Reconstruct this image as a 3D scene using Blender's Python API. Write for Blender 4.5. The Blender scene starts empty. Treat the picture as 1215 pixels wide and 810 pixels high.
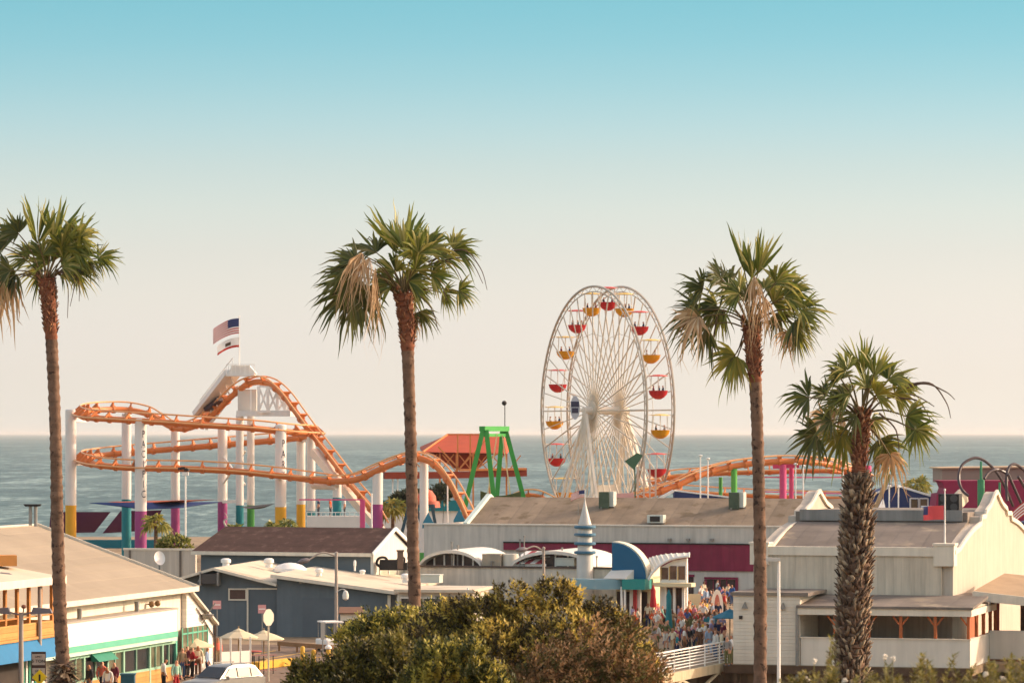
import bpy, bmesh, math, random
import numpy as np
from mathutils import Vector, Matrix
rnd = random.Random(11)
SC = bpy.context.scene
COL = SC.collection
# The lens looks level along +Y from a bluff 13 m above the pier deck (z = 0); the sea lies at z = -6.
F, H, CX, CY = 4523.0, 13.0, 607.5, 514.0
def P(px, py, D):
    return Vector(((px - CX) * D / F, D, H - (py - CY) * D / F))
def G(px, py, z=0.0):
    return P(px, py, (H - z) * F / (py - CY))
def V(*a): return Vector(a)
R = math.radians

class Fr:
    """A level frame standing at O: lx along ax, ly along ay."""
    def __init__(s, O, deg=None, ax=None, ay=None):
        s.O = Vector((O[0], O[1], 0))
        if deg is not None:
            t = R(deg); ax = (math.cos(t), -math.sin(t)); ay = (math.sin(t), math.cos(t))
        s.ax = Vector((ax[0], ax[1], 0)).normalized(); s.ay = Vector((ay[0], ay[1], 0)).normalized()
    def w(s, x, y, z): return s.O + s.ax * x + s.ay * y + Vector((0, 0, z))
    def _hit(s, px, py, p0, n):
        e = Vector((0, 0, H)); d = Vector(((px - CX) / F, 1, -(py - CY) / F))
        return e + d * ((p0 - e).dot(n) / d.dot(n))
    def yp(s, px, py, y=0.0):
        q = s._hit(px, py, s.w(0, y, 0), s.ay); return ((q - s.O).dot(s.ax), q.z)
    def xp(s, px, py, x=0.0):
        q = s._hit(px, py, s.w(x, 0, 0), s.ax); return ((q - s.O).dot(s.ay), q.z)

# ------------------------------------------------------------------ materials
def lin(h):
    o = []
    for i in (0, 2, 4):
        c = int(h[i:i + 2], 16) / 255
        o.append(c / 12.92 if c <= .04045 else ((c + .055) / 1.055) ** 2.4)
    return (*o, 1)
_M = {}
def mat(name, col, rough=.75, var=.14, scale=1.2, metal=0, bump=0, bscale=12, spec=.3, streak=0, lines=None, fleck=None):
    if name in _M: return _M[name]
    m = bpy.data.materials.new(name); m.use_nodes = True; _M[name] = m
    N, L = m.node_tree.nodes, m.node_tree.links
    b = N['Principled BSDF']; b.inputs['Roughness'].default_value = rough; b.inputs['Metallic'].default_value = metal
    b.inputs['Specular IOR Level'].default_value = spec
    c = lin(col) if isinstance(col, str) else (*col, 1)
    tc = N.new('ShaderNodeTexCoord'); geo = N.new('ShaderNodeNewGeometry')
    def noise(sc, vec, det=5):
        n = N.new('ShaderNodeTexNoise'); n.inputs['Scale'].default_value = sc; n.inputs['Detail'].default_value = det
        n.inputs['Roughness'].default_value = .62
        L.new(vec, n.inputs['Vector']); return n.outputs['Fac']
    def rng(f, a, bb, lo=.3, hi=.7):
        r = N.new('ShaderNodeMapRange'); r.inputs['From Min'].default_value = lo; r.inputs['From Max'].default_value = hi
        r.inputs['To Min'].default_value = a; r.inputs['To Max'].default_value = bb; L.new(f, r.inputs['Value']); return r.outputs[0]
    def mul(a, bb):
        x = N.new('ShaderNodeMix'); x.data_type = 'RGBA'; x.blend_type = 'MULTIPLY'; x.inputs[0].default_value = 1
        if isinstance(a, tuple): x.inputs[6].default_value = a
        else: L.new(a, x.inputs[6])
        L.new(bb, x.inputs[7]); return x.outputs[2]
    out = mul(c, rng(noise(scale, geo.outputs['Position']), 1 - var, 1 + var * .7))
    if streak:
        mp = N.new('ShaderNodeMapping'); mp.inputs['Scale'].default_value = (1.6, 1.6, .12)
        L.new(geo.outputs['Position'], mp.inputs['Vector'])
        out = mul(out, rng(noise(1.6, mp.outputs[0]), 1 - streak, 1.04, .35, .62))
    if fleck:
        x = N.new('ShaderNodeMix'); x.data_type = 'RGBA'; L.new(rng(noise(fleck[1], geo.outputs['Position'], 3), 0, 1, .56, .66), x.inputs[0])
        L.new(out, x.inputs[6]); x.inputs[7].default_value = lin(fleck[0]); out = x.outputs[2]
    L.new(out, b.inputs['Base Color'])
    hgt = None
    if bump:
        hgt = noise(bscale, geo.outputs['Position'], 4)
    if lines:   # (axis vector, period m): boards, corrugation, courses
        d = N.new('ShaderNodeVectorMath'); d.operation = 'DOT_PRODUCT'; L.new(geo.outputs['Position'], d.inputs[0]); d.inputs[1].default_value = lines[0]
        q = N.new('ShaderNodeMath'); q.operation = 'DIVIDE'; L.new(d.outputs['Value'], q.inputs[0]); q.inputs[1].default_value = lines[1]
        fr = N.new('ShaderNodeMath'); fr.operation = 'FRACT'; L.new(q.outputs[0], fr.inputs[0])
        g = N.new('ShaderNodeMapRange'); L.new(fr.outputs[0], g.inputs['Value']); g.inputs['From Min'].default_value = 0; g.inputs['From Max'].default_value = .16
        g.inputs['To Min'].default_value = 0; g.inputs['To Max'].default_value = 1
        # each board also has its own tone
        fl = N.new('ShaderNodeMath'); fl.operation = 'FLOOR'; L.new(q.outputs[0], fl.inputs[0])
        wn = N.new('ShaderNodeTexWhiteNoise'); wn.noise_dimensions = '1D'; L.new(fl.outputs[0], wn.inputs['W'])
        out2 = mul(out, rng(wn.outputs['Value'], 1 - lines[2], 1 + lines[2] * .4, 0, 1)); L.new(out2, b.inputs['Base Color'])
        hgt2 = g.outputs[0]
        if hgt is None: hgt = hgt2; bump = lines[3]
    if hgt is not None:
        bp = N.new('ShaderNodeBump'); bp.inputs['Strength'].default_value = min(1, bump); bp.inputs['Distance'].default_value = .04
        L.new(hgt, bp.inputs['Height']); L.new(bp.outputs[0], b.inputs['Normal'])
    return m

def leafmat(name, cols, trans=.35, rough=.55):
    if name in _M: return _M[name]
    m = bpy.data.materials.new(name); m.use_nodes = True; _M[name] = m
    N, L = m.node_tree.nodes, m.node_tree.links
    b = N['Principled BSDF']; b.inputs['Roughness'].default_value = rough; b.inputs['Specular IOR Level'].default_value = .35
    g = N.new('ShaderNodeNewGeometry'); r = N.new('ShaderNodeValToRGB'); r.color_ramp.interpolation = 'LINEAR'
    e = r.color_ramp.elements
    for i, c in enumerate(cols):
        el = e[i] if i < 2 else e.new(1.0)
        el.position = i / max(1, len(cols) - 1); el.color = lin(c)
    L.new(g.outputs['Random Per Island'], r.inputs[0]); L.new(r.outputs[0], b.inputs['Base Color'])
    t = N.new('ShaderNodeBsdfTranslucent'); L.new(r.outputs[0], t.inputs['Color'])
    x = N.new('ShaderNodeMixShader'); x.inputs[0].default_value = trans
    L.new(b.outputs[0], x.inputs[1]); L.new(t.outputs[0], x.inputs[2]); L.new(x.outputs[0], N['Material Output'].inputs['Surface'])
    return m

# ------------------------------------------------------------------ mesh builder (world coordinates)
class MB:
    def __init__(s): s.v = []; s.f = []; s.m = []
    def add(s, vs, fs, mi=0):
        o = len(s.v); s.v += [tuple(v) for v in vs]; s.f += [tuple(i + o for i in f) for f in fs]; s.m += [mi] * len(fs); return s
    def hexa(s, c, mi=0):        # 8 corners: bottom 0-3, top 4-7
        return s.add(c, [(3, 2, 1, 0), (4, 5, 6, 7), (0, 1, 5, 4), (1, 2, 6, 5), (2, 3, 7, 6), (3, 0, 4, 7)], mi)
    def box(s, c, d, rz=0, mi=0):
        c = Vector(c); a, b, h = d[0] / 2, d[1] / 2, d[2] / 2; co, si = math.cos(rz), math.sin(rz)
        q = [(-a, -b), (a, -b), (a, b), (-a, b)]
        return s.hexa([(c.x + x * co - y * si, c.y + x * si + y * co, c.z + z) for z in (-h, h) for x, y in q], mi)
    def fbox(s, fr, x0, x1, y0, y1, z0, z1, mi=0):
        return s.hexa([fr.w(x, y, z) for z in (z0, z1) for x, y in ((x0, y0), (x1, y0), (x1, y1), (x0, y1))], mi)
    def prism(s, pts, ext, mi=0):
        pts = [Vector(p) for p in pts]; ext = Vector(ext); n = len(pts)
        nrm = Vector((0, 0, 0))
        for i in range(n): nrm += pts[i].cross(pts[(i + 1) % n])
        if nrm.dot(ext) > 0: pts.reverse()
        vs = pts + [p + ext for p in pts]
        return s.add(vs, [tuple(range(n)), tuple(range(2 * n - 1, n - 1, -1))] + [(i, i + n, (i + 1) % n + n, (i + 1) % n) for i in range(n)], mi)
    def bar(s, a, b, w, h=None, mi=0, up=(0, 0, 1)):
        a, b = Vector(a), Vector(b); h = h or w; d = (b - a).normalized(); u = Vector(up)
        if abs(d.dot(u)) > .95: u = Vector((0, 1, 0))
        sd = d.cross(u).normalized() * w / 2; uu = sd.cross(d).normalized() * h / 2
        return s.hexa([a - sd - uu, a + sd - uu, b + sd - uu, b - sd - uu, a - sd + uu, a + sd + uu, b + sd + uu, b - sd + uu], mi)
    def tube(s, pts, r, n=8, mi=0, closed=False):
        pts = [Vector(p) for p in pts]; k = len(pts); o = len(s.v)
        rr = r if isinstance(r, (list, tuple)) else [r] * k
        ref = Vector((0, 0, 1)); vs = []; fs = []; pu = None
        for i, p in enumerate(pts):
            if closed: d = pts[(i + 1) % k] - pts[i - 1]
            else: d = pts[min(i + 1, k - 1)] - pts[max(i - 1, 0)]
            d.normalize()
            if pu is None:
                pu = d.cross(ref if abs(d.z) < .9 else Vector((1, 0, 0))).normalized()
            pu = (pu - d * pu.dot(d))
            if pu.length < 1e-6: pu = d.cross(Vector((1, .3, 0)))
            pu.normalize(); w = d.cross(pu)
            for j in range(n):
                a = 2 * math.pi * j / n; vs.append(p + (pu * math.cos(a) + w * math.sin(a)) * rr[i])
        m = k if closed else k - 1
        for i in range(m):
            for j in range(n):
                a, b = i * n + j, i * n + (j + 1) % n; c, e = ((i + 1) % k) * n + (j + 1) % n, ((i + 1) % k) * n + j
                fs.append((a, b, c, e))
        if not closed: fs += [tuple(range(n - 1, -1, -1)), tuple(range((k - 1) * n, k * n))]
        return s.add(vs, fs, mi)
    def cyl(s, a, b, r, r2=None, n=12, mi=0): return s.tube([a, b], [r, r if r2 is None else r2], n, mi)
    def lathe(s, prof, c, n=16, mi=0, rot=0):
        c = Vector(c); k = len(prof); vs = []; fs = []
        for r, z in prof:
            for j in range(n):
                a = rot + 2 * math.pi * j / n; vs.append((c.x + r * math.cos(a), c.y + r * math.sin(a), c.z + z))
        for i in range(k - 1):
            for j in range(n): fs.append((i * n + j, i * n + (j + 1) % n, (i + 1) * n + (j + 1) % n, (i + 1) * n + j))
        fs += [tuple(range(n - 1, -1, -1)), tuple(range((k - 1) * n, k * n))]
        return s.add(vs, fs, mi)
    def sheet(s, rows, mi=0):
        n = len(rows[0]); vs = [p for r in rows for p in r]
        return s.add(vs, [(i * n + j, i * n + j + 1, (i + 1) * n + j + 1, (i + 1) * n + j) for i in range(len(rows) - 1) for j in range(n - 1)], mi)
    def ball(s, c, r, n=10, mi=0, sq=(1, 1, 1)):
        c = Vector(c); k = max(4, n // 2); vs = [c + Vector((0, 0, -r * sq[2]))]; fs = []
        for i in range(1, k):
            t = -math.pi / 2 + math.pi * i / k
            for j in range(n):
                a = 2 * math.pi * j / n; vs.append(c + Vector((r * sq[0] * math.cos(t) * math.cos(a), r * sq[1] * math.cos(t) * math.sin(a), r * sq[2] * math.sin(t))))
        vs.append(c + Vector((0, 0, r * sq[2]))); e = len(vs) - 1
        for j in range(n): fs += [(0, 1 + (j + 1) % n, 1 + j), (e, e - n + j, e - n + (j + 1) % n)]
        for i in range(k - 2):
            for j in range(n): fs.append((1 + i * n + j, 1 + i * n + (j + 1) % n, 1 + (i + 1) * n + (j + 1) % n, 1 + (i + 1) * n + j))
        return s.add(vs, fs, mi)

def link(name, mb, mats, loc, smooth=None, bevel=0):
    me = bpy.data.meshes.new(name); L = Vector(loc)
    if isinstance(mb, MB):
        me.from_pydata([(v[0] - L.x, v[1] - L.y, v[2] - L.z) for v in mb.v], [], mb.f)
        mi = mb.m
    else:
        vs, fs, mi = mb; vs = np.asarray(vs, dtype=np.float32) - np.array(L, dtype=np.float32)
        fs = np.asarray(fs, dtype=np.int32); nf, k = fs.shape
        me.vertices.add(len(vs)); me.vertices.foreach_set('co', vs.ravel())
        me.loops.add(nf * k); me.loops.foreach_set('vertex_index', fs.ravel())
        me.polygons.add(nf); me.polygons.foreach_set('loop_start', np.arange(0, nf * k, k, dtype=np.int32))
        me.update(calc_edges=True)
    for m in (mats if isinstance(mats, (list, tuple)) else [mats]): me.materials.append(m)
    if isinstance(mi, list) and any(mi): me.polygons.foreach_set('material_index', mi)
    me.update()
    o = bpy.data.objects.new(name, me); COL.objects.link(o)
    if smooth is not None:
        me.polygons.foreach_set('use_smooth', [True] * len(me.polygons))
        try: me.set_sharp_from_angle(angle=R(smooth))
        except Exception: pass
    if bevel:
        b = o.modifiers.new('edge', 'BEVEL'); b.width = bevel; b.segments = 2; b.limit_method = 'ANGLE'; b.angle_limit = R(40)
    return o
def tag(o, label=None, cat=None, group=None, kind=None):
    for k, v in (('label', label), ('category', cat), ('group', group), ('kind', kind)):
        if v: o[k] = v
    return o
class T:
    """A thing: an Empty at its base that parents its parts."""
    def __init__(s, name, label, cat, loc, group=None):
        s.loc = Vector(loc); s.e = bpy.data.objects.new(name, None); COL.objects.link(s.e); s.e.location = s.loc
        s.e.empty_display_size = .2; tag(s.e, label, cat, group)
    def part(s, name, mb, mats, parent=None, smooth=None, bevel=0, label=None):
        o = link(name, mb, mats, s.loc, smooth, bevel); o.parent = parent or s.e
        if label: o['label'] = label
        return o
def solo(name, label, cat, mb, mats, group=None, smooth=None, bevel=0, kind=None):
    if isinstance(mb, MB):
        a = np.array(mb.v); 
    else: a = np.asarray(mb[0])
    lo, hi = a.min(0), a.max(0); loc = ((lo[0] + hi[0]) / 2, (lo[1] + hi[1]) / 2, lo[2])
    o = link(name, mb, mats, loc, smooth, bevel); o.location = loc
    return tag(o, label, cat, group, kind)
def kids(o): return [c for c in COL.objects if c.parent == o]
_kids = {}
def copy_tree(o, parent=None):
    c = o.copy(); COL.objects.link(c); c.parent = parent
    if o.name not in _kids: _kids[o.name] = kids(o)
    for ch in _kids[o.name]: copy_tree(ch, c)
    return c
def crv(pts, n=6):
    """Catmull-Rom through points."""
    pts = [Vector(p) for p in pts]; out = []
    for i in range(len(pts) - 1):
        a, b, c, d = pts[max(i - 1, 0)], pts[i], pts[i + 1], pts[min(i + 2, len(pts) - 1)]
        for k in range(n):
            t = k / n
            out.append(.5 * ((2 * b) + (c - a) * t + (2 * a - 5 * b + 4 * c - d) * t * t + (3 * b - a - 3 * c + d) * t ** 3))
    out.append(pts[-1]); return out
def text(name, body, parent, loc, rot, size, m, wscale=1.0, spacing=1.0, tloc=(0, 0, 0)):
    c = bpy.data.curves.new(name, 'FONT'); c.body = body; c.align_x = 'CENTER'; c.align_y = 'CENTER'; c.size = size; c.space_line = spacing
    c.extrude = .01; c.materials.append(m)
    tmp = bpy.data.objects.new(name + '_curve', c); COL.objects.link(tmp)
    me = bpy.data.meshes.new_from_object(tmp.evaluated_get(bpy.context.evaluated_depsgraph_get())); bpy.data.objects.remove(tmp)
    me.materials.clear(); me.materials.append(m)
    o = bpy.data.objects.new(name, me); COL.objects.link(o); o.parent = parent
    o.location = Vector(loc) - Vector(tloc); o.rotation_euler = rot; o.scale = (wscale, 1, 1); return o

# ------------------------------------------------------------------ camera, light
cam = bpy.data.cameras.new('camera'); co = bpy.data.objects.new('camera', cam); COL.objects.link(co); SC.camera = co
cam.sensor_width = 36; cam.lens = F * 36 / 1215; cam.shift_y = (CY - 405) / 1215
cam.clip_start = 1; cam.clip_end = 200000
co.location = (0, 0, H); co.rotation_euler = (R(90), 0, 0)
cam.dof.use_dof = True; cam.dof.focus_distance = 160; cam.dof.aperture_fstop = 3.6
AZ, EL = 74, 21
sd = Vector((math.sin(R(AZ)) * math.cos(R(EL)), math.cos(R(AZ)) * math.cos(R(EL)), math.sin(R(EL))))
sl = bpy.data.lights.new('sun', 'SUN'); so = bpy.data.objects.new('sun', sl); COL.objects.link(so)
sl.energy = 2.8; sl.angle = R(.6); sl.color = (1, .85, .68); so.rotation_euler = sd.to_track_quat('Z', 'Y').to_euler(); so.location = (60, 40, 60)
W = bpy.data.worlds.new('World'); SC.world = W; W.use_nodes = True
N, L = W.node_tree.nodes, W.node_tree.links
bg = N['Background']; sky = N.new('ShaderNodeTexSky'); sky.sky_type = 'NISHITA'; sky.sun_disc = False
sky.sun_elevation = R(EL); sky.sun_rotation = R(AZ); sky.dust_density = 2.0; sky.altitude = 20
bg.inputs['Strength'].default_value = SKYS = .12
tc = N.new('ShaderNodeTexCoord'); sx = N.new('ShaderNodeSeparateXYZ'); L.new(tc.outputs['Generated'], sx.inputs[0])
ramp = N.new('ShaderNodeValToRGB'); L.new(sx.outputs['Z'], ramp.inputs[0])
TINT = [(0.0, (0.953, 0.964, 0.999)), (1.0, (1, 1, 1))]
TINT = [(0.0, (4.954, 5.159, 6.518)), (0.0031, (4.423, 4.606, 5.82)), (0.0141, (3.221, 3.296, 4.25)), (0.0252, (2.571, 2.607, 3.455)), (0.0362, (2.264, 2.231, 2.794)), (0.0473, (1.955, 1.917, 2.329)), (0.0583, (1.751, 1.795, 2.077)), (0.0693, (1.48, 1.62, 1.863)), (0.0802, (1.213, 1.527, 1.784)), (0.0912, (0.936, 1.407, 1.648)), (0.1021, (0.722, 1.305, 1.539)), (0.1118, (0.593, 1.236, 1.438)), (0.16, (0.5, 0.95, 1.1)), (0.28, (3.8, 2.85, 2.1)), (1.0, (4.5, 3.0, 2.15))]  # unseen sky above the view is warmed and brightened as added fill light
EXPO = .35
TINT = [(p, tuple(x * (2 ** -EXPO if p < .15 else 1) for x in c)) for p, c in TINT]
el = ramp.color_ramp.elements
for i, (p, c) in enumerate(TINT):
    e = el[i] if i < 2 else el.new(p)
    e.position = p; e.color = (*c, 1)
mx = N.new('ShaderNodeMix'); mx.data_type = 'RGBA'; mx.blend_type = 'MULTIPLY'; mx.inputs[0].default_value = 1
L.new(sky.outputs[0], mx.inputs[6]); L.new(ramp.outputs[0], mx.inputs[7])
# the low band of evening air is the same all round: even it out near the horizon
BAND = [(0.0, (0.8714, 0.807, 0.7157)), (0.0031, (0.8714, 0.807, 0.7157)), (0.0141, (0.8632, 0.7991, 0.7084)), (0.0252, (0.8632, 0.7991, 0.7157)), (0.0362, (0.8388, 0.7991, 0.7157)), (0.0473, (0.7913, 0.7835, 0.7084)), (0.0583, (0.7231, 0.7758, 0.7157)), (0.0693, (0.6308, 0.7454, 0.7157)), (0.0802, (0.5149, 0.7157, 0.7305)), (0.0912, (0.402, 0.6724, 0.7231)), (0.1021, (0.314, 0.6308, 0.7084)), (0.1118, (0.2623, 0.5972, 0.6867))]
r2 = N.new('ShaderNodeValToRGB'); L.new(sx.outputs['Z'], r2.inputs[0]); e2 = r2.color_ramp.elements
for i, (p, c) in enumerate(BAND):
    e = e2[i] if i < 2 else e2.new(p)
    e.position = p; e.color = (*(x / (SKYS * 2 ** EXPO) for x in c), 1)
mr = N.new('ShaderNodeMapRange'); L.new(sx.outputs['Z'], mr.inputs['Value']); mr.inputs['From Min'].default_value = .13; mr.inputs['From Max'].default_value = .26
mr.inputs['To Min'].default_value = .7; mr.inputs['To Max'].default_value = 0
m2 = N.new('ShaderNodeMix'); m2.data_type = 'RGBA'; L.new(mr.outputs[0], m2.inputs[0]); L.new(mx.outputs[2], m2.inputs[6]); L.new(r2.outputs[0], m2.inputs[7])
L.new(m2.outputs[2], bg.inputs['Color'])
vs = SC.view_settings; vs.view_transform = 'Standard'; vs.look = 'None'; vs.gamma = 1; vs.use_curve_mapping = False; vs.exposure = EXPO
SC.display_settings.display_device = 'sRGB'
SC.cycles.max_bounces = 6; SC.cycles.diffuse_bounces = 3; SC.cycles.glossy_bounces = 2; SC.cycles.transparent_max_bounces = 8
SC.cycles.use_denoising = True; SC.cycles.volume_bounces = 0
SC.cycles.caustics_reflective = False; SC.cycles.caustics_refractive = False
# ------------------------------------------------------------------ the setting
def terrain_z(y):
    pr = [(-60, 11.4), (14, 11.3), (28, 10.2), (45, 9.2), (75, 6.6), (110, 1.5), (140, -4.4), (152, -5), (900, -5)]
    for (a, za), (b, zb) in zip(pr, pr[1:]):
        if a <= y <= b: return za + (zb - za) * (y - a) / (b - a)
    return -5
ys = [-60, 0, 10, 20, 28, 36, 45, 55, 65, 75, 85, 97, 110, 120, 130, 140, 152, 200, 300, 420]
b = MB(); b.sheet([[V(x, y, terrain_z(y) + (.25 * math.sin(x * .9 + y) if y < 140 else 0)) for x in range(-120, 121, 6)] for y in ys])
tag(link('ground', b, mat('dry_earth', '8a7458', .95, .35, .8, bump=.6, bscale=4), (0, 0, 0)), kind='structure')
m_sea = bpy.data.materials.new('sea_water'); m_sea.use_nodes = True
def sea_nodes():
    N, L = m_sea.node_tree.nodes, m_sea.node_tree.links; b = N['Principled BSDF']
    g = N.new('ShaderNodeNewGeometry'); fac = []
    for scl, d in (((.045, .011, 1), 6), ((.25, .05, 1), 4), ((.004, .0011, 1), 4)):
        mp = N.new('ShaderNodeMapping'); mp.inputs['Scale'].default_value = scl; L.new(g.outputs['Position'], mp.inputs['Vector'])
        n = N.new('ShaderNodeTexNoise'); n.inputs['Scale'].default_value = 1; n.inputs['Detail'].default_value = d; n.inputs['Roughness'].default_value = .65
        L.new(mp.outputs[0], n.inputs['Vector']); fac.append(n.outputs['Fac'])
    ad = N.new('ShaderNodeMath'); ad.operation = 'ADD'; L.new(fac[0], ad.inputs[0]); L.new(fac[1], ad.inputs[1])
    ad2 = N.new('ShaderNodeMath'); ad2.operation = 'MULTIPLY_ADD'; L.new(fac[2], ad2.inputs[0]); ad2.inputs[1].default_value = .5; L.new(ad.outputs[0], ad2.inputs[2])
    r = N.new('ShaderNodeValToRGB'); mr = N.new('ShaderNodeMapRange'); mr.inputs['From Min'].default_value = .9; mr.inputs['From Max'].default_value = 1.6
    L.new(ad2.outputs[0], mr.inputs['Value']); L.new(mr.outputs[0], r.inputs[0])
    e = r.color_ramp.elements; e[0].position = .2; e[0].color = lin('2f4644'); e[1].position = .85; e[1].color = lin('8c9f98')
    x = e.new(.5); x.color = lin('4c625e')
    L.new(r.outputs[0], b.inputs['Base Color']); b.inputs['Roughness'].default_value = .5; b.inputs['Specular IOR Level'].default_value = .25
    bp = N.new('ShaderNodeBump'); bp.inputs['Strength'].default_value = .8; bp.inputs['Distance'].default_value = 1.2
    L.new(ad.outputs[0], bp.inputs['Height']); L.new(bp.outputs[0], b.inputs['Normal'])
sea_nodes()
b = MB(); b.sheet([[V(-30000, 300, -6), V(30000, 300, -6)], [V(-30000, 90000, -6), V(30000, 90000, -6)]])
tag(link('sea', b, m_sea, (0, 0, 0)), kind='structure')

hz = bpy.data.materials.new('sea_haze'); hz.use_nodes = True
for n_ in list(hz.node_tree.nodes):
    if n_.type == 'BSDF_PRINCIPLED': hz.node_tree.nodes.remove(n_)
pv = hz.node_tree.nodes.new('ShaderNodeVolumePrincipled'); pv.inputs['Color'].default_value = (.93, .9, .86, 1); pv.inputs['Density'].default_value = 3e-5; pv.inputs['Anisotropy'].default_value = .2
hz.node_tree.links.new(pv.outputs[0], hz.node_tree.nodes['Material Output'].inputs['Volume'])
b = MB(); b.hexa([V(x, y, z) for z in (-7.5, 36) for x, y in ((-31000, -200), (31000, -200), (31000, 91000), (-31000, 91000))])
tag(link('haze', b, hz, (0, 0, 0)), kind='stuff')
# frames that several things share
f_car = Fr((25.07, 217), 16)                 # carousel hall
f_arc = Fr(P(503, 622, 304), 17)             # arcade
f_left = Fr((-17.8, 205), ax=(.248, .969), ay=(-.969, .248))
f_blue = Fr(P(334, 755, 243.9), 8)
f_brn = Fr(P(440, 655, 257), 21)
f_low = Fr(P(480, 671, 262), 17)

W_DECK = mat('weathered_deck', '9a8468', .9, .25, .5, lines=((.3, .95, 0), .9, .12, .5), fleck=('7b6a58', .8))
EA, EB = V(-20, 128, 0), V(12.7, 218.6, 0)
ann_l = f_car.w(-11.9, -5.4, 0); por_r = f_car.w(1.95, -5.4, 0); por_b = f_car.w(1.95, -1.0, 0)
deck = [V(-90, 128, 0), EA, EB, ann_l, por_r, por_b, f_car.w(40, -1.0, 0), V(100, 480, 0), V(-120, 480, 0)]
b = MB(); b.prism([p + V(0, 0, -.45) for p in deck], (0, 0, .45))
tag(link('pier_deck', b, W_DECK, (0, 0, 0)), kind='structure')
b = MB()
st = [V(-60, 150, .004), V(-12, 150, .004), V(2, 190, .004), V(-3, 232, .004), V(-20, 236, .004), V(-18, 205.5, .004)]
b.add(st, [tuple(range(len(st)))][:1])
tag(link('street', b, mat('street_asphalt', '7a6655', .9, .22, 1.5, fleck=('604e42', .5)), (0, 0, 0)), kind='structure')
b = MB()
for k in range(4):
    a = G(300 + k * 14, 770, .008); b.box((-15.5 + k * 2.6, 224 + k * .3, .008), (.14, 9, .002), -.3)
tag(link('parking_markings', b, mat('yellow_line_paint', 'd9a93c', .8, .3, 3), (0, 0, 0)), kind='structure')

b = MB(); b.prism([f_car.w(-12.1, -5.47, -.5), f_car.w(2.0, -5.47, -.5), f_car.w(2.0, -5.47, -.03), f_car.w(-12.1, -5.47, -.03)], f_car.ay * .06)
solo('edge_strip', 'dark strip of painted shade along the foot of the annex and porch', 'beam', b, mat('edge_shade', '5a4636', .9, .25, 2))  # added dark strip; its colour stands in for the shadow under the annex wall
pm = mat('pile_timber', '5c4938', .95, .35, 2, bump=.5)
b = MB(); b.prism([f_car.w(-14, -5.0, -5), f_car.w(40, -5.0, -5), f_car.w(40, -5.0, -.46), f_car.w(-14, -5.0, -.46)], f_car.ay * .3)
solo('timber_bulkhead', 'brown timber bulkhead wall in the shade under the cream hall', 'wall', b, mat('bulkhead_boards', '77604a', .95, .25, 1, lines=((f_car.ax.x, f_car.ax.y, 0), .35, .3, .6)))
pile0 = None
for k in range(9):
    q = f_car.w(-11.5 + k * 3.3, -5.2, 0)
    if pile0 is None:
        b = MB(); b.tube([V(q.x, q.y, -5.2), V(q.x, q.y, -2), V(q.x, q.y, -.46)], [.24, .21, .2], 10)
        pile0 = solo('timber_pile', 'dark round timber pile holding up the deck edge of the cream hall', 'pile', b, pm, 'piles under the hall', smooth=50)
    else:
        c = pile0.copy(); COL.objects.link(c); c.location.x, c.location.y = q.x, q.y

# ------------------------------------------------------------------ carousel hall (right)
CREAM = mat('cream_stucco', 'bdb1a0', .85, .07, .7, streak=.10, bump=.15, bscale=30)
CREAMB = mat('cream_boards', 'ded3c0', .8, .06, .8, streak=.05, lines=((0, 0, 1), .2, .05, .5))
PANEL = mat('panel_boards', 'd4c5ae', .85, .08, .7, streak=.24, lines=((f_car.ax.x, f_car.ax.y, 0), .45, .06, .35))
TRIM = mat('cream_trim', 'dfd3be', .7, .06, 1, streak=.08)
WHITE = mat('white_paint', 'eee8de', .55, .06, 1.2, streak=.05)
RF_GREY = mat('felt_roof', '7c7268', .9, .28, .35, fleck=('988b78', .4), lines=((f_car.ax.x, f_car.ax.y, 0), .95, .12, .3))
RF_LT = mat('pale_roof', 'bdb09c', .9, .14, .4, fleck=('a39684', .5))
ORW = mat('orange_timber', 'b4643a', .7, .15, 2)
GLASS = mat('dark_glass', '2b2e30', .15, .25, .6, spec=.6)
DARK = mat('dark_metal', '2c2826', .6, .2, 3)
GREYM = mat('grey_metal', '8d8a84', .5, .12, 3, metal=.3)
LX = f_car.yp(893, 660)[0]
t = T('carousel_hall', 'long cream hall with curved gable parapets and grey barrel roof behind the boot-covered palm', 'hall', f_car.w(LX / 2, 0, 0))
HW = 15.9
prof = [f_car.xp(x, y) for x, y in ((1131, 655), (1137, 651), (1142, 643), (1147, 636), (1153, 628.5), (1158, 624), (1162.5, 620.5), (1163, 613), (1168, 612), (1168.5, 606.5), (1171, 603), (1174, 599), (1177, 592), (1179.5, 585.5), (1181.7, 583))]
prof = [(max(y, 0), z) for y, z in prof]
full = prof + [(2 * HW - y, z) for y, z in reversed(prof[:-1])]
def gable(x0, x1, zb=0):
    b = MB(); outl = [(0, zb)] + full + [(2 * HW, zb)]
    b.prism([f_car.w(x0, y, z) for y, z in outl], f_car.ax * (x1 - x0)); return b
g1 = t.part('gable_wall', gable(-.62, 0), CREAM)
g2 = t.part('gable_wall', gable(LX, LX + .62), CREAM)
def coping(x, off):
    b = MB()
    for i in range(len(full) - 1):
        (y0, z0), (y1, z1) = full[i], full[i + 1]
        b.bar(f_car.w(x + off, y0, z0 + .0), f_car.w(x + off, y1, z1 + .0), .14, .26, up=(0, 0, 1) if abs(y1 - y0) > .05 else f_car.ay)
    return b
t.part('gable_trim', coping(0, .08), TRIM, g1); t.part('gable_trim', coping(LX + .62, .08), TRIM, g2)
b = MB(); b.fbox(f_car, LX + .62, -.62, 0, .3, 0, 6.0); t.part('front_wall', b, PANEL)
b = MB(); b.fbox(f_car, LX + .6, -.6, -.12, .42, 6.0, 6.5); t.part('front_parapet', b, TRIM)
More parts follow.
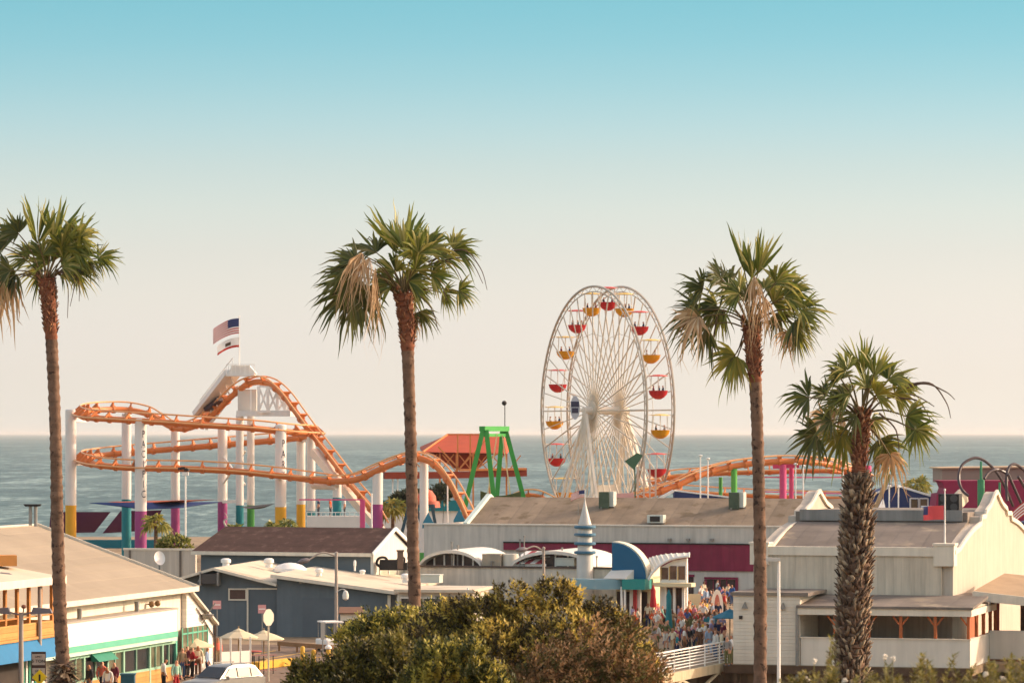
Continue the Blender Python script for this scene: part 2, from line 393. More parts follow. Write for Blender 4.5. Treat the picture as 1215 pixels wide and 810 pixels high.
for x0, x1 in ((-1.05, .12), (LX - .12, LX + .95)):
    b = MB(); b.fbox(f_car, x0, x1, -.2, .9, 5.45, 6.62); b.fbox(f_car, x0 - .06, x1 + .06, -.26, .96, 6.62, 6.74)
    t.part('corner_block', b, TRIM)
b = MB(); rp = [(.42, 5.9), (3, 6.55), (6, 7.25), (9.2, 7.75), (9.2, 8.32), (HW * 2 - 9.2, 8.32), (HW * 2 - 9.2, 7.75), (HW * 2 - 3, 6.5), (HW * 2 - .3, 5.9)]
b.prism([f_car.w(LX + .62, y, z) for y, z in rp], f_car.ax * (-.62 - LX - .62 - .002)); t.part('roof', b, RF_GREY)
b = MB(); b.fbox(f_car, LX + .9, -.9, 9.0, 9.2, 7.8, 8.45); t.part('clerestory', b, mat('clerestory_grey', '8b8984', .8, .1, .6, streak=.2))
b = MB(); b.fbox(f_car, LX + .62, -.62, 2 * HW - .3, 2 * HW, 0, 6.5); t.part('back_wall', b, PANEL)
b = MB(); b.fbox(f_car, -.62 + .6, .015, 6, 9, 0, 3.2); t.part('door', b, ORW)
def fixture(b, px, py, ly):
    x, z = f_car.yp(px, py, ly); return x, z
# annex and porch are one low wing that wraps the hall's corner
t = T('porch_wing', 'low cream wing with open orange-post porch round the corner of the curved gable hall', 'building', f_car.w(-5, -5.2, 0))
xl, zt = f_car.yp(870, 706, -5.2); xm = f_car.yp(949, 718, -5.2)[0]; xr = f_car.yp(1151, 725, -5.2)[0]
b = MB(); b.fbox(f_car, xl, xm, -5.2, -.02, 0, zt); t.part('annex_wall', b, CREAMB)
b = MB(); b.fbox(f_car, xl - .12, xm + .5, -5.32, -.03, zt, zt + .2); t.part('annex_roof', b, RF_GREY)
for px, py in ((884, 718), (905, 718), (929, 719)):
    x, z = f_car.yp(px, py, -5.2); b = MB()
    b.prism([f_car.w(x - .16, -5.2, z - .16), f_car.w(x + .16, -5.2, z - .16), f_car.w(x + .02, -5.2, z + .22)], f_car.ay * -.22)
    t.part('wall_light', b, GREYM)
for px, py in ((879, 732), (905, 737)):
    x, z = f_car.yp(px, py, -5.2); b = MB(); b.fbox(f_car, x - .1, x + .1, -5.25, -5.2, z - .1, z + .1); t.part('wall_vent', b, DARK)
zb, zr = f_car.yp(1069, 758, -5.2)[1], f_car.yp(1069, 730, -5.2)[1]
zf = f_car.yp(1069, 722, -5.2)[1]
b = MB(); b.fbox(f_car, xm + .05, xr, -5.2, -5.04, -.1, zb); b.fbox(f_car, xr - .16, xr, -5.04, 4.6, -.1, zb)
t.part('porch_wall', b, mat('porch_cream', 'd9cfbe', .8, .05, .7, streak=.06))
b = MB(); b.fbox(f_car, xm + .0, xr + .05, -5.26, -5.0, zb, zb + .06); b.fbox(f_car, xr - .2, xr + .05, -5.0, 4.6, zb, zb + .06); t.part('porch_rail', b, TRIM)
b = MB(); b.fbox(f_car, xm - .1, xr + .12, -5.42, -5.2, zr, zf); b.fbox(f_car, xr - .1, xr + .12, -5.2, 4.8, zr, zf); t.part('porch_fascia', b, TRIM)
zback = f_car.yp(1060, 713, -.3)[1]
b = MB(); b.prism([f_car.w(xm - .15, -5.5, zf), f_car.w(xm - .15, -5.5, zf + .14), f_car.w(xm - .15, -.02, zf + .55), f_car.w(xm - .15, -.02, zf + .41)], f_car.ax * (xr + .35 - xm))
b.prism([f_car.w(.02, -.02, zf + .41), f_car.w(.02, -.02, zf + .55), f_car.w(xr + .2, -.02, zf + .2), f_car.w(xr + .2, -.02, zf + .06)], f_car.ay * 4.9)
t.part('porch_roof', b, RF_GREY)
b = MB(); b.fbox(f_car, xm + .05, 0, -.14, -.03, -.1, zf + .3); t.part('porch_back_wall', b, mat('porch_inner', 'a2968a', .85, .12, .6, streak=.2, lines=((f_car.ax.x, f_car.ax.y, 0), .4, .12, .4)))
for px in (991, 1031, 1069, 1110, 1150):
    x = f_car.yp(px, 745, -5.1)[0]; x = min(x, xr - .1); b = MB()
    b.fbox(f_car, x - .08, x + .08, -5.2, -5.04, zb + .06, zr)
    for sg in (-1, 1):
        if px == 1150 and sg == 1: continue
        b.bar(f_car.w(x + sg * .08, -5.11, zr - .5), f_car.w(x + sg * .45, -5.11, zr - .03), .09, .09)
    t.part('porch_post', b, ORW)
for ly in (-2.4, .1, 2.6, 4.5):
    b = MB(); b.fbox(f_car, xr - .18, xr, ly - .09, ly + .09, zb + .06, zr)
    for sg in (-1, 1): b.bar(f_car.w(xr - .09, ly + sg * .08, zr - .5), f_car.w(xr - .09, ly + sg * .45, zr - .03), .1, .1)
    t.part('porch_post', b, ORW)
x, z = f_car.yp(946, 770, -5.3)
b = MB(); b.cyl(f_car.w(x, -5.35, -.9), f_car.w(x, -5.35, zf), .09, n=8); t.part('drain_pipe', b, GREYM)
# beyond the porch: a patio with low wall and slanted canopy
t = T('patio_shelter', 'tan slanted canopy over a low cream patio wall beyond the porch corner', 'shelter', f_car.w(6, 2, 0))
b = MB(); b.fbox(f_car, xr + .02, 14, 1.6, 1.8, .12, 1.75); t.part('patio_wall', b, mat('porch_cream', ''))
b = MB(); b.fbox(f_car, xr + .02, 14, 1.5, 1.9, -.3, .12); t.part('wall_base', b, mat('base_brown', '7a4a3a', .9, .2, 2))
c = [f_car.yp(1155, 703, 1.2), f_car.yp(1232, 716, 1.2)]
b = MB()
q = [f_car.w(c[0][0], 1.0, c[0][1]), f_car.w(c[1][0] + 4, 1.0, c[1][1] - .2), f_car.w(c[1][0] + 4, 9, c[1][1] + .7), f_car.w(c[0][0] + .6, 9, c[0][1] + .75)]
b.prism(q, (0, 0, .1)); t.part('canopy_top', b, mat('canopy_tan', 'ab9274', .9, .15, .7))
b = MB(); b.prism([q[0] + V(0, 0, -.42), q[1] + V(0, 0, -.30), q[1] + V(0, 0, .12), q[0] + V(0, 0, .12)], f_car.ay * -.15); t.part('canopy_fascia', b, TRIM)
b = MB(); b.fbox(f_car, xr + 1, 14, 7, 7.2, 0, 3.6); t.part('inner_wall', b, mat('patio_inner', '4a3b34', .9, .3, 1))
for k in range(4):
    b = MB(); x = xr + .5 + k * 2.2; b.fbox(f_car, x - .07, x + .07, 1.62, 1.78, 1.75, q[0].z - .3); t.part('patio_post', b, mat('dark_red_post', '7c3b2e', .8, .15, 2))
# flag pole on the hall's corner block
fp = f_car.yp(1123, 648, .4); base = f_car.w(-.5, .4, 6.74)
b = MB(); b.cyl(base, base + V(0, 0, 3.0), .05, .035, 8); b.ball(base + V(0, 0, 3.05), .07, 8)
solo('flag_pole', 'slim pole on the corner block of the cream hall roof', 'flag pole', b, WHITE, smooth=50)
def flag(name, label, o, w, h, dirx, m, cell, nx=14, ny=13, amp=.12, droop=.25, group=None):
    """A cloth hung from o (top of hoist) flying along dirx; cell(u, v) picks the material index."""
    vs = []; fs = []; mi = []
    d = Vector(dirx).normalized(); sd_ = Vector((-d.y, d.x, 0))
    for j in range(ny + 1):
        for i in range(nx + 1):
            u, v = i / nx, j / ny
            p = Vector(o) + d * (u * w) + V(0, 0, -v * h - droop * w * u * u) + sd_ * amp * math.sin(u * 7 + v * 1.5) * (.3 + u)
            vs.append(p)
    for j in range(ny):
        for i in range(nx):
            a = j * (nx + 1) + i; fs.append((a, a + 1, a + nx + 2, a + nx + 1)); mi.append(cell((i + .5) / nx, (j + .5) / ny))
    b = MB(); b.add(vs, fs); b.m = mi
    return solo(name, label, 'flag', b, m, group, smooth=60)
FR, FW, FB = mat('flag_red', 'c0392b', .8, .05), mat('flag_white', 'efe9e0', .8, .05), mat('flag_blue', '3a4068', .8, .05)
flag('flag', 'plain red flag with a dark tip on the cream hall corner pole', base + V(-.06, 0, 2.15), 1.15, .8, (-1, .2, 0), [mat('flag_coral', 'e2595a', .8, .06), FB], lambda u, v: 1 if u > .78 and v < .6 else 0, droop=.05)
# fan box on the hall roof
q = f_car.w(-2.2, 12.5, 8.12); rz = -R(16)
t = T('roof_fan_box', 'dark louvred fan box on the hall roof beside the right gable', 'roof unit', q)
b = MB(); b.box(q + V(0, 0, .72), (1.25, 1.2, 1.05), rz); t.part('housing', b, DARK)
b = MB(); b.box(q + V(0, 0, .17), (1.15, 1.1, .30), rz); t.part('stand', b, mat('stand_grey', '5d564e', .8, .1))
for sx_ in (-.31, .31):
    for sz in (.47, .98):
        b = MB(); c = q + V(sx_ * math.cos(rz) + .6 * math.sin(rz), sx_ * math.sin(rz) - .605 * math.cos(rz), sz)
        b.cyl(c, c + V(.03 * math.sin(rz), -.03, 0), .22, n=16); t.part('fan_grille', b, mat('grille_grey', '4c4a48', .5, .1))
# small white roof things seen over the hall
# ------------------------------------------------------------------ left market building
CREAMW = mat('cream_wall', 'e6dcc8', .8, .06, .8, streak=.08)
ROOF_TAN = mat('tan_roof', '9c8e7a', .9, .13, .25, lines=((f_left.ay.x, f_left.ay.y, 0), .9, .07, .4), fleck=('a89a84', .15))
GRN = mat('mint_green', '5fae93', .6, .08, 1.5); GRND = mat('deep_green', '2f7f66', .6, .1, 1.5)
TANW = mat('tan_timber', 'c58e50', .75, .15, 1.2, lines=((0, 0, 1), .22, .12, .4))
BLUEAWN = mat('blue_awning', '1f6f9d', .7, .08, 1)
fl = f_left
t = T('market_building', 'cream market with tan gable roof, mint stripe and blue awning behind the leftmost palm', 'building', fl.w(-15, 4, 0))
b = MB(); b.fbox(fl, -46, 0, 0, 17, 0, 4.75); t.part('wall', b, CREAMW)
b = MB(); b.prism([fl.w(0, 0, 4.7), fl.w(0, 17, 4.7), fl.w(0, 8.5, 7.75)], fl.ax * -.2); t.part('gable_wall', b, CREAMW)
b = MB(); e = .25
for (y0, z0, y1, z1) in ((-.7, 4.72, 8.5, 8.0), (17.7, 4.72, 8.5, 8.0)):
    b.prism([fl.w(.55, y0, z0), fl.w(.55, y1, z1), fl.w(.55, y1, z1 - .16), fl.w(.55, y0, z0 - .16)], fl.ax * -47)
t.part('roof', b, ROOF_TAN)
b = MB(); b.fbox(fl, -46.5, .57, -.84, -.7, 4.52, 4.78); g = t.part('gutter', b, TRIM)
for k in range(90):
    pass
b = MB()
for (y0, z0, y1, z1) in ((-.8, 4.72, 8.5, 8.04),): b.bar(fl.w(.6, y0, z0), fl.w(.6, y1, z1), .08, .2)
t.part('rake_trim', b, TRIM)
b = MB(); b.cyl(fl.w(-46, 8.5, 8.02), fl.w(.5, 8.5, 8.02), .09, n=6); t.part('ridge_cap', b, mat('pale_cap', 'c9bfae', .8))
xs0, zs0 = fl.yp(66, 740, -1.2); xe, _ = fl.yp(210.5, 735, -1.2)
zt = fl.yp(210, 722, -1.2)[1]; zb2 = fl.yp(210, 748, -1.2)[1]
b = MB(); b.fbox(fl, -24.4, xe, -1.2, 0, zb2, zt); t.part('sign_band', b, mat('band_white', 'efe9dd', .7, .03, .5))
b = MB(); b.fbox(fl, -24.4, xe + .04, -1.26, 0, zt, zt + .07); t.part('band_cap', b, mat('cap_grey', 'aaa092', .8))
b = MB(); b.fbox(fl, -24.4, xe + .02, -1.235, -1.0, zb2 - .30, zb2); t.part('green_stripe', b, GRN)
b = MB(); b.fbox(fl, -24.4, xe, -1.20, -.02, zb2 - .5, zb2 - .3); t.part('soffit_trim', b, mat('mint_pale', 'b9d3c0', .7, .05))
b = MB(); b.fbox(fl, xe, xe + .35, -1.1, 0, zb2 - .3, zt); t.part('end_panel', b, mat('end_tan', 'a98e6c', .8, .1))
# shop front under the band
zs = zb2 - .5
b = MB(); b.fbox(fl, -24.4, xe + .2, -.95, -.85, 0, .75); t.part('timber_skirt', b, TANW)
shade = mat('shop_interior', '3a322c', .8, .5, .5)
edges = [fl.yp(px, 770, -.9)[0] for px in (80, 99, 127, 146, 177, 192, 208)]
for i, (a, c) in enumerate(zip(edges, edges[1:])):
    b = MB(); b.fbox(fl, a, c, -.86, -.84, .8, zs - .05); w = t.part('shop_window', b, GLASS if i % 2 else mat('glass_reflecting', '6b6a55', .12, .5, .5, spec=.7))
    b = MB(); b.fbox(fl, a - .1, a + .1, -.97, -.84, 0, zs); b.fbox(fl, a, c, -.96, -.84, zs - .18, zs - .03); b.fbox(fl, a, c, -.96, -.84, .74, .86)
    b.fbox(fl, (a + c) / 2 - .04, (a + c) / 2 + .04, -.93, -.84, .8, zs); t.part('frame', b, mat('frame_mint', '8fb59a', .6, .08), w)
b = MB(); b.fbox(fl, edges[-1] - .1, edges[-1] + .12, -.97, -.84, 0, zs); t.part('corner_post', b, GRN)
b = MB(); a, c = fl.yp(108, 764, -1.0)[0], fl.yp(131, 762, -1.0)[0]; b.prism([fl.w(a, -1.0, zs), fl.w(a, -1.45, zs - .42), fl.w(a, -1.0, zs - .42)], fl.ax * (c - a)); t.part('shop_awning', b, GRND)
for px in (94.5, 162.5):
    q = fl.w(fl.yp(px, 718, -.6)[0], -.6, zt + .07); b = MB(); b.cyl(q, q + V(0, 0, .5), .13, n=10); t.part('vent_pipe', b, GREYM)
for px in (180, 187):
    q = fl.w(fl.yp(px, 715, -.3)[0], -.3, zt + .3); b = MB(); b.ball(q, .17, 8); b.bar(q, q + fl.ay * .3, .06); t.part('flood_lamp', b, mat('lamp_brass', '8b6b46', .5, .2))
# raised timber balcony with blue awning, at the left edge of the view
xb = fl.yp(66, 745, -3.2)[0]
z1, z2 = fl.yp(66, 735, -3.2)[1], fl.yp(66, 751, -3.2)[1]; z3 = fl.yp(66, 776, -3.2)[1]; zc = fl.yp(62, 690, -3.2)[1]
bt = t
b = MB(); b.fbox(fl, -40, xb, -3.2, -3.05, z2, z1); b.fbox(fl, xb - .15, xb, -3.05, -.01, z2, z1); rl = t.part('balcony_wall', b, TANW)
b = MB(); b.fbox(fl, -40, xb + .1, -3.3, 0, z2 - .14, z2 - .01); t.part('balcony_floor', b, TANW)
b = MB(); b.prism([fl.w(-40, -3.22, z2 - .15), fl.w(-40, -3.75, z3), fl.w(-40, -3.7, z3), fl.w(-40, -3.15, z2 - .15)], fl.ax * (40 + xb)); t.part('blue_awning', b, BLUEAWN)
for k in range(9):
    x = xb - .3 - k * 1.45; b = MB(); b.fbox(fl, x - .09, x + .09, -3.19, -3.05, z1, zc); t.part('balcony_post', b, mat('post_orange', 'b5793f', .75, .15))
b = MB(); b.fbox(fl, -40, xb, -3.17, -3.1, z1 + .25, z1 + .31); t.part('balcony_rail', b, mat('post_orange', ''))
b = MB(); b.prism([fl.w(-40, -3.6, zc), fl.w(-40, -3.6, zc + .22), fl.w(-40, .8, zc + .95), fl.w(-40, .8, zc + .73)], fl.ax * (40 + xb + .1)); t.part('balcony_roof', b, mat('canopy_cream', 'cbbfa8', .85, .1, .5))
b = MB(); b.fbox(fl, -40, xb + .14, -3.7, -3.6, zc - .08, zc + .28); t.part('balcony_fascia', b, TRIM)
q = fl.w(fl.yp(5, 665, -1)[0], -1, zc + .9); b = MB(); b.box(q + V(0, 0, .1), (1.1, 1.2, .5), .2); t.part('roof_hatch', b, mat('hatch_orange', 'c98a4c', .8, .1))
for k in range(7):   # striped panel under the awning
    x = xb - .2 - k * .36; b = MB(); b.fbox(fl, x - .18, x, -2.6, -2.5, 0, z3 + .1); t.part('striped_panel', b, WHITE if k % 2 else GRND)
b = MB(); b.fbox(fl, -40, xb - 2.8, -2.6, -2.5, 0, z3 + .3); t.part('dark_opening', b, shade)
b = MB(); q = fl.w(-24, 8.6, 8.05)
# twin flue with flat cap on the ridge
q = P(36, 623, 201); t = T('roof_flue', 'dark twin flue with flat cap on the tan market roof ridge', 'flue', q)
b = MB(); b.cyl(q, q + V(0, 0, 1.05), .09, n=8); b.cyl(q + V(.28, 0, -.05), q + V(.28, 0, 1.0), .09, n=8); t.part('pipe', b, GREYM)
b = MB(); b.prism([q + V(-.25, -.2, 1.0), q + V(.5, -.2, 1.0), q + V(.58, -.2, 1.12), q + V(-.35, -.2, 1.12)], (0, .4, 0)); t.part('cap', b, DARK)
# white lean-to
t = T('white_lean_to', 'white boarded lean-to with sloping roof and glazed front joined to the cream market', 'shed', fl.w(4, 3, 0))
y0 = -.3; pa = fl.yp(206, 700, y0); pb = fl.yp(253, 739, y0)
b = MB(); b.prism([fl.w(.05, y0, 0), fl.w(pb[0], y0, 0), fl.w(pb[0], y0, pb[1] - .1), fl.w(.05, y0, pa[1] - .1)], fl.ay * 6); t.part('wall', b, mat('white_boards', 'ece6da', .7, .06, 1, lines=((0, 0, 1), .18, .06, .5)))
b = MB(); b.prism([fl.w(.05, y0 - .25, pa[1] - .08), fl.w(pb[0] + .25, y0 - .25, pb[1] - .12), fl.w(pb[0] + .25, y0 - .25, pb[1] + .02), fl.w(.05, y0 - .25, pa[1] + .06)], fl.ay * 6.6); t.part('roof', b, mat('lean_roof', 'c9c0b0', .85, .1))
b = MB(); b.bar(fl.w(pb[0] + .02, y0 - .1, 0), fl.w(pb[0] + .02, y0 - .1, pb[1] - .1), .1); b.bar(fl.w(1.5, y0 - .06, pa[1] - 1.1), fl.w(pb[0], y0 - .06, pb[1] - .75), .05); t.part('drain_pipe', b, mat('pipe_brown', '5a4a40', .7))
wa, wz0 = fl.yp(216, 745, y0 - .02); wb = fl.yp(246, 745, y0 - .02)[0]
b = MB(); b.fbox(fl, wa, wb, y0 - .03, y0 + .02, .9, wz0); w = t.part('glazed_front', b, mat('glass_reflecting', ''))
b = MB()
for k in range(6): x = wa + (wb - wa) * k / 5; b.fbox(fl, x - .05, x + .05, y0 - .06, y0 - .03, .9, wz0)
b.fbox(fl, wa, wb, y0 - .06, y0 - .031, wz0 - .35, wz0 - .27); t.part('frame', b, GRN, w)
q = fl.w(2.6, y0 - .25, 2.9)
b = MB(); b.lathe([(.05, 0), (.3, .1), (.42, .28)], q, 12); b.bar(q + V(0, 0, .2), q + V(.5, -.2, .9), .05); b.bar(q + V(0, 0, .1), q + V(-.5, .1, -.6), .05); t.part('dish_bracket', b, GREYM)

# ------------------------------------------------------------------ blue grey building
BG = mat('blue_grey_boards', '666f74', .85, .08, .8, streak=.08, lines=((f_blue.ax.x, f_blue.ax.y, 0), 1.2, .05, .3))
PROOF = mat('pale_flat_roof', 'cdbfa8', .9, .12, .5, fleck=('b2a48e', .35))
f = f_blue
def gpt(px, py, y=0): x, z = f.yp(px, py, y); return x, z
t = T('blue_grey_building', 'low blue grey boarded building with pale sloping roofs and white framed doors', 'building', f.w(-1.5, 0, 0))
A0, A1, A2 = gpt(196, 690), gpt(254, 673), gpt(329, 692)
b = MB(); b.prism([f.w(A0[0], .3, 0), f.w(A2[0], .3, 0), f.w(A2[0], .3, A2[1] - .2), f.w(A1[0], .3, A1[1] - .2), f.w(A0[0], .3, A0[1] - .2)], f.ay * 15); t.part('wall', b, BG)
b = MB()
for p, q in ((A0, A1), (A1, A2)):
    b.prism([f.w(p[0], -.3, p[1]), f.w(q[0], -.3, q[1]), f.w(q[0], -.3, q[1] - .16), f.w(p[0], -.3, p[1] - .16)], f.ay * 17)
t.part('roof', b, PROOF)
b = MB()
for p, q in ((A0, A1), (A1, A2)): b.bar(f.w(p[0], -.34, p[1] - .07), f.w(q[0], -.34, q[1] - .07), .07, .17)
t.part('roof_trim', b, TRIM)
B0, B1 = gpt(323, 681), gpt(470, 701)
b = MB(); b.prism([f.w(B0[0] + .3, .0, 0), f.w(B1[0] - .4, .0, 0), f.w(B1[0] - .4, .0, B1[1] - .22), f.w(B0[0] + .3, .0, B0[1] - .22)], f.ay * 15); t.part('wall', b, BG)
b = MB(); b.prism([f.w(B0[0], -.5, B0[1] + .02), f.w(B1[0], -.5, B1[1] + .02), f.w(B1[0], -.5, B1[1] - .2), f.w(B0[0], -.5, B0[1] - .2)], f.ay * 18); t.part('roof', b, PROOF)
b = MB(); b.bar(f.w(B0[0], -.54, B0[1] - .08), f.w(B1[0], -.54, B1[1] - .08), .08, .22); t.part('roof_trim', b, TRIM)
b = MB(); b.fbox(f, B1[0] - .55, B1[0] - .35, -.05, 0, 0, B1[1] - .25); t.part('corner_trim', b, TRIM)
def frame_rect(t, px0, py0, px1, py1, ly, wd, m, name='door_frame', parent=None, bottom=True):
    (a, zt_), (c, zb_) = f.yp(px0, py0, ly), f.yp(px1, py1, ly)
    b = MB(); b.fbox(f, a, a + wd, ly - .06, ly, zb_, zt_); b.fbox(f, c - wd, c, ly - .06, ly, zb_, zt_); b.fbox(f, a + wd, c - wd, ly - .06, ly, zt_ - wd, zt_)
    if bottom: b.fbox(f, a + wd, c - wd, ly - .06, ly, zb_, zb_ + wd)
    return t.part(name, b, m, parent), (a, c, zb_, zt_)
b = MB(); a, zt_ = gpt(294, 698, .3); c, _ = gpt(333, 698, .3); b.fbox(f, a, c, .26, .3, 0, zt_); d = t.part('barn_door', b, mat('door_slate', '5f676c', .85, .08, 1))
frame_rect(t, 293, 697, 335, 755, .26, .1, TRIM, parent=d, bottom=False)
for x0, x1 in ((271, 293), (205, 231)):
    b = MB(); (a, z1_), (c, z0_) = gpt(x0, 697.5, .3), gpt(x1, 712, .3); b.fbox(f, a, c, .27, .3, z0_, z1_); w = t.part('window', b, mat('brown_blind', '5d463e', .6, .2, 2))
    frame_rect(t, x0, 697.5, x1, 712, .27, .09, TRIM, 'frame', w)
b = MB(); a, z1_ = gpt(359, 709); c, z0_ = gpt(398, 754); b.fbox(f, a, c, -.03, 0, .02, z1_); t.part('door_panel', b, mat('door_slate', ''))
b = MB(); a, z1_ = gpt(241, 680, 0); c, z0_ = gpt(259, 692, 0); b.fbox(f, a, c, -.55, .3, z0_, z1_); u = t.part('air_conditioner', b, mat('unit_dark', '4a4643', .6, .2))
for dx in (-.12, (c - a) + .02):
    b = MB(); b.fbox(f, a + dx, a + dx + .1, -.58, .3, z0_ - .1, z1_ + .1); t.part('bracket', b, GREYM, u)
for px, py in ((238, 690), (358, 692)):
    q = f.w(gpt(px, py, -.2)[0], -.2, gpt(px, py, -.2)[1]); b = MB(); b.lathe([(.05, .3), (.09, .25), (.2, .0)], q, 10); b.bar(q + V(0, 0, .28), q + V(0, .4, .35), .05); t.part('wall_lamp', b, GREYM)
for (px, py, ly, r, h) in ((268, 671, 6, .33, .55), (319, 672, 8, .33, .62), (378.5, 682, 4, .26, .5), (421, 676, 6, .09, .7), (430, 680, 7, .2, .3), (481, 690, 8, .3, .6)):
    x, z = f.yp(px, py, ly); q = f.w(x, ly, z - .05); b = MB()
    b.cyl(q, q + V(0, 0, h * .45), r * .7, n=12); b.lathe([(r * .7, h * .45), (r, h * .5), (r, h * .85), (r * .6, h), (.02, h * 1.02)], q, 14)
    solo('roof_vent', {268: 'white mushroom vent at the left of the pale roof ridge', 319: 'white mushroom vent beside the brown shingled eave', 378.5: 'round white vent midway on the sloping pale roof', 421: 'thin white vent pipe on the pale sloping roof', 430: 'short squat vent near the bottom edge of the pale roof', 481: 'round vent at the right end of the pale roof behind the second palm'}[px], 'vent', b, WHITE, 'roof vents', smooth=40)
# ------------------------------------------------------------------ brown shingled building
f = f_brn
SHING = mat('brown_shingles', '5b4238', .9, .25, 1.5, bump=.4, bscale=8, lines=((0, 0, 1), .16, .18, .6), fleck=('6d5347', 1.5))
SLATE = mat('slate_boards', '666f74', .85, .06, .8)
WBAT = mat('white_battens', 'ddd8cc', .8, .05, .8, lines=((f.ay.x, f.ay.y, 0), .4, .05, .5))
t = T('shingled_building', 'long building with brown shingled roof and white battened right gable', 'building', f.w(-6, 3.5, 0))
xl = f.yp(229, 652)[0]; ze, zr_ = 5.0, 6.55
b = MB(); b.fbox(f, xl + .5, -.1, .2, 7, 0, 4.9); t.part('wall', b, SLATE)
b = MB(); n1 = [f.w(xl, -.3, ze - .08), f.w(.25, -.3, ze - .08), f.w(.25, 3.6, zr_), f.w(xl + .75, 3.6, zr_)]
b.add(n1 + [f.w(.25, 7.5, ze - .08), f.w(xl, 7.5, ze - .08)] + [p - V(0, 0, .14) for p in n1] + [f.w(.25, 7.5, ze - .22), f.w(xl, 7.5, ze - .22)],
      [(0, 1, 2, 3), (3, 2, 4, 5), (0, 3, 5), (6, 9, 8, 7), (9, 11, 10, 8), (6, 11, 9), (0, 6, 7, 1), (1, 7, 8, 2), (2, 8, 10, 4), (4, 10, 11, 5), (5, 11, 6, 0)])
t.part('roof', b, SHING)
b = MB(); b.fbox(f, xl, .2, -.36, -.3, ze - .3, ze - .06); t.part('fascia', b, TRIM)
b = MB(); b.prism([f.w(-.1, .2, 0), f.w(-.1, 7, 0), f.w(-.1, 7, ze - .2), f.w(-.1, 3.6, zr_ - .2), f.w(-.1, .2, ze - .2)], f.ax * .2); g = t.part('gable_wall', b, WBAT)
b = MB()
for y0_, y1_ in ((-.35, 3.6), (7.55, 3.6)): b.bar(f.w(.3, y0_, ze - .12), f.w(.3, y1_, zr_ - .03), .1, .24)
t.part('barge_board', b, WHITE)
for k in range(3):
    b = MB(); y = 1.3 + k * 1.55; b.fbox(f, .1, .14, y, y + 1.3, 2.9, 4.25); w = t.part('window', b, mat('pale_glass', 'b9b5a2', .3, .2, 1))
    b = MB(); b.fbox(f, .14, .17, y - .08, y, 2.9, 4.25); b.fbox(f, .14, .17, y, y + 1.3, 4.25, 4.33); t.part('frame', b, WHITE, w)
q = f.w(xl + .8, 3.6, zr_)
b = MB(); b.tube(crv([q, q + V(-.15, 0, .35), q + V(.1, 0, .6), q + V(-.1, 0, .95)], 4), [.1, .09, .08, .07, .07, .06, .05, .05, .04, .03, .03, .02, .02], 6); t.part('finial', b, mat('finial_grey', 'b9ada0', .8))
# wall with battens joined on the left (small yard wall)
f2 = Fr(P(147, 655, 300), 14)
t = T('yard_wall', 'pale panelled yard wall between the pink coaster column and the shingled roof', 'wall', f2.w(2.5, 0, 0))
x1 = f2.yp(194, 651)[0]; x2 = f2.yp(232, 652)[0]; zt = f2.yp(190, 651)[1]
b = MB(); b.fbox(f2, 0, x2, 0, .3, 0, zt - .1); t.part('wall_panel', b, mat('yard_cream', 'c9beae', .85, .07, .6, streak=.12, lines=((f2.ax.x, f2.ax.y, 0), .55, .10, .4)))
b = MB(); b.fbox(f2, -.05, x2 + .05, -.06, .36, zt - .1, zt + .05); t.part('wall_cap', b, TRIM)
b = MB(); b.bar(f2.w(x1 + 1.4, -.02, 0), f2.w(x1 + 1.4, -.02, zt - .1), .16); b.bar(f2.w(0.5, -.02, 0), f2.w(.5, -.02, zt - .1), .16); t.part('wall_post', b, mat('post_shade', '6c635a', .8))
q = P(189, 662, 262); t = T('satellite_dish', 'round white dish on a short post before the pale yard wall', 'dish', q - V(0, 0, 1.6))
b = MB(); b.lathe([(.02, -.06), (.3, -.03), (.42, .06), (.44, .09), (.40, .06), (.02, .0)], (0, 0, 0), 18)
mt = Matrix.Translation(q) @ V(.5, -1, .35).to_track_quat('Z', 'Y').to_matrix().to_4x4() @ Matrix.Diagonal((.9, 1.15, 1, 1))
b.v = [tuple(mt @ Vector(v)) for v in b.v]; t.part('reflector', b, WHITE, smooth=50)
b = MB(); b.cyl(q + V(0, .1, 0), q + V(0, .1, -1.6), .06, n=8); t.part('post', b, GREYM)
# ------------------------------------------------------------------ arcade hall
f = f_arc
AW = mat('arcade_white', 'c9c2b6', .85, .10, .4, streak=.16, lines=((f_arc.ax.x, f_arc.ax.y, 0), 1.2, .05, .25))
RED = mat('maroon_boards', '863046', .8, .14, .8, streak=.12, lines=((f_arc.ax.x, f_arc.ax.y, 0), .9, .08, .3))
t = T('arcade_hall', 'long white arcade hall with tan sloping roof and maroon band behind the crowd', 'hall', f.w(14, 8, 0))
za = f.yp(503, 622)[1]; xa2 = f.yp(552, 622)[0]
b = MB(); b.fbox(f, 0, 34, 0, .35, 0, za); b.fbox(f, 0, .35, .35, 16, 0, za); t.part('front_wall', b, AW)
b = MB(); b.fbox(f, -.1, 34, -.1, .45, za, za + .1); t.part('parapet_cap', b, mat('cap_pale', 'ddd5c6', .8, .06))
zr0, zr1 = f.yp(760, 645)[1], f.yp(760, 676)[1]; xr0 = f.yp(598, 655)[0]
xr1 = f.yp(705, 655)[0]; b = MB(); b.fbox(f, xr1, 34, -.16, 0, zr1, zr0); b.fbox(f, xr0, xr1, -.16, 0, zr0 - .55, zr0); t.part('maroon_band', b, RED)
b = MB(); b.fbox(f, xr0, 34, -.24, -.0, zr0, zr0 + .1); t.part('band_cap', b, DARK)
rx0 = xa2; yr = 6.6; zrr = 7.85
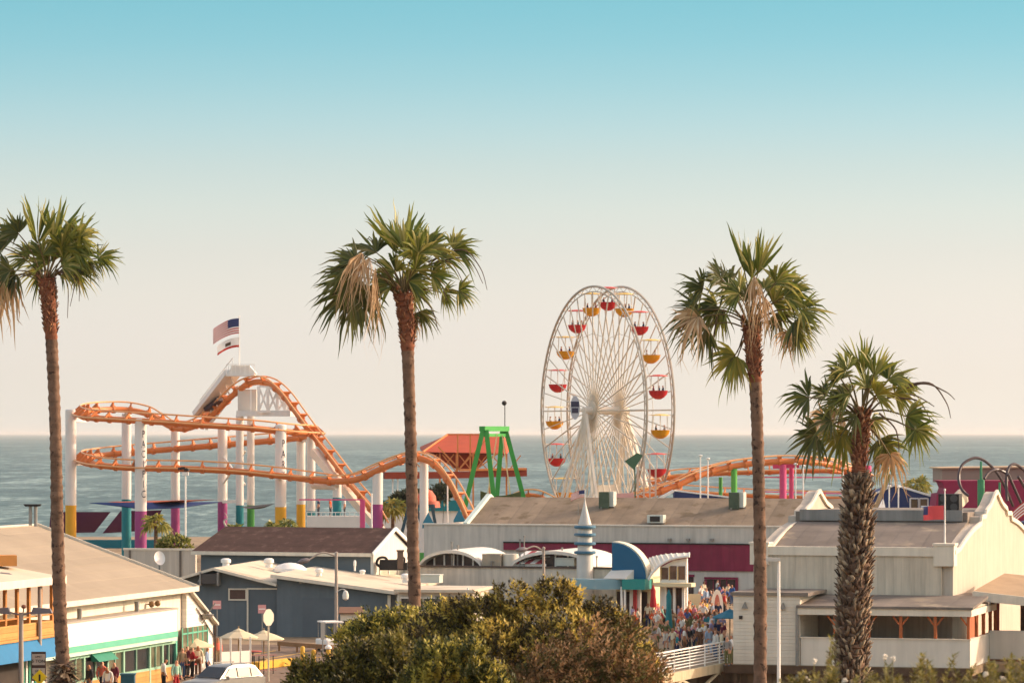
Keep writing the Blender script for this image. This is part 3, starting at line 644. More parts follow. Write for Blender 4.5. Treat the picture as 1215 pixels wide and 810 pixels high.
b = MB(); b.prism([f.w(rx0, .5, za - .05), f.w(rx0, yr, zrr), f.w(rx0, 2 * yr, za - .05)], f.ax * (34 - rx0)); t.part('roof', b, mat('tan_felt', '8f7d68', .95, .26, .5, fleck=('76654f', .6), lines=((f_arc.ax.x, f_arc.ax.y, 0), 1.0, .12, .3)))
b = MB(); b.bar(f.w(rx0 - .1, .4, za + .02), f.w(rx0 - .1, yr, zrr + .1), .35, .35); b.bar(f.w(rx0 - .1, yr, zrr + .1), f.w(rx0 - .1, 2 * yr, za), .35, .35); t.part('rake_trim', b, mat('rake_mint', 'c8d6cc', .7, .06))
def facade(px0, py0, px1, py1, name, m, d=.06, parent=None, y=0):
    (a, z1), (c, z0) = f.yp(px0, py0, y), f.yp(px1, py1, y); b = MB(); b.fbox(f, a, c, y - d, y, z0, z1); return t.part(name, b, m, parent)
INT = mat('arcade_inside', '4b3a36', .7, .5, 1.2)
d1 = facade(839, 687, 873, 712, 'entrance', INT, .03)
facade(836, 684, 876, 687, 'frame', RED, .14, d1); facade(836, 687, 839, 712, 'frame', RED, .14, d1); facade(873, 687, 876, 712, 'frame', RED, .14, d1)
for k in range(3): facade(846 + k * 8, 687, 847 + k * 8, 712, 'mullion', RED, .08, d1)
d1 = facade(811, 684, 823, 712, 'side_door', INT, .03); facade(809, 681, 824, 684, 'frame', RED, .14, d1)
for px in (795, 817, 845): 
    a, z = f.yp(px, 640); b = MB(); b.box(f.w(a, -.2, z), (.25, .35, .2), -R(17)); t.part('flood_lamp', b, GREYM)
for i, (px, py) in enumerate(((719, 611), (873, 613))):
    ly = 4.6; x = f.yp(px, py, ly)[0]; z = za - .05 + (ly - .5) / (yr - .5) * (zrr - za + .05); q = f.w(x, ly, z)
    u = T('roof_unit', ['green sided air unit high on the tan roof right of the silver spire', 'green sided air unit high on the tan roof beside the third palm'][i], 'roof unit', q, 'roof air units')
    b = MB(); b.box(q + V(-.05, 0, .55), (.8, 1.0, 1.3), -R(17)); u.part('housing', b, mat('unit_green', '4d5a48', .7, .25, 2))
    b = MB(); b.box(q + V(.55, 0, .62), (.35, .9, 1.2), -R(17)); u.part('duct', b, mat('unit_pale', 'c6c8bc', .5, .1))
    b = MB(); b.bar(q + V(.7, -.4, -.35), q + V(.7, -.4, .1), .08); b.bar(q + V(-.4, -.4, -.35), q + V(-.4, -.4, 0), .08); u.part('leg', b, GREYM)
x, _ = f.yp(779, 625, 1.2); q = f.w(x, 1.2, za + .25); u = T('roof_unit', 'small white box vent at the lower edge of the tan roof', 'roof unit', q, 'roof air units')
b = MB(); b.box(q + V(0, 0, .3), (1.3, .9, .62), -R(17)); u.part('housing', b, mat('unit_pale', ''))
b = MB(); b.box(q + V(-.15, -.46, .3), (.8, .06, .42), -R(17)); u.part('louvre', b, DARK)
# ------------------------------------------------------------------ low white buildings with arched roofs
f = f_low
LW = mat('low_white', 'd0c7b8', .85, .12, .6, streak=.22)
t = T('arched_cafe', 'low white cafe with two arched roof lights behind the green bush', 'building', f.w(6, 5, 0))
zl = f.yp(480, 672)[1]; xe = f.yp(764, 672)[0]
b = MB(); b.fbox(f, -2, xe, 0, .3, 0, zl); b.fbox(f, xe - .3, xe, .3, 12, 0, zl); t.part('wall', b, LW)
b = MB(); b.fbox(f, -2.1, xe + .1, -.12, .3, zl, zl + .12); t.part('parapet_cap', b, mat('cap_shadow', '5c5048', .8, .1))
b = MB(); b.fbox(f, -2, xe - .3, .3, 12, zl - .5, zl - .3); t.part('flat_roof', b, mat('cafe_roof', 'c2b8a8', .9, .12, .5))
for (p0, p1, pt) in ((499, 573, 652), (608, 706, 653)):
    ly = 1.2; xa, zb_ = f.yp(p0, 671, ly); xc, _ = f.yp(p1, 671, ly); zt_ = f.yp((p0 + p1) / 2, pt, ly)[1]
    cx, w, h = (xa + xc) / 2, (xc - xa) / 2, zt_ - zb_; n = 20
    arc = [(cx - w * math.cos(math.pi * k / n), zb_ + h * (math.sin(math.pi * k / n) ** 1.15)) for k in range(n + 1)]
    b = MB(); b.sheet([[f.w(x, y, z) for x, z in arc] for y in (ly - .4, ly + 7)]); b.sheet([[f.w(x, y, z - .22) for x, z in arc][::-1] for y in (ly - .4, ly + 7)])
    b.sheet([[f.w(x, ly - .4, z - .22) for x, z in arc], [f.w(x, ly - .4, z) for x, z in arc]]); r_ = t.part('arched_roof', b, mat('arch_white', 'ded6c8', .7, .06), smooth=30)
    b = MB(); g_ = [(x, z - .3) for x, z in arc if z - .3 > zb_]; b.prism([f.w(x, ly + .5, z) for x, z in g_] + [f.w(g_[-1][0], ly + .5, zb_ - .2), f.w(g_[0][0], ly + .5, zb_ - .2)], f.ay * .1); w_ = t.part('arched_window', b, mat('arch_glass', '4a3d3a', .3, .3, 1.2))
    b = MB()
    for k in (-.62, -.3, 0, .3, .62): 
        hh = h * max(0, 1 - k * k) ** .57 - .3
        if hh > .1: b.fbox(f, cx + k * w - .05, cx + k * w + .05, ly + .42, ly + .5, zb_ - .1, zb_ + hh)
    b.fbox(f, cx - .85 * w, cx + .85 * w, ly + .4, ly + .5, zb_ - .16, zb_ - .08); t.part('frame', b, WHITE, w_)
u = T('roof_unit', 'tan boxed air unit with cream drum between the two arched roof lights', 'roof unit', f.w(f.yp(590, 673, .6)[0], .8, zl), 'roof air units')
xa, z0 = f.yp(572, 676, .6); xc, z1 = f.yp(594, 657, .6); b = MB(); b.fbox(f, xa, xc, .6, 2, z0, z1); u.part('housing', b, mat('unit_tan', 'a89a86', .7, .1, 1, lines=((f.ax.x, f.ax.y, 0), .3, .1, .4)))
xa2_, _ = f.yp(602, 676, .6); b = MB(); b.cyl(f.w(xa2_, 1.3, z0), f.w(xa2_, 1.3, z1), .55, n=16); u.part('drum', b, mat('unit_cream', 'd8cfbe', .7, .08), smooth=40)
# striped awning between the arches
xa, z0 = f.yp(612, 669, 1.0); xc, z1 = f.yp(634, 653, 3.5)
t2 = T('striped_awning', 'red and white striped awning beside the arched cafe roof', 'awning', f.w(xa, 1, zl - .3))
for k in range(6):
    w = .38; b = MB(); b.prism([f.w(xa + k * w - .5, 1.0, z0 + .05), f.w(xa + (k + 1) * w - .5, 1.0, z0 + .05), f.w(xa + (k + 1) * w + .1, 3.2, z1 - .05), f.w(xa + k * w + .1, 3.2, z1 - .05)], (0, 0, .04))
    t2.part('stripe', b, mat('stripe_red', 'a8434a', .8, .06) if k % 2 else WHITE)
b = MB(); b.fbox(f, xa - .5, xa + 2.1, 1.2, 1.26, zl - .3, z0 + .05); b.fbox(f, xa + .1, xa + 2.3, 3.1, 3.16, zl - .3, z1 - .06); t2.part('support', b, WHITE)
pipes = ((536, 653, 643, 1.2), (543, 653, 647, 1.4), (617, 655, 640, 1.0), (622, 655, 636, 1.1), (667, 668, 650, 2), (583, 670, 666, .5), (708, 672, 660, 1))
for px, y0_, y1_, ly in pipes:
    x, z0 = f.yp(px, y0_, ly); z1 = f.yp(px, y1_, ly)[1]; b = MB(); b.cyl(f.w(x, ly, min(z0, zl)), f.w(x, ly, z1), .05, n=6); b.cyl(f.w(x, ly, z1 - .05), f.w(x, ly, z1 + .05), .09, n=6)
    solo('vent_pipe', 'thin vent pipe on the flat white cafe roof', 'vent pipe', b, GREYM, 'cafe roof vent pipes')
# small cream store in front, right of the second palm
fs_ = Fr(P(470, 738, 240), 10)
t = T('cream_store', 'small cream store with flat roof peeping out over the bush beside the second palm', 'store', fs_.w(2.4, 2, 0))
za_, xb_ = fs_.yp(474, 702)[1], fs_.yp(560, 702)[0]
b = MB(); b.fbox(fs_, .1, xb_, .2, 6, 0, za_); t.part('wall', b, LW)
b = MB(); b.fbox(fs_, -.1, xb_ + .2, -.3, 6.2, za_, za_ + .18); t.part('roof', b, PROOF)
xg0, xg1 = fs_.yp(516, 710)[0], fs_.yp(548, 710)[0]
b = MB(); b.fbox(fs_, xg0, xg1, .1, .2, 0, za_ - .25); t.part('shutter', b, mat('shutter_grey', '6f6a66', .7, .1, 1, lines=((0, 0, 1), .12, .06, .4)))
b = MB(); b.fbox(fs_, xg1 + .35, xg1 + .45, -.2, -.1, 0, za_ + .3); t.part('post', b, WHITE)
for k, (x0, x1) in enumerate(((.3, 1.6), (1.75, 2.9))):
    b = MB(); b.fbox(fs_, x0, x1, .14, .2, .9, za_ - .4); w = t.part('window', b, GLASS); b = MB(); b.fbox(fs_, x0 - .06, x1 + .06, .1, .14, za_ - .4, za_ - .32); t.part('frame', b, WHITE, w)
# ------------------------------------------------------------------ silver spire
q = P(694, 700, 258); q.z = 0
SILV = mat('silver_paint', 'c4bfb6', .45, .08, 1, streak=.06)
t = T('spire_tower', 'slim silver tower with four flat rings and a pointed cone top', 'tower', q)
zz = lambda py: H - (py - CY) * 258 / F
b = MB(); b.lathe([(.58, 0), (.56, zz(654)), (.50, zz(652)), (.48, zz(623))], q, 20); t.part('shaft', b, SILV, smooth=40)
for py in (625, 634, 644.5, 655):
    b = MB(); b.lathe([(.2, -.1), (.68, -.1), (.74, -.05), (.74, .05), (.68, .1), (.2, .1)], q + V(0, 0, zz(py)), 20); t.part('ring', b, mat('ring_blue', '3f6a80', .5, .08), smooth=30)
b = MB(); b.lathe([(.46, 0), (.3, .55), (.13, 1.2), (.05, 1.6), (.03, 1.75)], q + V(0, 0, zz(622)), 18); t.part('cone', b, SILV, smooth=40)
b = MB(); b.cyl(q + V(0, 0, zz(598)), q + V(0, 0, zz(580)), .025, n=6); t.part('mast', b, WHITE)
b = MB(); b.cyl(q + V(-.45, .1, zz(622)), q + V(-.45, .1, zz(597)), .02, n=6); t.part('aerial', b, GREYM)
def stars(u, v):
    if u < .42 and v < .54: return 2
    return 0 if int(v * 13) % 2 == 0 else 1
flag('flag', 'striped national flag streaming left from the silver spire', q + V(0, 0, zz(581)), .95, .48, (-1, .1, 0), [FR, FW, FB], stars, ny=13, amp=.05, droop=.3)
# ------------------------------------------------------------------ entry pavilion with quarter-round fin
f = Fr(P(726, 686, 255), 17)
TEAL = mat('teal_paint', '2f8d86', .5, .06, 1); BLU = mat('fin_blue', '1f5d80', .55, .05, .8)
t = T('entry_pavilion', 'white pavilion with a blue quarter-round fin and a swooping ribbed roof by the crowd', 'pavilion', f.w(2, 2, 0))
zb_ = f.yp(726, 686)[1]; zt_ = f.yp(726, 643.5)[1]; xr_ = f.yp(766, 686)[0]; n = 16
arc = [(xr_ * math.sin(math.pi / 2 * k / n), zb_ + (zt_ - zb_) * math.cos(math.pi / 2 * k / n)) for k in range(n + 1)]
b = MB(); b.prism([f.w(0, 0, zb_)] + [f.w(x, 0, z) for x, z in arc], f.ay * .12); t.part('fin_panel', b, BLU)
arc2 = [(x * 1.05, zb_ + (z - zb_) * 1.03) for x, z in arc]
b = MB(); b.prism([f.w(0, .121, zb_)] + [f.w(x, .121, z) for x, z in arc2], f.ay * 1.3); t.part('fin_back', b, mat('fin_cream', 'd9d0b8', .7, .05))
xw0, xw1 = f.yp(728, 690)[0], f.yp(764, 690)[0]
b = MB(); b.fbox(f, .05, xw1 + .4, .9, 6, 0, zb_ - .02); t.part('wall', b, mat('pav_cream', 'd8c8a4', .8, .06, 1))
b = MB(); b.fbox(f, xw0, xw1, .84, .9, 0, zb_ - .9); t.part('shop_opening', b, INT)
for px in (737.5, 741.5):
    x = f.yp(px, 720, -.7)[0]; b = MB(); b.cyl(f.w(x, -.7, 0), f.w(x, -.7, zb_ - .5), .08, n=8); t.part('post', b, WHITE)
x = f.yp(753.5, 720, .2)[0]; b = MB(); b.fbox(f, x - .12, x + .12, .1, .35, 0, zb_ - .45); t.part('red_column', b, mat('red_paint', 'b23a3a', .6, .06))
for px in (758, 749): x = f.yp(px, 720, .3)[0]; b = MB(); b.fbox(f, x - .12, x + .12, .3, .5, 0, zb_ - .45); t.part('white_column', b, WHITE)
# curved canopy band
cx = f.yp(716, 690, .8)[0]; z0, z1 = f.yp(716, 698)[1], f.yp(716, 686.5)[1]; rr = 2.0
b = MB(); A = [math.pi + math.pi * k / 24 for k in range(25)]
o_ = [(cx + rr * 1.1 * math.cos(a), .8 + rr * math.sin(a)) for a in A]
b.prism([f.w(x, y, z0) for x, y in o_], (0, 0, z1 - z0)); t.part('curved_canopy', b, mat('canopy_blue', '7fa3ad', .3, .05, spec=.5), smooth=30)
xk = f.yp(738, 690, -.9)[0]; xk1 = f.yp(765, 690, -.9)[0]
b = MB(); b.fbox(f, xk, xk1, -.9, .85, z0, z1 + .02); t.part('teal_canopy', b, TEAL)
pw = [f.yp(716, 685, -.8), f.yp(728, 673, .3), f.yp(756, 672, .3), f.yp(742, 685, -.8)]
b = MB(); q4 = [f.w(pw[0][0], -.8, z1 + .03), f.w(pw[1][0], .3, pw[1][1]), f.w(pw[2][0], .3, pw[2][1]), f.w(pw[3][0], -.8, z1 + .03)]
b.hexa(q4[:1] + [q4[3], f.w(pw[2][0], .33, z1 + .03), f.w(pw[1][0], .33, z1 + .03)] + [q4[0] + V(0, 0, .05), q4[3] + V(0, 0, .05), q4[2], q4[1]]); t.part('sloping_plate', b, mat('plate_white', 'd6d0c4', .6, .06))
# swoop roof
fr_ = [(769, 687), (772, 681), (777, 675), (784, 668.5), (794, 663), (805, 660), (818, 658.5)]
bk_ = [(764, 668), (766, 665), (771, 661.5), (779, 659), (790, 657), (803, 656), (818, 655.3)]
A_ = [f.w(f.yp(*p, .2)[0], .2, f.yp(*p, .2)[1]) for p in fr_]; B_ = [f.w(f.yp(*p, 4.2)[0], 4.2, f.yp(*p, 4.2)[1]) for p in bk_]
A_, B_ = crv(A_, 4), crv(B_, 4)
b = MB(); b.sheet([A_, B_]); b.sheet([[p - V(0, 0, .14) for p in B_], [p - V(0, 0, .14) for p in A_]]); b.sheet([[p - V(0, 0, .14) for p in A_], A_]); t.part('swoop_roof', b, mat('swoop_white', 'd9d2c2', .6, .06), smooth=30)
for k in range(0, len(A_), 2):
    b = MB(); b.bar(A_[k] + V(0, 0, .01), B_[k] + V(0, 0, .01), .09, .05); t.part('roof_rib', b, mat('rib_cream', 'ede5d4', .6, .05))
b = MB(); b.tube([p - V(0, .1, .05) for p in A_], .09, 6); t.part('roof_edge', b, WHITE)
x0, x1 = f.yp(783, 690, .5)[0], f.yp(815, 690, .5)[0]; ztop = f.yp(812, 662, .5)[1]
sl_ = [f.w(x0, .5, 0), f.w(x1, .5, 0), f.w(x1, .5, ztop), f.w((x0 + x1) / 2, .5, ztop - .15), f.w(x0, .5, f.yp(783, 673, .5)[1])]
b = MB(); b.prism(sl_, f.ay * .25); t.part('side_wall', b, WHITE)
for k in range(3):
    a = x0 + .12 + k * .58; b = MB(); b.fbox(f, a, a + .45, .46, .5, f.yp(800, 687, .5)[1], f.yp(800, 671, .5)[1] - (.12 if k == 0 else 0)); w = t.part('window', b, mat('window_brown', '6b5040', .3, .5, 2)); 
    b = MB(); b.fbox(f, a - .07, a, .44, .5, f.yp(800, 688, .5)[1], f.yp(800, 670, .5)[1] - .1); t.part('frame', b, mat('frame_gold', 'd9b97a', .6), w)
xs1 = f.yp(823, 693, .0)[0]
b = MB(); b.fbox(f, x0 - .2, xs1, -.6, .5, f.yp(800, 695.5, 0)[1], f.yp(800, 691, 0)[1]); t.part('flat_canopy', b, mat('canopy_gold', 'e0cfa6', .7, .06))
b = MB(); b.fbox(f, x0 + .3, x1 - .1, .44, .5, 0, f.yp(800, 697, .5)[1]); t.part('doorway', b, INT)
for k in range(3): b = MB(); a = x0 + .35 + k * .62; b.fbox(f, a, a + .18, .2, .4, 0, f.yp(800, 696, .5)[1]); t.part('white_column', b, WHITE)

# odds and ends on the flat roofs
extra = [('roof_unit', 'dark air unit with bent pipes beside the white battened gable', 462, 676, f_blue, 14, 'coil'), ('roof_unit', 'low white roof box right of the arched cafe window', 655, 668, f_low, 2.2, 'box'), ('roof_unit', 'small grey roof box left of the silver spire', 672, 670, f_low, 1.4, 'box'), ('skylight', 'white domed skylight midway on the pale roofs', 344, 676, f_blue, 9, 'dome'), ('roof_unit', 'flat cream roof box behind the second palm', 512, 690, f_blue, 8, 'box'), ('roof_duct', 'short brown duct standing beside the dark piped unit', 475, 672, f_blue, 14, 'duct')]
for nm, lb, px, py, fr_x, ly, kd in extra:
    x, z = fr_x.yp(px, py, ly); q = fr_x.w(x, ly, z); b = MB()
    if kd == 'coil':
        b.box(q + V(0, .2, .35), (1.2, .7, .7), -.2); b.box(q + V(.95, .1, .25), (.6, .5, .5), -.2); b.tube(crv([q + V(-.6, 0, .2), q + V(-.85, -.1, .45), q + V(-.7, -.2, .8), q + V(-.3, -.1, .85), q + V(-.1, .1, .6)], 4), .09, 6)
        b.tube(crv([q + V(.5, 0, .6), q + V(.7, -.1, .9), q + V(1.0, 0, .8), q + V(1.0, .1, .5)], 4), .07, 6); m = DARK
    elif kd == 'box': b.box(q + V(0, 0, .2), (1.3, .9, .5), -.25); b.box(q + V(0, 0, .47), (1.4, 1.0, .06), -.25); m = mat('unit_pale', '')
    elif kd == 'dome': b.lathe([(1.15, -.1), (1.1, .12), (.8, .34), (.4, .46), (.02, .5)], q, 18); m = WHITE
    else: b.box(q + V(0, 0, .45), (.4, .4, 1.2)); b.box(q + V(0, 0, 1.08), (.52, .52, .1)); m = mat('duct_brown', '6e5a4c', .7, .15)
    solo(nm, lb, 'skylight' if kd == 'dome' else 'roof unit', b, m, smooth=40 if kd in ('dome', 'coil') else None)
# ------------------------------------------------------------------ big wheel
WCREAM = mat('wheel_white', 'e6dccb', .5, .06, .8)
WSPK = mat('spoke_cream', 'cdbfaa', .5, .06, .8)
WRIM = mat('rim_white', 'b5a795', .5, .08, .6)
GY, GR = mat('gondola_yellow', 'd9971e', .5, .06), mat('gondola_red', 'c0272d', .5, .06)
GYC, GRC = mat('canopy_yellow', 'e3c06a', .6, .06), mat('canopy_red', 'cf5148', .6, .06)
HB = P(719, 487, 400); ga = R(24)                       # axle runs left-near to right-far
AXD = V(math.cos(ga), math.sin(ga), 0); PL = V(-math.sin(ga), math.cos(ga), 0); RW = 13.0; HWD = 1.55
t = T('ferris_wheel', 'tall white ferris wheel with red and yellow hanging gondolas', 'ferris wheel', V(HB.x, HB.y, 0))
def wp(s_, ang, r): return HB + AXD * s_ + PL * (r * math.cos(ang)) + V(0, 0, r * math.sin(ang))
for s_ in (-HWD, HWD):
    b = MB(); b.tube([wp(s_, 2 * math.pi * k / 80, RW) for k in range(80)], .13, 6, closed=True); b.tube([wp(s_, 2 * math.pi * k / 80, RW - .55) for k in range(80)], .06, 5, closed=True)
    for k in range(40): a = 2 * math.pi * k / 40; b.tube([wp(s_, a, RW), wp(s_, a + math.pi / 40, RW - .55), wp(s_, a + math.pi / 20, RW)], .035, 4)
    rim = t.part('rim', b, WRIM, smooth=40)
    b = MB()
    for k in range(40):
        a = 2 * math.pi * k / 40; b.tube([wp(s_ * .95, a + .03, .7), wp(s_, a, RW - .5)], .06 if k % 2 else .075, 5)
    for k in range(20):
        a = 2 * math.pi * (k + .5) / 20; b.tube([wp(s_, a - math.pi / 20, RW * .62), wp(s_, a + math.pi / 20, RW * .62)], .03, 4)
    sp = t.part('spokes', b, WSPK)
b = MB(); b.cyl(HB - AXD * 2.6, HB + AXD * 2.6, .42, n=14); ax_ = t.part('axle', b, WCREAM)
for s_ in (-HWD, HWD):
    b = MB(); b.cyl(HB + AXD * (s_ - .12), HB + AXD * (s_ + .12), .95, n=20); t.part('hub', b, WSPK, ax_)
for k, sg in enumerate((-1, 1)):
    for q_ in (-1, 1):
        top = HB + AXD * sg * 2.35; ft = V(HB.x, HB.y, 0) + AXD * sg * 3.6 + PL * q_ * 7.2
        b = MB(); b.bar(top, ft, .27, .27); b.bar(top + PL * q_ * -.25 - V(0, 0, 1.2), ft - PL * q_ * 1.2, .22, .22)
        for m in range(9):
            u, v = m / 9, (m + 1) / 9
            b.bar(top.lerp(ft, u), (top + PL * q_ * -.25 - V(0, 0, 1.2)).lerp(ft - PL * q_ * 1.2, v), .1, .1)
        t.part('support_leg', b, WCREAM)
    b = MB(); b.bar(V(HB.x, HB.y, 6) + AXD * sg * 2.95 - PL * 4.3, V(HB.x, HB.y, 6) + AXD * sg * 2.95 + PL * 4.3, .16)
    for m in (-1, 0, 1): b.bar(V(HB.x, HB.y, 0) + AXD * sg * 3.4 + PL * m * 1.4, HB + AXD * sg * 2.5 + PL * m * .25, .16)
    t.part('cross_brace', b, WCREAM)
b = MB(); q = V(HB.x, HB.y, 0); b.hexa([q + AXD * a * 3.6 + PL * c * 1.6 for a, c in ((-1, -1), (1, -1), (1, 1), (-1, 1))] + [q + AXD * a * 1.4 + PL * c * .5 + V(0, 0, 7.6) for a, c in ((-1, -1), (1, -1), (1, 1), (-1, 1))]); t.part('central_tower', b, mat('tower_panel', 'e0d8c8', .6, .12, .8, streak=.1))
b = MB(); c = wp(-2.75, math.pi, .0) + V(-.75, 0, .3)
o8 = [(.5 * math.cos(a), 1.25 * math.sin(a)) for a in [2 * math.pi * k / 24 for k in range(24)]]
b.prism([c + V(x, 0, z) for x, z in o8], V(0, .12, 0)); sg_ = t.part('oval_sign', b, mat('sign_grey', 'b9bcc2', .6, .05))
for z0_, z1_, w in ((.08, .66, .42), (-.56, -.02, .34)):
    b = MB(); b.prism([c + V(-w, 0, z0_), c + V(w, 0, z0_), c + V(w, 0, z1_), c + V(-w, 0, z1_)], V(0, -.04, 0)); pn = t.part('sign_plate', b, mat('sign_navy', '3c3d52', .6, .05), sg_)
b = MB(); b.bar(c + V(.3, .12, 0), HB - AXD * 2.5, .12); t.part('sign_arm', b, WCREAM, sg_)
gproto = {}
CAN = [(.02, .09), (.5, .06), (.95, -.05), (1.02, -.09), (.94, -.09), (.02, -.03)]
TUB = [(.02, -.5), (.3, -.47), (.62, -.28), (.88, .0), (.98, .36), (1.02, .4), (.95, .4), (.84, .06), (.02, -.1)]
for k in range(20):
    a = 2 * math.pi * (k + .12) / 20; c = wp(0, a, RW - .1); red = k % 2
    if red not in gproto:
        b = MB(); b.lathe(CAN, c, 16); cn = t.part('gondola', b, GRC if red else GYC, smooth=40); gproto[red] = (cn, c)
        b = MB(); b.lathe(TUB, c + V(0, 0, -1.95), 16); t.part('basket', b, GR if red else GY, cn, smooth=50)
        b = MB(); b.cyl(c - AXD * HWD, c + AXD * HWD, .05, n=6); b.cyl(c + V(0, 0, -2.2), c, .05, n=6)
        for j in range(4): b.cyl(c + V(1.08 * math.cos(j * 1.57 + .8), 1.08 * math.sin(j * 1.57 + .8), -1.5), c + V(1.0 * math.cos(j * 1.57 + .8), 1.0 * math.sin(j * 1.57 + .8), -.1), .03, n=5)
        t.part('hanger', b, WCREAM, cn)
    else:
        cn, c0 = gproto[red]; n_ = copy_tree(cn, t.e); n_.location = Vector(cn.location) + (c - c0)
GON = [wp(0, 2 * math.pi * (k + .12) / 20, RW - .1) + V(0, 0, -1.95) for k in range(20)]

# ------------------------------------------------------------------ roller coaster
OR = mat('coaster_orange', 'cf7a42', .45, .08, .8); ORL = mat('rail_orange', 'e6aa74', .45, .1, 1)
CW = mat('column_white', 'dfd8cf', .6, .05, .6, streak=.06)
PCOL = {k: mat('column_' + k, v, .6, .06, .8) for k, v in dict(yellow='d9a02c', teal='1f7d84', purple='9c4478', green='4f9a4a', pink='d2507e', lime='5fae4c').items()}
def track(t, pts, name='track', rs=.31, gauge=.55, n=6, bank=None, tie=1.8):
    """A spine tube with two rails on cross ties; bank leans the rails to the inside of the turns."""
    q = crv([P(*p[:3]) for p in pts], n); bk = [p[3] if len(p) > 3 else 0 for p in pts]
    N_ = len(q); l_, r_ = [], []; up = V(0, 0, 1); ups = []
    for i in range(N_):
        d = (q[min(i + 1, N_ - 1)] - q[max(i - 1, 0)]).normalized(); s_ = d.cross(V(0, 0, 1))
        s_ = s_.normalized() if s_.length > .05 else V(0, 1, 0)
        u = i / n; k = min(int(u), len(bk) - 1); k2 = min(k + 1, len(bk) - 1); an = R(bk[k] + (bk[k2] - bk[k]) * (u - k))
        uz = s_.cross(d); s2 = s_ * math.cos(an) + uz * math.sin(an); u2 = s2.cross(d)
        l_.append(q[i] + u2 * .58 - s2 * gauge); r_.append(q[i] + u2 * .58 + s2 * gauge); ups.append(u2)
    b = MB(); b.tube(q, rs, 8); tr = t.part(name, b, OR, smooth=50)
    for rr in (l_, r_): b = MB(); b.tube(rr, .085, 6); t.part('rail', b, ORL, tr, smooth=50)
    acc = 0
    for i in range(1, N_ - 1):
        acc += (q[i] - q[i - 1]).length
        if acc > tie:
            acc = 0; d = (q[i + 1] - q[i - 1]).normalized() * .14; b = MB()
            b.prism([q[i] - d * .5 - ups[i] * .1, l_[i] - d * .5, l_[i] - d * .5 + ups[i] * .06, r_[i] - d * .5 + ups[i] * .06, r_[i] - d * .5], d)
            b.tube([q[i] - d * 1.3, q[i] + d * 1.3], rs * 1.3, 8); t.part('cross_tie', b, OR, tr)
    return q, l_, r_
t = T('roller_coaster', 'orange steel roller coaster on tall white columns with painted bases', 'roller coaster', P(250, 669, 380))
B = 42
main = [(452, 624, 368), (440, 603, 369), (415, 573, 372), (390, 540, 375), (368, 512, 378), (352, 490, 380), (338, 471, 382), (322, 457, 384), (307, 453, 385), (292, 457, 386), (275, 470, 388),
        (258, 487, 390), (240, 501, 392), (222, 508, 394, -10), (205, 507, 396, -30), (190, 499, 397, -B), (175, 491, 398, -B), (150, 486, 398, -B), (120, 486, 396, -B), (101, 488, 391, -B), (95, 491, 384, -B), (104, 495, 378, -B), (130, 497, 375, -B),
        (180, 500, 373, -B), (240, 504, 372, -B), (300, 508, 372, -B), (350, 513, 374, -B), (370, 514, 379, -B), (376, 515, 386, -B), (365, 518, 392, -B), (330, 522, 395, -B), (260, 528, 397, -B), (200, 533, 399, -B), (150, 537, 400, -B),
        (113, 541, 397, -B), (97, 544, 389, -B), (101, 548, 381, -B), (120, 552, 376, -B), (160, 555, 374, -B), (220, 556, 372, -B), (280, 559, 371, -B), (330, 564, 370, -B), (370, 569, 369, -25), (400, 571, 368), (425, 568, 367), (450, 557, 366),
        (475, 547, 365), (495, 543, 364), (515, 551, 363), (533, 572, 362), (547, 597, 361), (558, 620, 360)]
q0, l0, r0 = track(t, main)
def column(px, top, chg, D, r, colr, base=None, word=None, w2=None):
    a = P(px, top, D); z1 = P(px, chg, D).z; b = MB(); b.cyl(V(a.x, a.y, z1), a, r, n=18); b.lathe([(r, 0), (r * .9, .12), (.02, .16)], a, 18)
    c = t.part('support_column', b, CW, smooth=40)
    b = MB(); b.cyl(V(a.x, a.y, 0), V(a.x, a.y, z1), r + .003, n=18); t.part('painted_base', b, PCOL[colr], c, smooth=40)
    if word:
        ang = R(36)
        text('lettering', '\n'.join(word), c, V(a.x + (r + .015) * math.sin(ang) * .9, a.y - (r + .02) * math.cos(ang), a.z - w2), (R(90), 0, ang * .6), 1.0 if len(word) > 5 else 1.05, mat('letter_dark', '504d52', .7, .05), .62, .98, t.loc)
    return a
cols = [(84, 487, 599, 384, .55, 'yellow'), (150, 492, 592, 399, .5, 'teal'), (208, 508, 599, 399, .46, 'purple'), (264, 505, 595, 396, .5, 'purple'), (284.5, 493, 599, 388, .40, 'teal'), (297.5, 493, 599, 390, .38, 'green'),
        (357, 520, 598, 394, .46, 'yellow'), (369, 517, 606, 391, .44, 'teal'), (400, 575, 590, 369, .42, 'teal'), (448, 560, 598, 366.5, .5, 'purple'), (503, 548, 655, 364.5, .42, 'green')]
for c_ in cols: column(*c_)
column(167, 498, 606, 373.6, .58, 'purple', word='PACIFIC', w2=4.35); column(333, 505, 601, 372.6, .55, 'yellow', word='PARK', w2=3.3)
# arms that carry the turns
for (px, py, D, px2, py2, D2) in ((84, 497, 384, 100, 498, 388), (84, 549, 384, 100, 549, 388), (150, 495, 399, 150, 488, 398), (357, 522, 394, 365, 520, 392), (400, 577, 369, 400, 572, 368), (167, 500, 373.6, 172, 500, 373.2), (167, 556, 373.6, 172, 556, 373.8), (333, 513, 372.6, 331, 511, 372.7), (333, 566, 372.6, 331, 565, 370)):
    b = MB(); b.bar(P(px, py, D), P(px2, py2, D2), .4, .5); t.part('bracket', b, CW)
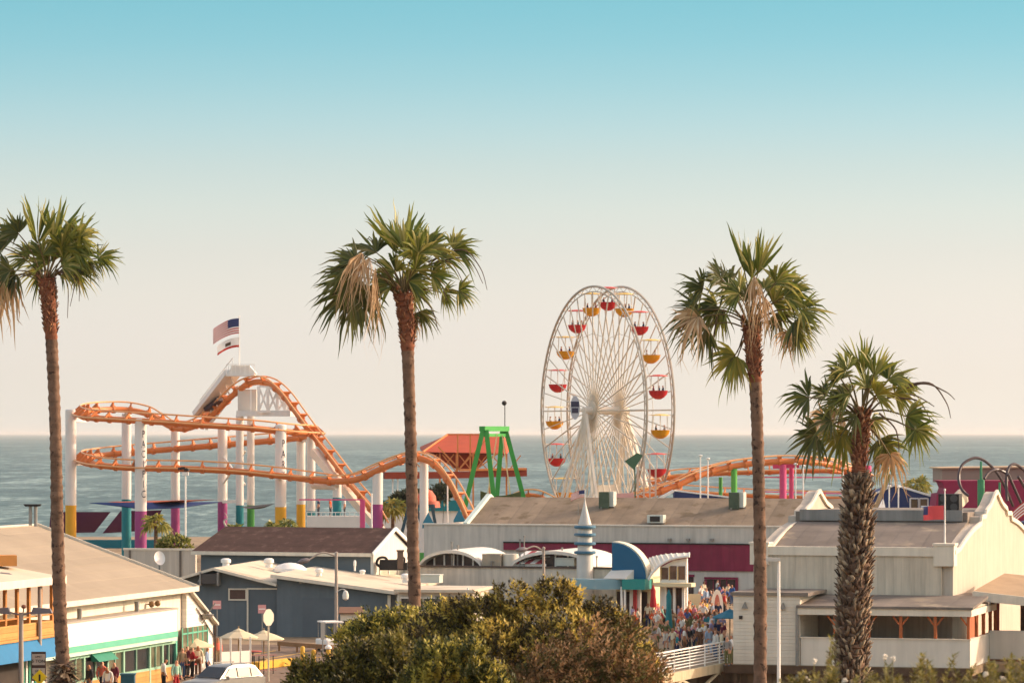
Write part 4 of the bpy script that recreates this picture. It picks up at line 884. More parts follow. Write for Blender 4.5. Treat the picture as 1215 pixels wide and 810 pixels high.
# lift hill: white covered ramp, tower, lattice and platform
LWH = mat('lift_white', 'e4ded4', .6, .05, .6, streak=.05)
b = MB(); r1, r2 = P(238, 491, 392), P(277, 441, 387)
b.bar(r1, r2, 1.9, .5)
for k in range(6):
    p_ = r1.lerp(r2, (k + .5) / 6); b.bar(p_ - V(0, 0, .2), p_ - V(-.55, 0, 1.5), .14)
b.bar(r1 - V(-.55, 0, 1.5), r2 - V(-.55, 0, 1.5), .25, .3); ls = t.part('lift_ramp', b, LWH)
b = MB()
for k in range(9):
    p = r1.lerp(r2, k / 8) + V(0, -1, .5); b.bar(p, p + V(0, 0, .9), .06)
b.bar(r1 + V(0, -1, 1.4), r2 + V(0, -1, 1.4), .07); t.part('ramp_rail', b, WHITE, ls)
b = MB(); c = P(286, 446, 386); b.box(c + V(0, 0, .1), (2.9, 2.4, .25)); tp = t.part('top_platform', b, LWH)
b = MB(); b.hexa([c + V(-1.2, -1, .23), c + V(1.6, -1, .23), c + V(1.6, 1, .23), c + V(-1.2, 1, .23), c + V(-.9, -1, 1.05), c + V(.9, -1, 1.05), c + V(.9, 1, 1.05), c + V(-.9, 1, 1.05)]); t.part('motor_cover', b, LWH, tp)
b = MB()
for k in range(7): b.bar(c + V(-1.4 + k * .47, -1.15, .2), c + V(-1.4 + k * .47, -1.15, 1.15), .05)
b.bar(c + V(-1.4, -1.15, 1.15), c + V(1.45, -1.15, 1.15), .06); t.part('platform_rail', b, WHITE, tp)
b = MB(); c0 = P(294, 492, 387.5); c1 = P(294, 462, 387.5); b.box(((c0.x), c0.y, (c0.z + c1.z) / 2), (1.9, 2, c1.z - c0.z)); t.part('machine_house', b, mat('house_shade', 'c9c2b8', .7, .06, .6))
b = MB(); pa, pb = P(286, 490.5, 386), P(350, 490.5, 383); b.bar(pa, pb, 1.8, .55); t.part('platform_beam', b, LWH)
b = MB(); top_l = [P(x, y, 383.4) for x, y in ((307, 458), (318, 459), (329, 464), (338, 474), (344, 484))]; bot = [P(x, 488, 383.4) for x in (307, 318, 329, 338, 344)]
for k in range(5):
    b.bar(bot[k], top_l[k], .3)
    if k < 4: b.bar(bot[k], top_l[k + 1], .2); b.bar(top_l[k], top_l[k + 1], .2); b.bar(top_l[k], bot[k + 1], .18); b.bar(bot[k], bot[k + 1], .25)
b.bar(bot[0] + V(-.8, 0, 0), bot[0] + V(-.8, 0, 2.2), .12)
t.part('lattice', b, WHITE)
b = MB(); b.bar(P(264, 540, 396), P(291, 575, 388), .16); b.bar(P(264, 575, 396), P(291, 535, 388), .16); b.bar(P(264, 595, 396), P(291, 594, 388), .3)
t.part('cross_brace', b, LWH)
b = MB(); b.bar(P(372, 535, 376), P(452, 630, 369), .9, .7); t.part('drop_beam', b, mat('drop_cream', 'e2d2bf', .6, .06))
b = MB(); b.cyl(P(372, 575, 371), P(400, 576, 368.6), .42, n=12); t.part('cross_tube', b, CW)
# train going up the lift
t = T('coaster_train', 'short dark coaster train climbing the white lift of the orange coaster', 'train', P(257, 487, 390))
tr_q = crv([P(*p) for p in ((249, 492.5, 390.8), (258, 485.5, 390), (267, 476.5, 389), (276, 468, 388))], 4)
for k in (1, 4):
    p = tr_q[k] + V(0, -.2, .75); d = (tr_q[k + 1] - tr_q[k - 1]).normalized(); b = MB()
    b.bar(p - d * .6, p + d * .6, 1.0, .4); c_ = t.part('car', b, mat('train_dark', '3a2d35', .4, .1))
    b = MB(); b.bar(p - d * .5 + V(0, 0, .3), p - d * .35 + V(0, 0, .95), 1.2, .16); t.part('seat', b, mat('train_seat', '7a3038', .6, .1), c_)
TRQ = tr_q
# second coaster stretch at right
t = T('roller_coaster', 'orange coaster hump on pink and green posts right of the wheel', 'roller coaster', P(880, 650, 395))
track(t, [(745, 594, 388), (770, 587, 389), (800, 577, 390), (825, 566, 391), (845, 559, 392), (870, 553, 393), (900, 549, 394), (930, 547, 395), (960, 548, 396), (985, 551, 398), (1010, 559, 400), (1030, 570, 402)])
track(t, [(760, 580, 404, -30), (775, 572, 403, -30), (800, 566, 402, -30), (840, 563, 401, -30), (880, 561, 401, -30), (930, 560, 401, -30), (980, 559, 401, -30), (1012, 562, 403, -30)], rs=.2)
track(t, [(765, 582, 410, -30), (800, 583, 409, -30), (860, 587, 408, -30), (930, 590, 407, -30), (1000, 592, 406, -30), (1040, 594, 405, -30)], rs=.2)
for (px, top, D, r, c_) in ((871, 556, 393, .32, 'lime'), (855, 566, 402, .2, 'green'), (929, 551, 395, .36, 'pink'), (939, 551, 398, .24, 'pink'), (1030, 552, 403, .34, 'pink')):
    a = P(px, top, D); b = MB(); b.cyl(V(a.x, a.y, 0), a, r, n=12); t.part('support_column', b, PCOL[c_], smooth=40)
b = MB(); b.bar(P(905, 566, 397), P(1030, 566, 403), .12); b.bar(P(905, 583, 397), P(1030, 586, 403), .12); b.bar(P(917, 553, 397), P(948, 552, 397), .5); t.part('pink_beam', b, PCOL['pink'])
t = T('coaster_loop_top', 'low orange humped track showing just above the tan arcade roof', 'track', P(632, 665, 385))
track(t, [(600, 600, 386), (612, 592, 386), (625, 587.5, 386), (638, 588, 386), (652, 594, 386), (664, 601, 386)], rs=.18, tie=1.2)
# ------------------------------------------------------------------ flags on the lift top
b = MB(); q = P(284, 438, 386); b.cyl(q, P(284, 376, 386), .05, .03, 8); b.ball(P(284, 375.6, 386), .09, 8)
solo('flag_pole', 'slim pole rising from the top platform of the coaster lift', 'flag pole', b, WHITE, smooth=50)
flag('flag', 'large striped national flag streaming left above the coaster lift', P(283.5, 377.5, 386), 2.6, 1.55, (-1, .1, 0), [FR, FW, FB], stars, nx=18, ny=13, amp=.22, droop=.42)
flag('flag', 'smaller white flag with a red bottom stripe under the large coaster flag', P(283.5, 400, 386) , 2.2, 1.0, (-1, -.15, 0), [FR, FW, mat('bear_brown', '5a4a3a', .9)], lambda u, v: 0 if v > .78 else (2 if .4 < u < .65 and .3 < v < .65 else 1), nx=16, ny=9, amp=.18, droop=.4)
# ------------------------------------------------------------------ green swing tower, orange pavilion and other rides
GS = mat('swing_green', '3f9a44', .5, .08, .8); GSL = mat('swing_pale', '8fc07c', .5, .06)
t = T('swing_tower', 'green steel swing ride of two A-frames joined at the top', 'ride', P(585, 668, 378))
for D, tp_, feet in ((374, (575, 510), ((546, 625), (588, 610))), (382, (598, 510), ((588, 608), (627, 612)))):
    for i, ft in enumerate(feet):
        b = MB(); a, c = P(tp_[0] + (-2 if i == 0 else 2), tp_[1], D), P(ft[0], ft[1], D); 
        dz = (c - a); e = a + dz * (a.z / (a.z - c.z)) if c.z > 0 else c
        b.bar(a, e, .46, .46, up=(0, 1, 0)); t.part('leg', b, GS)
b = MB(); b.bar(P(572, 508.5, 374), P(601, 508.5, 382), .6, .5); b.bar(P(574, 516, 374.2), P(599, 516, 382), .3, .3); t.part('top_beam', b, GS)
b = MB(); b.bar(P(576, 516, 376), P(583, 590, 377), .12); b.bar(P(596, 516, 380), P(606, 590, 380), .12); b.bar(P(590, 514, 378), P(578, 590, 377), .1); t.part('swing_arm', b, mat('arm_cream', 'e2cf9c', .6, .06))
b = MB(); h = [P(570, 588, 378), P(592, 594, 378), P(618, 589, 378)]; hh = crv(h, 5); b.sheet([[p + V(0, -1, .5) for p in hh], [p + V(0, -.3, -.5) for p in hh], [p + V(0, .3, -.5) for p in hh], [p + V(0, 1, .5) for p in hh]]); t.part('boat', b, mat('boat_green', '5a6a4c', .6, .3, 1.5))
b = MB(); b.cyl(P(599, 508, 381), P(599, 479, 381), .05, n=6); b.ball(P(598.3, 478, 381), .26, 8); solo('camera_mast', 'thin mast with a dark ball on top of the green swing ride', 'mast', b, DARK)
t = T('orange_pavilion', 'orange hipped canopy on slim posts behind the green swing ride', 'pavilion', P(548, 642, 440))
OC = mat('canopy_orange', 'b04a2a', .75, .12, .6); ORP = mat('post_salmon', 'd98a50', .7, .1)
tpA, tpB = P(531, 515.5, 440), P(597, 515.5, 440); eA, eB, eC, eD = P(502, 536, 430), P(601, 538, 430), P(606, 530, 452), P(498, 530, 452)
b = MB(); b.add([eA, eB, eC, eD, tpA, tpB], [(0, 1, 5, 4), (1, 2, 5), (2, 3, 4, 5), (3, 0, 4)]); b.add([p - V(0, 0, .15) for p in (eA, eB, eC, eD, tpA, tpB)], [(4, 5, 1, 0), (5, 2, 1), (5, 4, 3, 2), (4, 0, 3)]); t.part('canopy', b, OC)
b = MB(); b.bar(tpA, tpB, .3, .25); b.bar(tpA, eA, .2); b.bar(tpA, P(543, 550, 431), .12); t.part('ridge', b, ORP)
for k in range(6):
    p = eA.lerp(eB, k / 5) + V(0, .3, 0); b = MB(); b.bar(V(p.x, p.y, 0), p, .2); b.bar(p - V(0, 0, 2.2), p + V(1.6, 0, -.2), .12); b.bar(p - V(0, 0, 2.2), p + V(-1.6, 0, -.2), .12); t.part('post', b, ORP)
vp = [P(x, y, 430.5) for x, y in ((508, 537), (585, 537), (566, 556), (541, 556))]; b = MB(); b.prism(vp, (0, .3, 0)); t.part('valance', b, mat('valance_red', '9c4028', .8, .15, .8))
for x0, y0, x1, y1 in ((543, 516, 543, 560), (558, 516, 558, 560), (580, 518, 545, 556), (520, 530, 545, 556), (590, 538, 566, 556)):
    b = MB(); b.bar(P(x0, y0, 429.5), P(x1, y1, 429.5), .16); t.part('strut', b, ORP)
b = MB(); b.bar(P(456, 564, 425), P(560, 563, 428), .8, .75); b.bar(P(560, 561.5, 428.2), P(624, 560, 430), .8, .9); t.part('lower_beam', b, mat('beam_brown', '8b3a28', .7, .15))
b = MB(); b.bar(P(545, 557.5, 427.4), P(624, 556, 429.4), .3, .25); t.part('beam_trim', b, ORP)
for px in (466, 472, 490): b = MB(); a = P(px, 566, 425.5); b.bar(V(a.x, a.y, 0), a, .14); t.part('post', b, WHITE)
b = MB(); a, c = P(454, 593, 425), P(546, 606, 425); b.box(((a.x + c.x) / 2, 425, (a.z + c.z) / 2), (c.x - a.x, .3, a.z - c.z)); solo('teal_barrier', 'bright teal barrier panel behind the red roofed swing ride', 'barrier', b, PCOL['teal'])
b = MB(); b.box(((a.x + c.x) / 2, 425.3, c.z / 2 - .01), (c.x - a.x, .2, c.z)); solo('white_barrier', 'white wall panel right below the bright teal barrier', 'barrier', b, WHITE)
t = T('swing_ride', 'small swing ride with red striped roof on dark blue A legs behind the second palm', 'ride', P(492, 672, 368))
c = P(506, 598, 368); b = MB()
b.lathe([(1.35, -.3), (1.25, .3), (.95, .3), (.9, .8), (.6, 1.2), (.55, 1.3), (.02, 1.5)], c, 20); t.part('roof', b, mat('ride_red', 'cf6a52', .6, .25, .9, lines=((0, 0, 1), .5, .35, .1)), smooth=30)
for a_, c_ in (((486, 596), (466, 655)), ((492, 598), (520, 652)), ((512, 598), (527, 650))):
    b = MB(); b.bar(P(a_[0], a_[1], 366), V(P(c_[0], c_[1], 366).x, 366, 0), .3); t.part('leg', b, mat('leg_navy', '2f4a58', .6, .1))
b = MB(); b.bar(P(484, 600, 366.5), P(516, 600, 366.5), .3); t.part('beam', b, mat('leg_navy', ''))
# blue gate towers, banner etc.
for i, (px, py) in enumerate(((508, 621), (545, 617))):
    q = P(px, py, 345); b = MB(); b.lathe([(.75, -.4), (.75, 0), (.02, 1.0)], q, 4, rot=.8); b.lathe([(.5, -q.z), (.5, -.4), (.02, -.39)], q, 4, rot=.8)
    solo('kiosk', ['small kiosk with blue pointed roof near the second palm', 'small kiosk with blue pointed roof at the foot of the green swing ride'][i], 'kiosk', b, mat('kiosk_blue', '2d6f80', .7, .1), 'blue roofed kiosks')
t = T('wheel_banner', 'pale pink fascia board at the foot of the ferris wheel', 'board', P(736, 655, 385))
b = MB(); a, c = P(720, 586, 385), P(752, 593, 385); b.hexa([a + V(0, 0, -.6), c + V(0, 0, 0), c + V(0, .3, 0), a + V(0, .3, -.6), a, c + V(0, 0, .75), c + V(0, .3, .75), a + V(0, .3, 0)]); t.part('board', b, mat('pink_pale', 'e0a8a0', .7, .06))
for p in (a, c): b = MB(); b.bar(V(p.x, 385.15, 0), V(p.x, 385.15, p.z), .2); t.part('post', b, WHITE)
# green umbrella-like fin and lattice gate right of wheel
b = MB(); q = [P(741, 547, 382), P(756, 537, 382), P(763, 540, 382), P(752, 557, 382)]; b.prism(q, (0, .2, 0)); b.bar(P(753, 548, 382.1), V(P(755, 600, 382).x, 382.1, 0), .12)
solo('green_sail', 'small dark green sail board before the lower right of the wheel', 'sail', b, mat('sail_green', '4b6b50', .7, .1))
t = T('drop_frame', 'slender cream lattice frame standing right of the wheel foot', 'frame', P(767, 664, 388))
for px in (757, 764, 771, 778):
    b = MB(); a = P(px, 546 + abs(px - 766) * .8, 388); b.bar(V(a.x, a.y, 0), a, .18); t.part('post', b, mat('frame_rose', 'd8b9a4', .6, .1))
b = MB()
for py in (556, 570, 584): b.bar(P(756, py, 388), P(779, py, 388), .1); b.bar(P(757, py, 388), P(778, py + 12, 388), .07)
t.part('cross_brace', b, WCREAM)
# long navy wall top right of wheel
t = T('navy_building', 'long low navy building with sloping top behind the tan arcade roof', 'building', P(850, 655, 372))
b = MB(); a = [P(800, 582, 372), P(905, 595, 368), P(905, 640, 368), P(800, 640, 372)]; a[2].z = a[3].z = 0; b.prism(a, (0, 3, 0)); t.part('wall', b, mat('navy_boards', '35416b', .7, .08, .8))
b = MB(); b.bar(P(770, 598, 371), P(799, 582, 371.5), .3, .25); b.bar(P(800, 581.5, 371.9), P(905, 594.5, 367.9), .14, .14); t.part('roof_trim', b, WHITE)
lamps = [(831, 541, 366, 'lamp mast with small head, left of the pair by the orange hump'), (840, 544.5, 366, 'lamp mast with small head, right of the pair by the orange hump'), (944, 551, 360, 'white lamp mast beside the pink coaster post'), (953, 553, 360, 'slender white mast one step right of the pink post'), (1000, 556, 360, 'white mast just left of the boot-covered palm'), (1055, 577, 345, 'white mast before the left edge of the navy gable'), (1066, 578, 345, 'white mast before the middle of the navy gable'), (531, 566, 372, 'blue and white mast left of the green swing legs')]
for px, py, D, lb in lamps:
    a = P(px, py, D); b = MB(); b.cyl(V(a.x, a.y, 0), a, .09, .06, 8); b.ball(a + V(0, -.05, .05), .17, 8, sq=(1.2, 1, .7)); solo('lamp_mast', lb, 'lamp mast', b, WHITE, 'white lamp masts by the rides')
# shade sails and teal wall at the pier's left edge
PUR = mat('sail_purple', '5c2f58', .8, .08)
def sail(px, lb, m):
    p = [P(*c_) for c_ in px]; b = MB(); n = 8; rows = []
    for i in range(n + 1):
        u = i / n; l1, l2 = p[0].lerp(p[3], u), p[1].lerp(p[2], u)
        rows.append([l1.lerp(l2, j / n) + V(0, 0, -.45 * 16 * u * (1 - u) * (j / n) * (1 - j / n) * .5) for j in range(n + 1)])
    b.sheet(rows); b.sheet([[q - V(0, 0, .03) for q in r[::-1]] for r in rows]); solo('shade_sail', lb, 'shade sail', b, m, 'shade sails under the coaster', smooth=60)
sail([(60, 607, 425), (131, 607, 425), (112, 631, 428), (58, 632, 428)], 'purple shade sail left of the yellow column base', PUR)
sail([(143, 606, 425), (190, 605, 425), (172, 629, 428), (122, 632, 428)], 'purple shade sail between the yellow and teal columns', PUR)
sail([(172, 615, 426), (192, 604, 424), (184, 625, 428), (168, 629, 428)], 'small purple shade sail just right of the pink column', PUR)
sail([(105, 596, 392), (262, 595, 380), (215, 602, 376), (170, 604, 386)], 'long dark blue shade sail stretched across the coaster columns', mat('sail_blue', '2f4377', .8, .08))
sail([(128, 595, 396), (262, 592, 388), (205, 594, 380), (165, 597, 390)], 'thin orange shade sail stretched above the blue one', mat('sail_orange', 'cf6844', .8, .08))
sail([(285, 601, 385), (326, 597, 385), (318, 600, 380), (296, 603, 380)], 'small dark shade sail right of the teal column', mat('sail_dark', '4b4a4a', .8, .08))
b = MB(); a, c = P(72, 640, 432), P(194, 640, 432); b.box(((a.x + c.x) / 2, 432, a.z / 2), (c.x - a.x, .4, a.z)); solo('teal_wall', 'long teal wall along the pier edge under the coaster', 'wall', b, mat('wall_teal', '1d6f7c', .7, .06, .6))
t = T('railed_terrace', 'white terrace with railing above the brown shingled roof', 'terrace', P(398, 672, 350))
a, c = P(364, 613, 350), P(432, 613, 350); zt = P(364, 612, 350).z; zr = P(364, 607.5, 350).z
b = MB(); b.box(((a.x + c.x) / 2, 351, zt / 2), (c.x - a.x, 2, zt)); t.part('wall', b, mat('terrace_white', 'd8d0c6', .7, .06, .8))
b = MB()
for k in range(13): x = a.x + (c.x - a.x) * k / 12; b.bar((x, 350.05, zt), (x, 350.05, zr), .05)
b.bar((a.x, 350.05, zr), (c.x, 350.05, zr), .07); t.part('railing', b, WHITE)
b = MB(); a1 = P(430, 593, 350); b.bar(V(a1.x, 350.2, 0), a1 + V(0, .2, 0), .45); b.bar(P(355, 592.5, 350), P(431, 592.5, 350), .12); t.part('pink_post', b, PCOL['pink'])
# floodlight mast and poles
t = T('floodlight_mast', 'tall thin mast with clustered floodlights before the coaster columns', 'mast', V(P(220, 640, 345).x, 345, 0))
a = P(220, 563, 345); b = MB(); b.cyl(V(a.x, a.y, 0), a, .1, .07, 8); t.part('pole', b, WHITE)
b = MB(); b.box(a + V(0, 0, .1), (.55, .4, .3)); t.part('platform', b, WHITE)
for dx, dz, rz in ((-.5, .55, .5), (.05, .5, 0), (.2, .45, -.5), (-.2, .6, .3)): b = MB(); b.box(a + V(dx, -.1, dz), (.28, .3, .22), rz); b.bar(a + V(0, 0, .2), a + V(dx, -.05, dz), .05); t.part('floodlight', b, DARK)
b = MB(); a = P(441, 585, 262); b.cyl(V(a.x, a.y, 0), a, .09, .05, 8); solo('bare_mast', 'bare white mast at the right end of the shingled roof', 'mast', b, WHITE)
# ------------------------------------------------------------------ right background
t = T('navy_gable_building', 'navy gabled building with two pale windows right of the boot-covered palm', 'building', P(1070, 650, 360))
p = [P(1022, 592, 360), P(1062, 575, 360), P(1118, 592, 358), P(1118, 650, 358), P(1022, 650, 360)]; p[3].z = p[4].z = 0
b = MB(); b.prism(p, (0, 6, 0)); t.part('wall', b, mat('navy_wall', '39436a', .75, .08, .8))
b = MB(); b.bar(p[0] - V(0, .1, 0), p[1] - V(0, .1, 0), .25, .16); b.bar(p[1] - V(0, .1, 0), p[2] - V(0, .1, 0), .25, .16); t.part('roof_trim', b, WHITE)
for x0, x1 in ((1080, 1090), (1091, 1101)):
    b = MB(); a, c = P(x0, 591, 357.5), P(x1, 606, 357.5); b.box(((a.x + c.x) / 2, 357.6, (a.z + c.z) / 2), (c.x - a.x - .2, .2, a.z - c.z - .2)); w = t.part('window', b, mat('sepia_glass', '7d6a50', .4, .3, 1)); b = MB()
    for sx_, sz in ((-1, 0), (1, 0)): b.box(((a.x + c.x) / 2 + sx_ * (c.x - a.x) / 2, 357.5, (a.z + c.z) / 2), (.12, .2, a.z - c.z))
    b.box(((a.x + c.x) / 2, 357.5, a.z), (c.x - a.x, .2, .12)); t.part('frame', b, WHITE, w)
b = MB(); q = [P(1034, 616, 340), P(1049, 589, 340), P(1054, 616, 340)]; a = P(1045, 616, 340)
b.add([P(1034, 618, 338), P(1054, 618, 338), P(1054, 618, 343), P(1034, 618, 343), P(1048, 590, 340)], [(0, 1, 4), (1, 2, 4), (2, 3, 4), (3, 0, 4)]); solo('pointed_tent', 'small white pointed tent beside the boot-covered palm', 'tent', b, WHITE)
b = MB(); b.bar(P(1034, 613, 338), P(1056, 562, 338), .5, .35); b.bar(V(P(1034, 613, 338).x, 338, 0), P(1034, 613, 338), .3); solo('slanted_boom', 'tan slanted boom leaning up right behind the boot-covered palm', 'boom', b, mat('boom_tan', 'b89a76', .8, .15))
t = T('maroon_building', 'maroon building with stepped bracket profile under a tan upper storey', 'building', P(1170, 660, 345))
MR = mat('maroon_wall', '8c2846', .75, .06, .6)
p = [P(x, y, 345) for x, y in ((1110, 601), (1112, 586), (1119, 585), (1121, 579), (1118, 572), (1114, 570), (1360, 570), (1360, 650), (1110, 650))]; p[-1].z = p[-2].z = 0
b = MB(); b.prism(p, (0, 5, 0)); t.part('wall', b, MR)
p = [P(x, y, 352) for x, y in ((1118, 573), (1118, 556), (1370, 553), (1370, 573))]; b = MB(); b.prism(p, (0, 8, 0)); t.part('upper_storey', b, mat('upper_tan', '9c8676', .8, .08, .6))
b = MB(); b.hexa([p[1] + V(-.3, -.3, 0), p[2] + V(0, -.3, 0), p[2] + V(0, 8.2, 0), p[1] + V(-.3, 8.2, 0), p[1] + V(-.3, -.3, .12), p[2] + V(0, -.3, .12), p[2] + V(0, 8.2, .12), p[1] + V(-.3, 8.2, .12)]); t.part('roof', b, mat('roof_sand', 'c2a684', .85, .1))
t = T('loop_ride', 'dark steel loops of a thrill ride on green posts before the maroon building', 'ride', P(1175, 655, 330))
LT = mat('loop_steel', '4a3b3c', .4, .1)
for pts in ([(1149, 588), (1142, 582), (1138, 572), (1138, 561), (1142, 551), (1150, 545), (1159, 543), (1169, 547), (1180, 557), (1190, 572), (1198, 590), (1202, 600)],
            [(1168, 568), (1173, 561), (1181, 557), (1188, 558), (1195, 562)], [(1195, 594), (1194, 575), (1195, 560), (1199, 552), (1205, 550.5), (1212, 555), (1222, 565)], [(1196, 562), (1203, 578), (1212, 598)], [(1208, 565), (1214, 575), (1222, 590)]):
    b = MB(); b.tube(crv([P(x, y, 330 + i * .5) for i, (x, y) in enumerate(pts)], 4), .13, 7); t.part('loop', b, LT, smooth=50)
for px, py in ((1164, 547), (1186, 572)):
    a = P(px, py, 332); b = MB(); b.cyl(V(a.x, a.y, 0), a, .2, .1, 10); b.cyl(V(a.x, a.y, 0), V(a.x, a.y, a.z - 1.6), .32, n=10); t.part('post', b, mat('post_green', '3f8a62', .5, .08))
b = MB(); rows = []
for k in range(9): a_ = math.pi * k / 8; rows.append([P(1124, 602, 330) + V(0, 0, 0) + V(.0 + 1.1 * (1 - math.cos(a_)) * .6, 2.4 * u, 1.1 * math.sin(a_)) + V(u * .8, 0, u * .5) for u in (0, 1)])
b.sheet(rows); solo('curved_roof', 'short cream barrel roof left of the dark fan box', 'roof', b, mat('barrel_cream', 'c9bca4', .8, .08), smooth=40)
t = T('pale_booth', 'low white booth behind the red flag on the hall', 'booth', P(1090, 655, 335))
for x0, x1, y0_ in ((1075, 1092, 611), (1094, 1122, 600), (1125, 1144, 604)):
    b = MB(); a, c = P(x0, y0_, 335), P(x1, y0_, 335); b.box(((a.x + c.x) / 2, 335.5, a.z / 2), (c.x - a.x, 1, a.z)); t.part('wall', b, mat('booth_pale', 'c2c4c8', .7, .08))
flag('flag', 'hanging striped flag at the right edge behind the hall gable', P(1226, 588, 300), 2.0, 1.1, (-1, .1, -.5), [FR, FW, FB], lambda u, v: 0 if int(v * 9) % 2 == 0 else 1, ny=9, amp=.08, droop=.25)
t = T('blue_awning', 'dark blue awning corner at the right edge under the striped flag', 'awning', P(1212, 640, 300))
b = MB(); b.prism([P(1203, 622, 300), P(1240, 612, 300), P(1240, 634, 300), P(1209, 634, 300)], (0, 2, 0)); t.part('cloth', b, mat('awning_navy', '3b4468', .8, .08))
a = P(1222, 630, 301); b = MB(); b.bar(V(a.x, a.y, 0), a, .15); t.part('post', b, GREYM)
# ------------------------------------------------------------------ palms
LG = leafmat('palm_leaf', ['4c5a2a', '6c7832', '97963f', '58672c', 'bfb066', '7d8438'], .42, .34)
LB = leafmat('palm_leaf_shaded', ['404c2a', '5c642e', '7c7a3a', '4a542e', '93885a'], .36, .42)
LD = leafmat('palm_leaf_dry', ['c9a274', 'd9b78a', 'ab8358', 'e6cba4', '9c7650'], .3, .7)
LY = leafmat('palm_leaf_yellow', ['8a8a35', 'a89a42', '6f7a34', 'b8a04a'], .35, .45)
STK = mat('stalk', '6a5a34', .6, .2, 2)
TRK = mat('palm_trunk', '7a604e', .95, .35, 3, bump=.9, bscale=5, lines=((0, 0, 1), .17, .22, .8), fleck=('3e2f27', 4))
TRKR = mat('palm_trunk_red', '85523a', .95, .35, 4, bump=1, bscale=7, fleck=('5c3826', 5))
BOOT = leafmat('palm_boots', ['7d6653', '54402f', '9a8268', '3e2e26', '6a5342', 'c0aa8c', '4a382c'], .05, .85)

BASES = leafmat('leaf_bases', ['8a5a40', '6a4230', 'a8744f', '5a3828', 'b98a62'], .05, .85)
def fan(rs, vs, fs, hub, f, up, r, n=30, spread=96, droop=.38, fold=.25, dry=0, curl=0):
    """One costapalmate leaf: n folded segments fused near the hub, free and drooping beyond."""
    f = f.normalized(); s = f.cross(up).normalized(); nn = s.cross(f).normalized()
    cup = rs.uniform(-.1, .35); tilt = rs.uniform(-.25, .25)
    for i in range(n):
        a = -1 + 2 * (i + .5) / n + rs.uniform(-.03, .03); an = R(spread) * a
        if rs.random() < .07: continue
        L_ = r * (.78 + .24 * math.cos(an * .8)) * rs.uniform(.72, 1.12) * (rs.uniform(.45, .8) if rs.random() < .12 else 1)
        d = (f * math.cos(an) + s * math.sin(an) + nn * (fold * (abs(a) - .4) + cup * abs(a) + tilt * a + rs.uniform(-.10, .10))).normalized()
        sd = (s * math.cos(an) - f * math.sin(an)); wv = nn
        wid = r * R(spread) * 2 / n * .50; bend = droop * rs.uniform(.2, 2.0) * (1 + dry)
        tw = rs.choice((-1, 1)) * rs.uniform(.25, .95); sdv = (sd * math.cos(tw) + wv * math.sin(tw)); side = rs.uniform(-.10, .10)
        o = len(vs); st = (.04, .42, .72, .9, 1.0); wd = (.12, 1.0, .62, .26, .04)
        for t_, w_ in zip(st, wd):
            p = hub + d * (L_ * t_); k = max(0, t_ - .35); p = p + V(0, 0, -bend * L_ * k * k * 1.9) + sd * (side * k * L_)
            if curl: p = p + sd * (rs.uniform(-1, 1) * curl * k * L_)
            e = sdv * wid * w_; vs.extend((p - e, p + nn * wid * w_ * .5, p + e))
        for j in range(4):
            b_ = o + j * 3; fs.append((b_, b_ + 1, b_ + 4, b_ + 3)); fs.append((b_ + 1, b_ + 2, b_ + 5, b_ + 4))

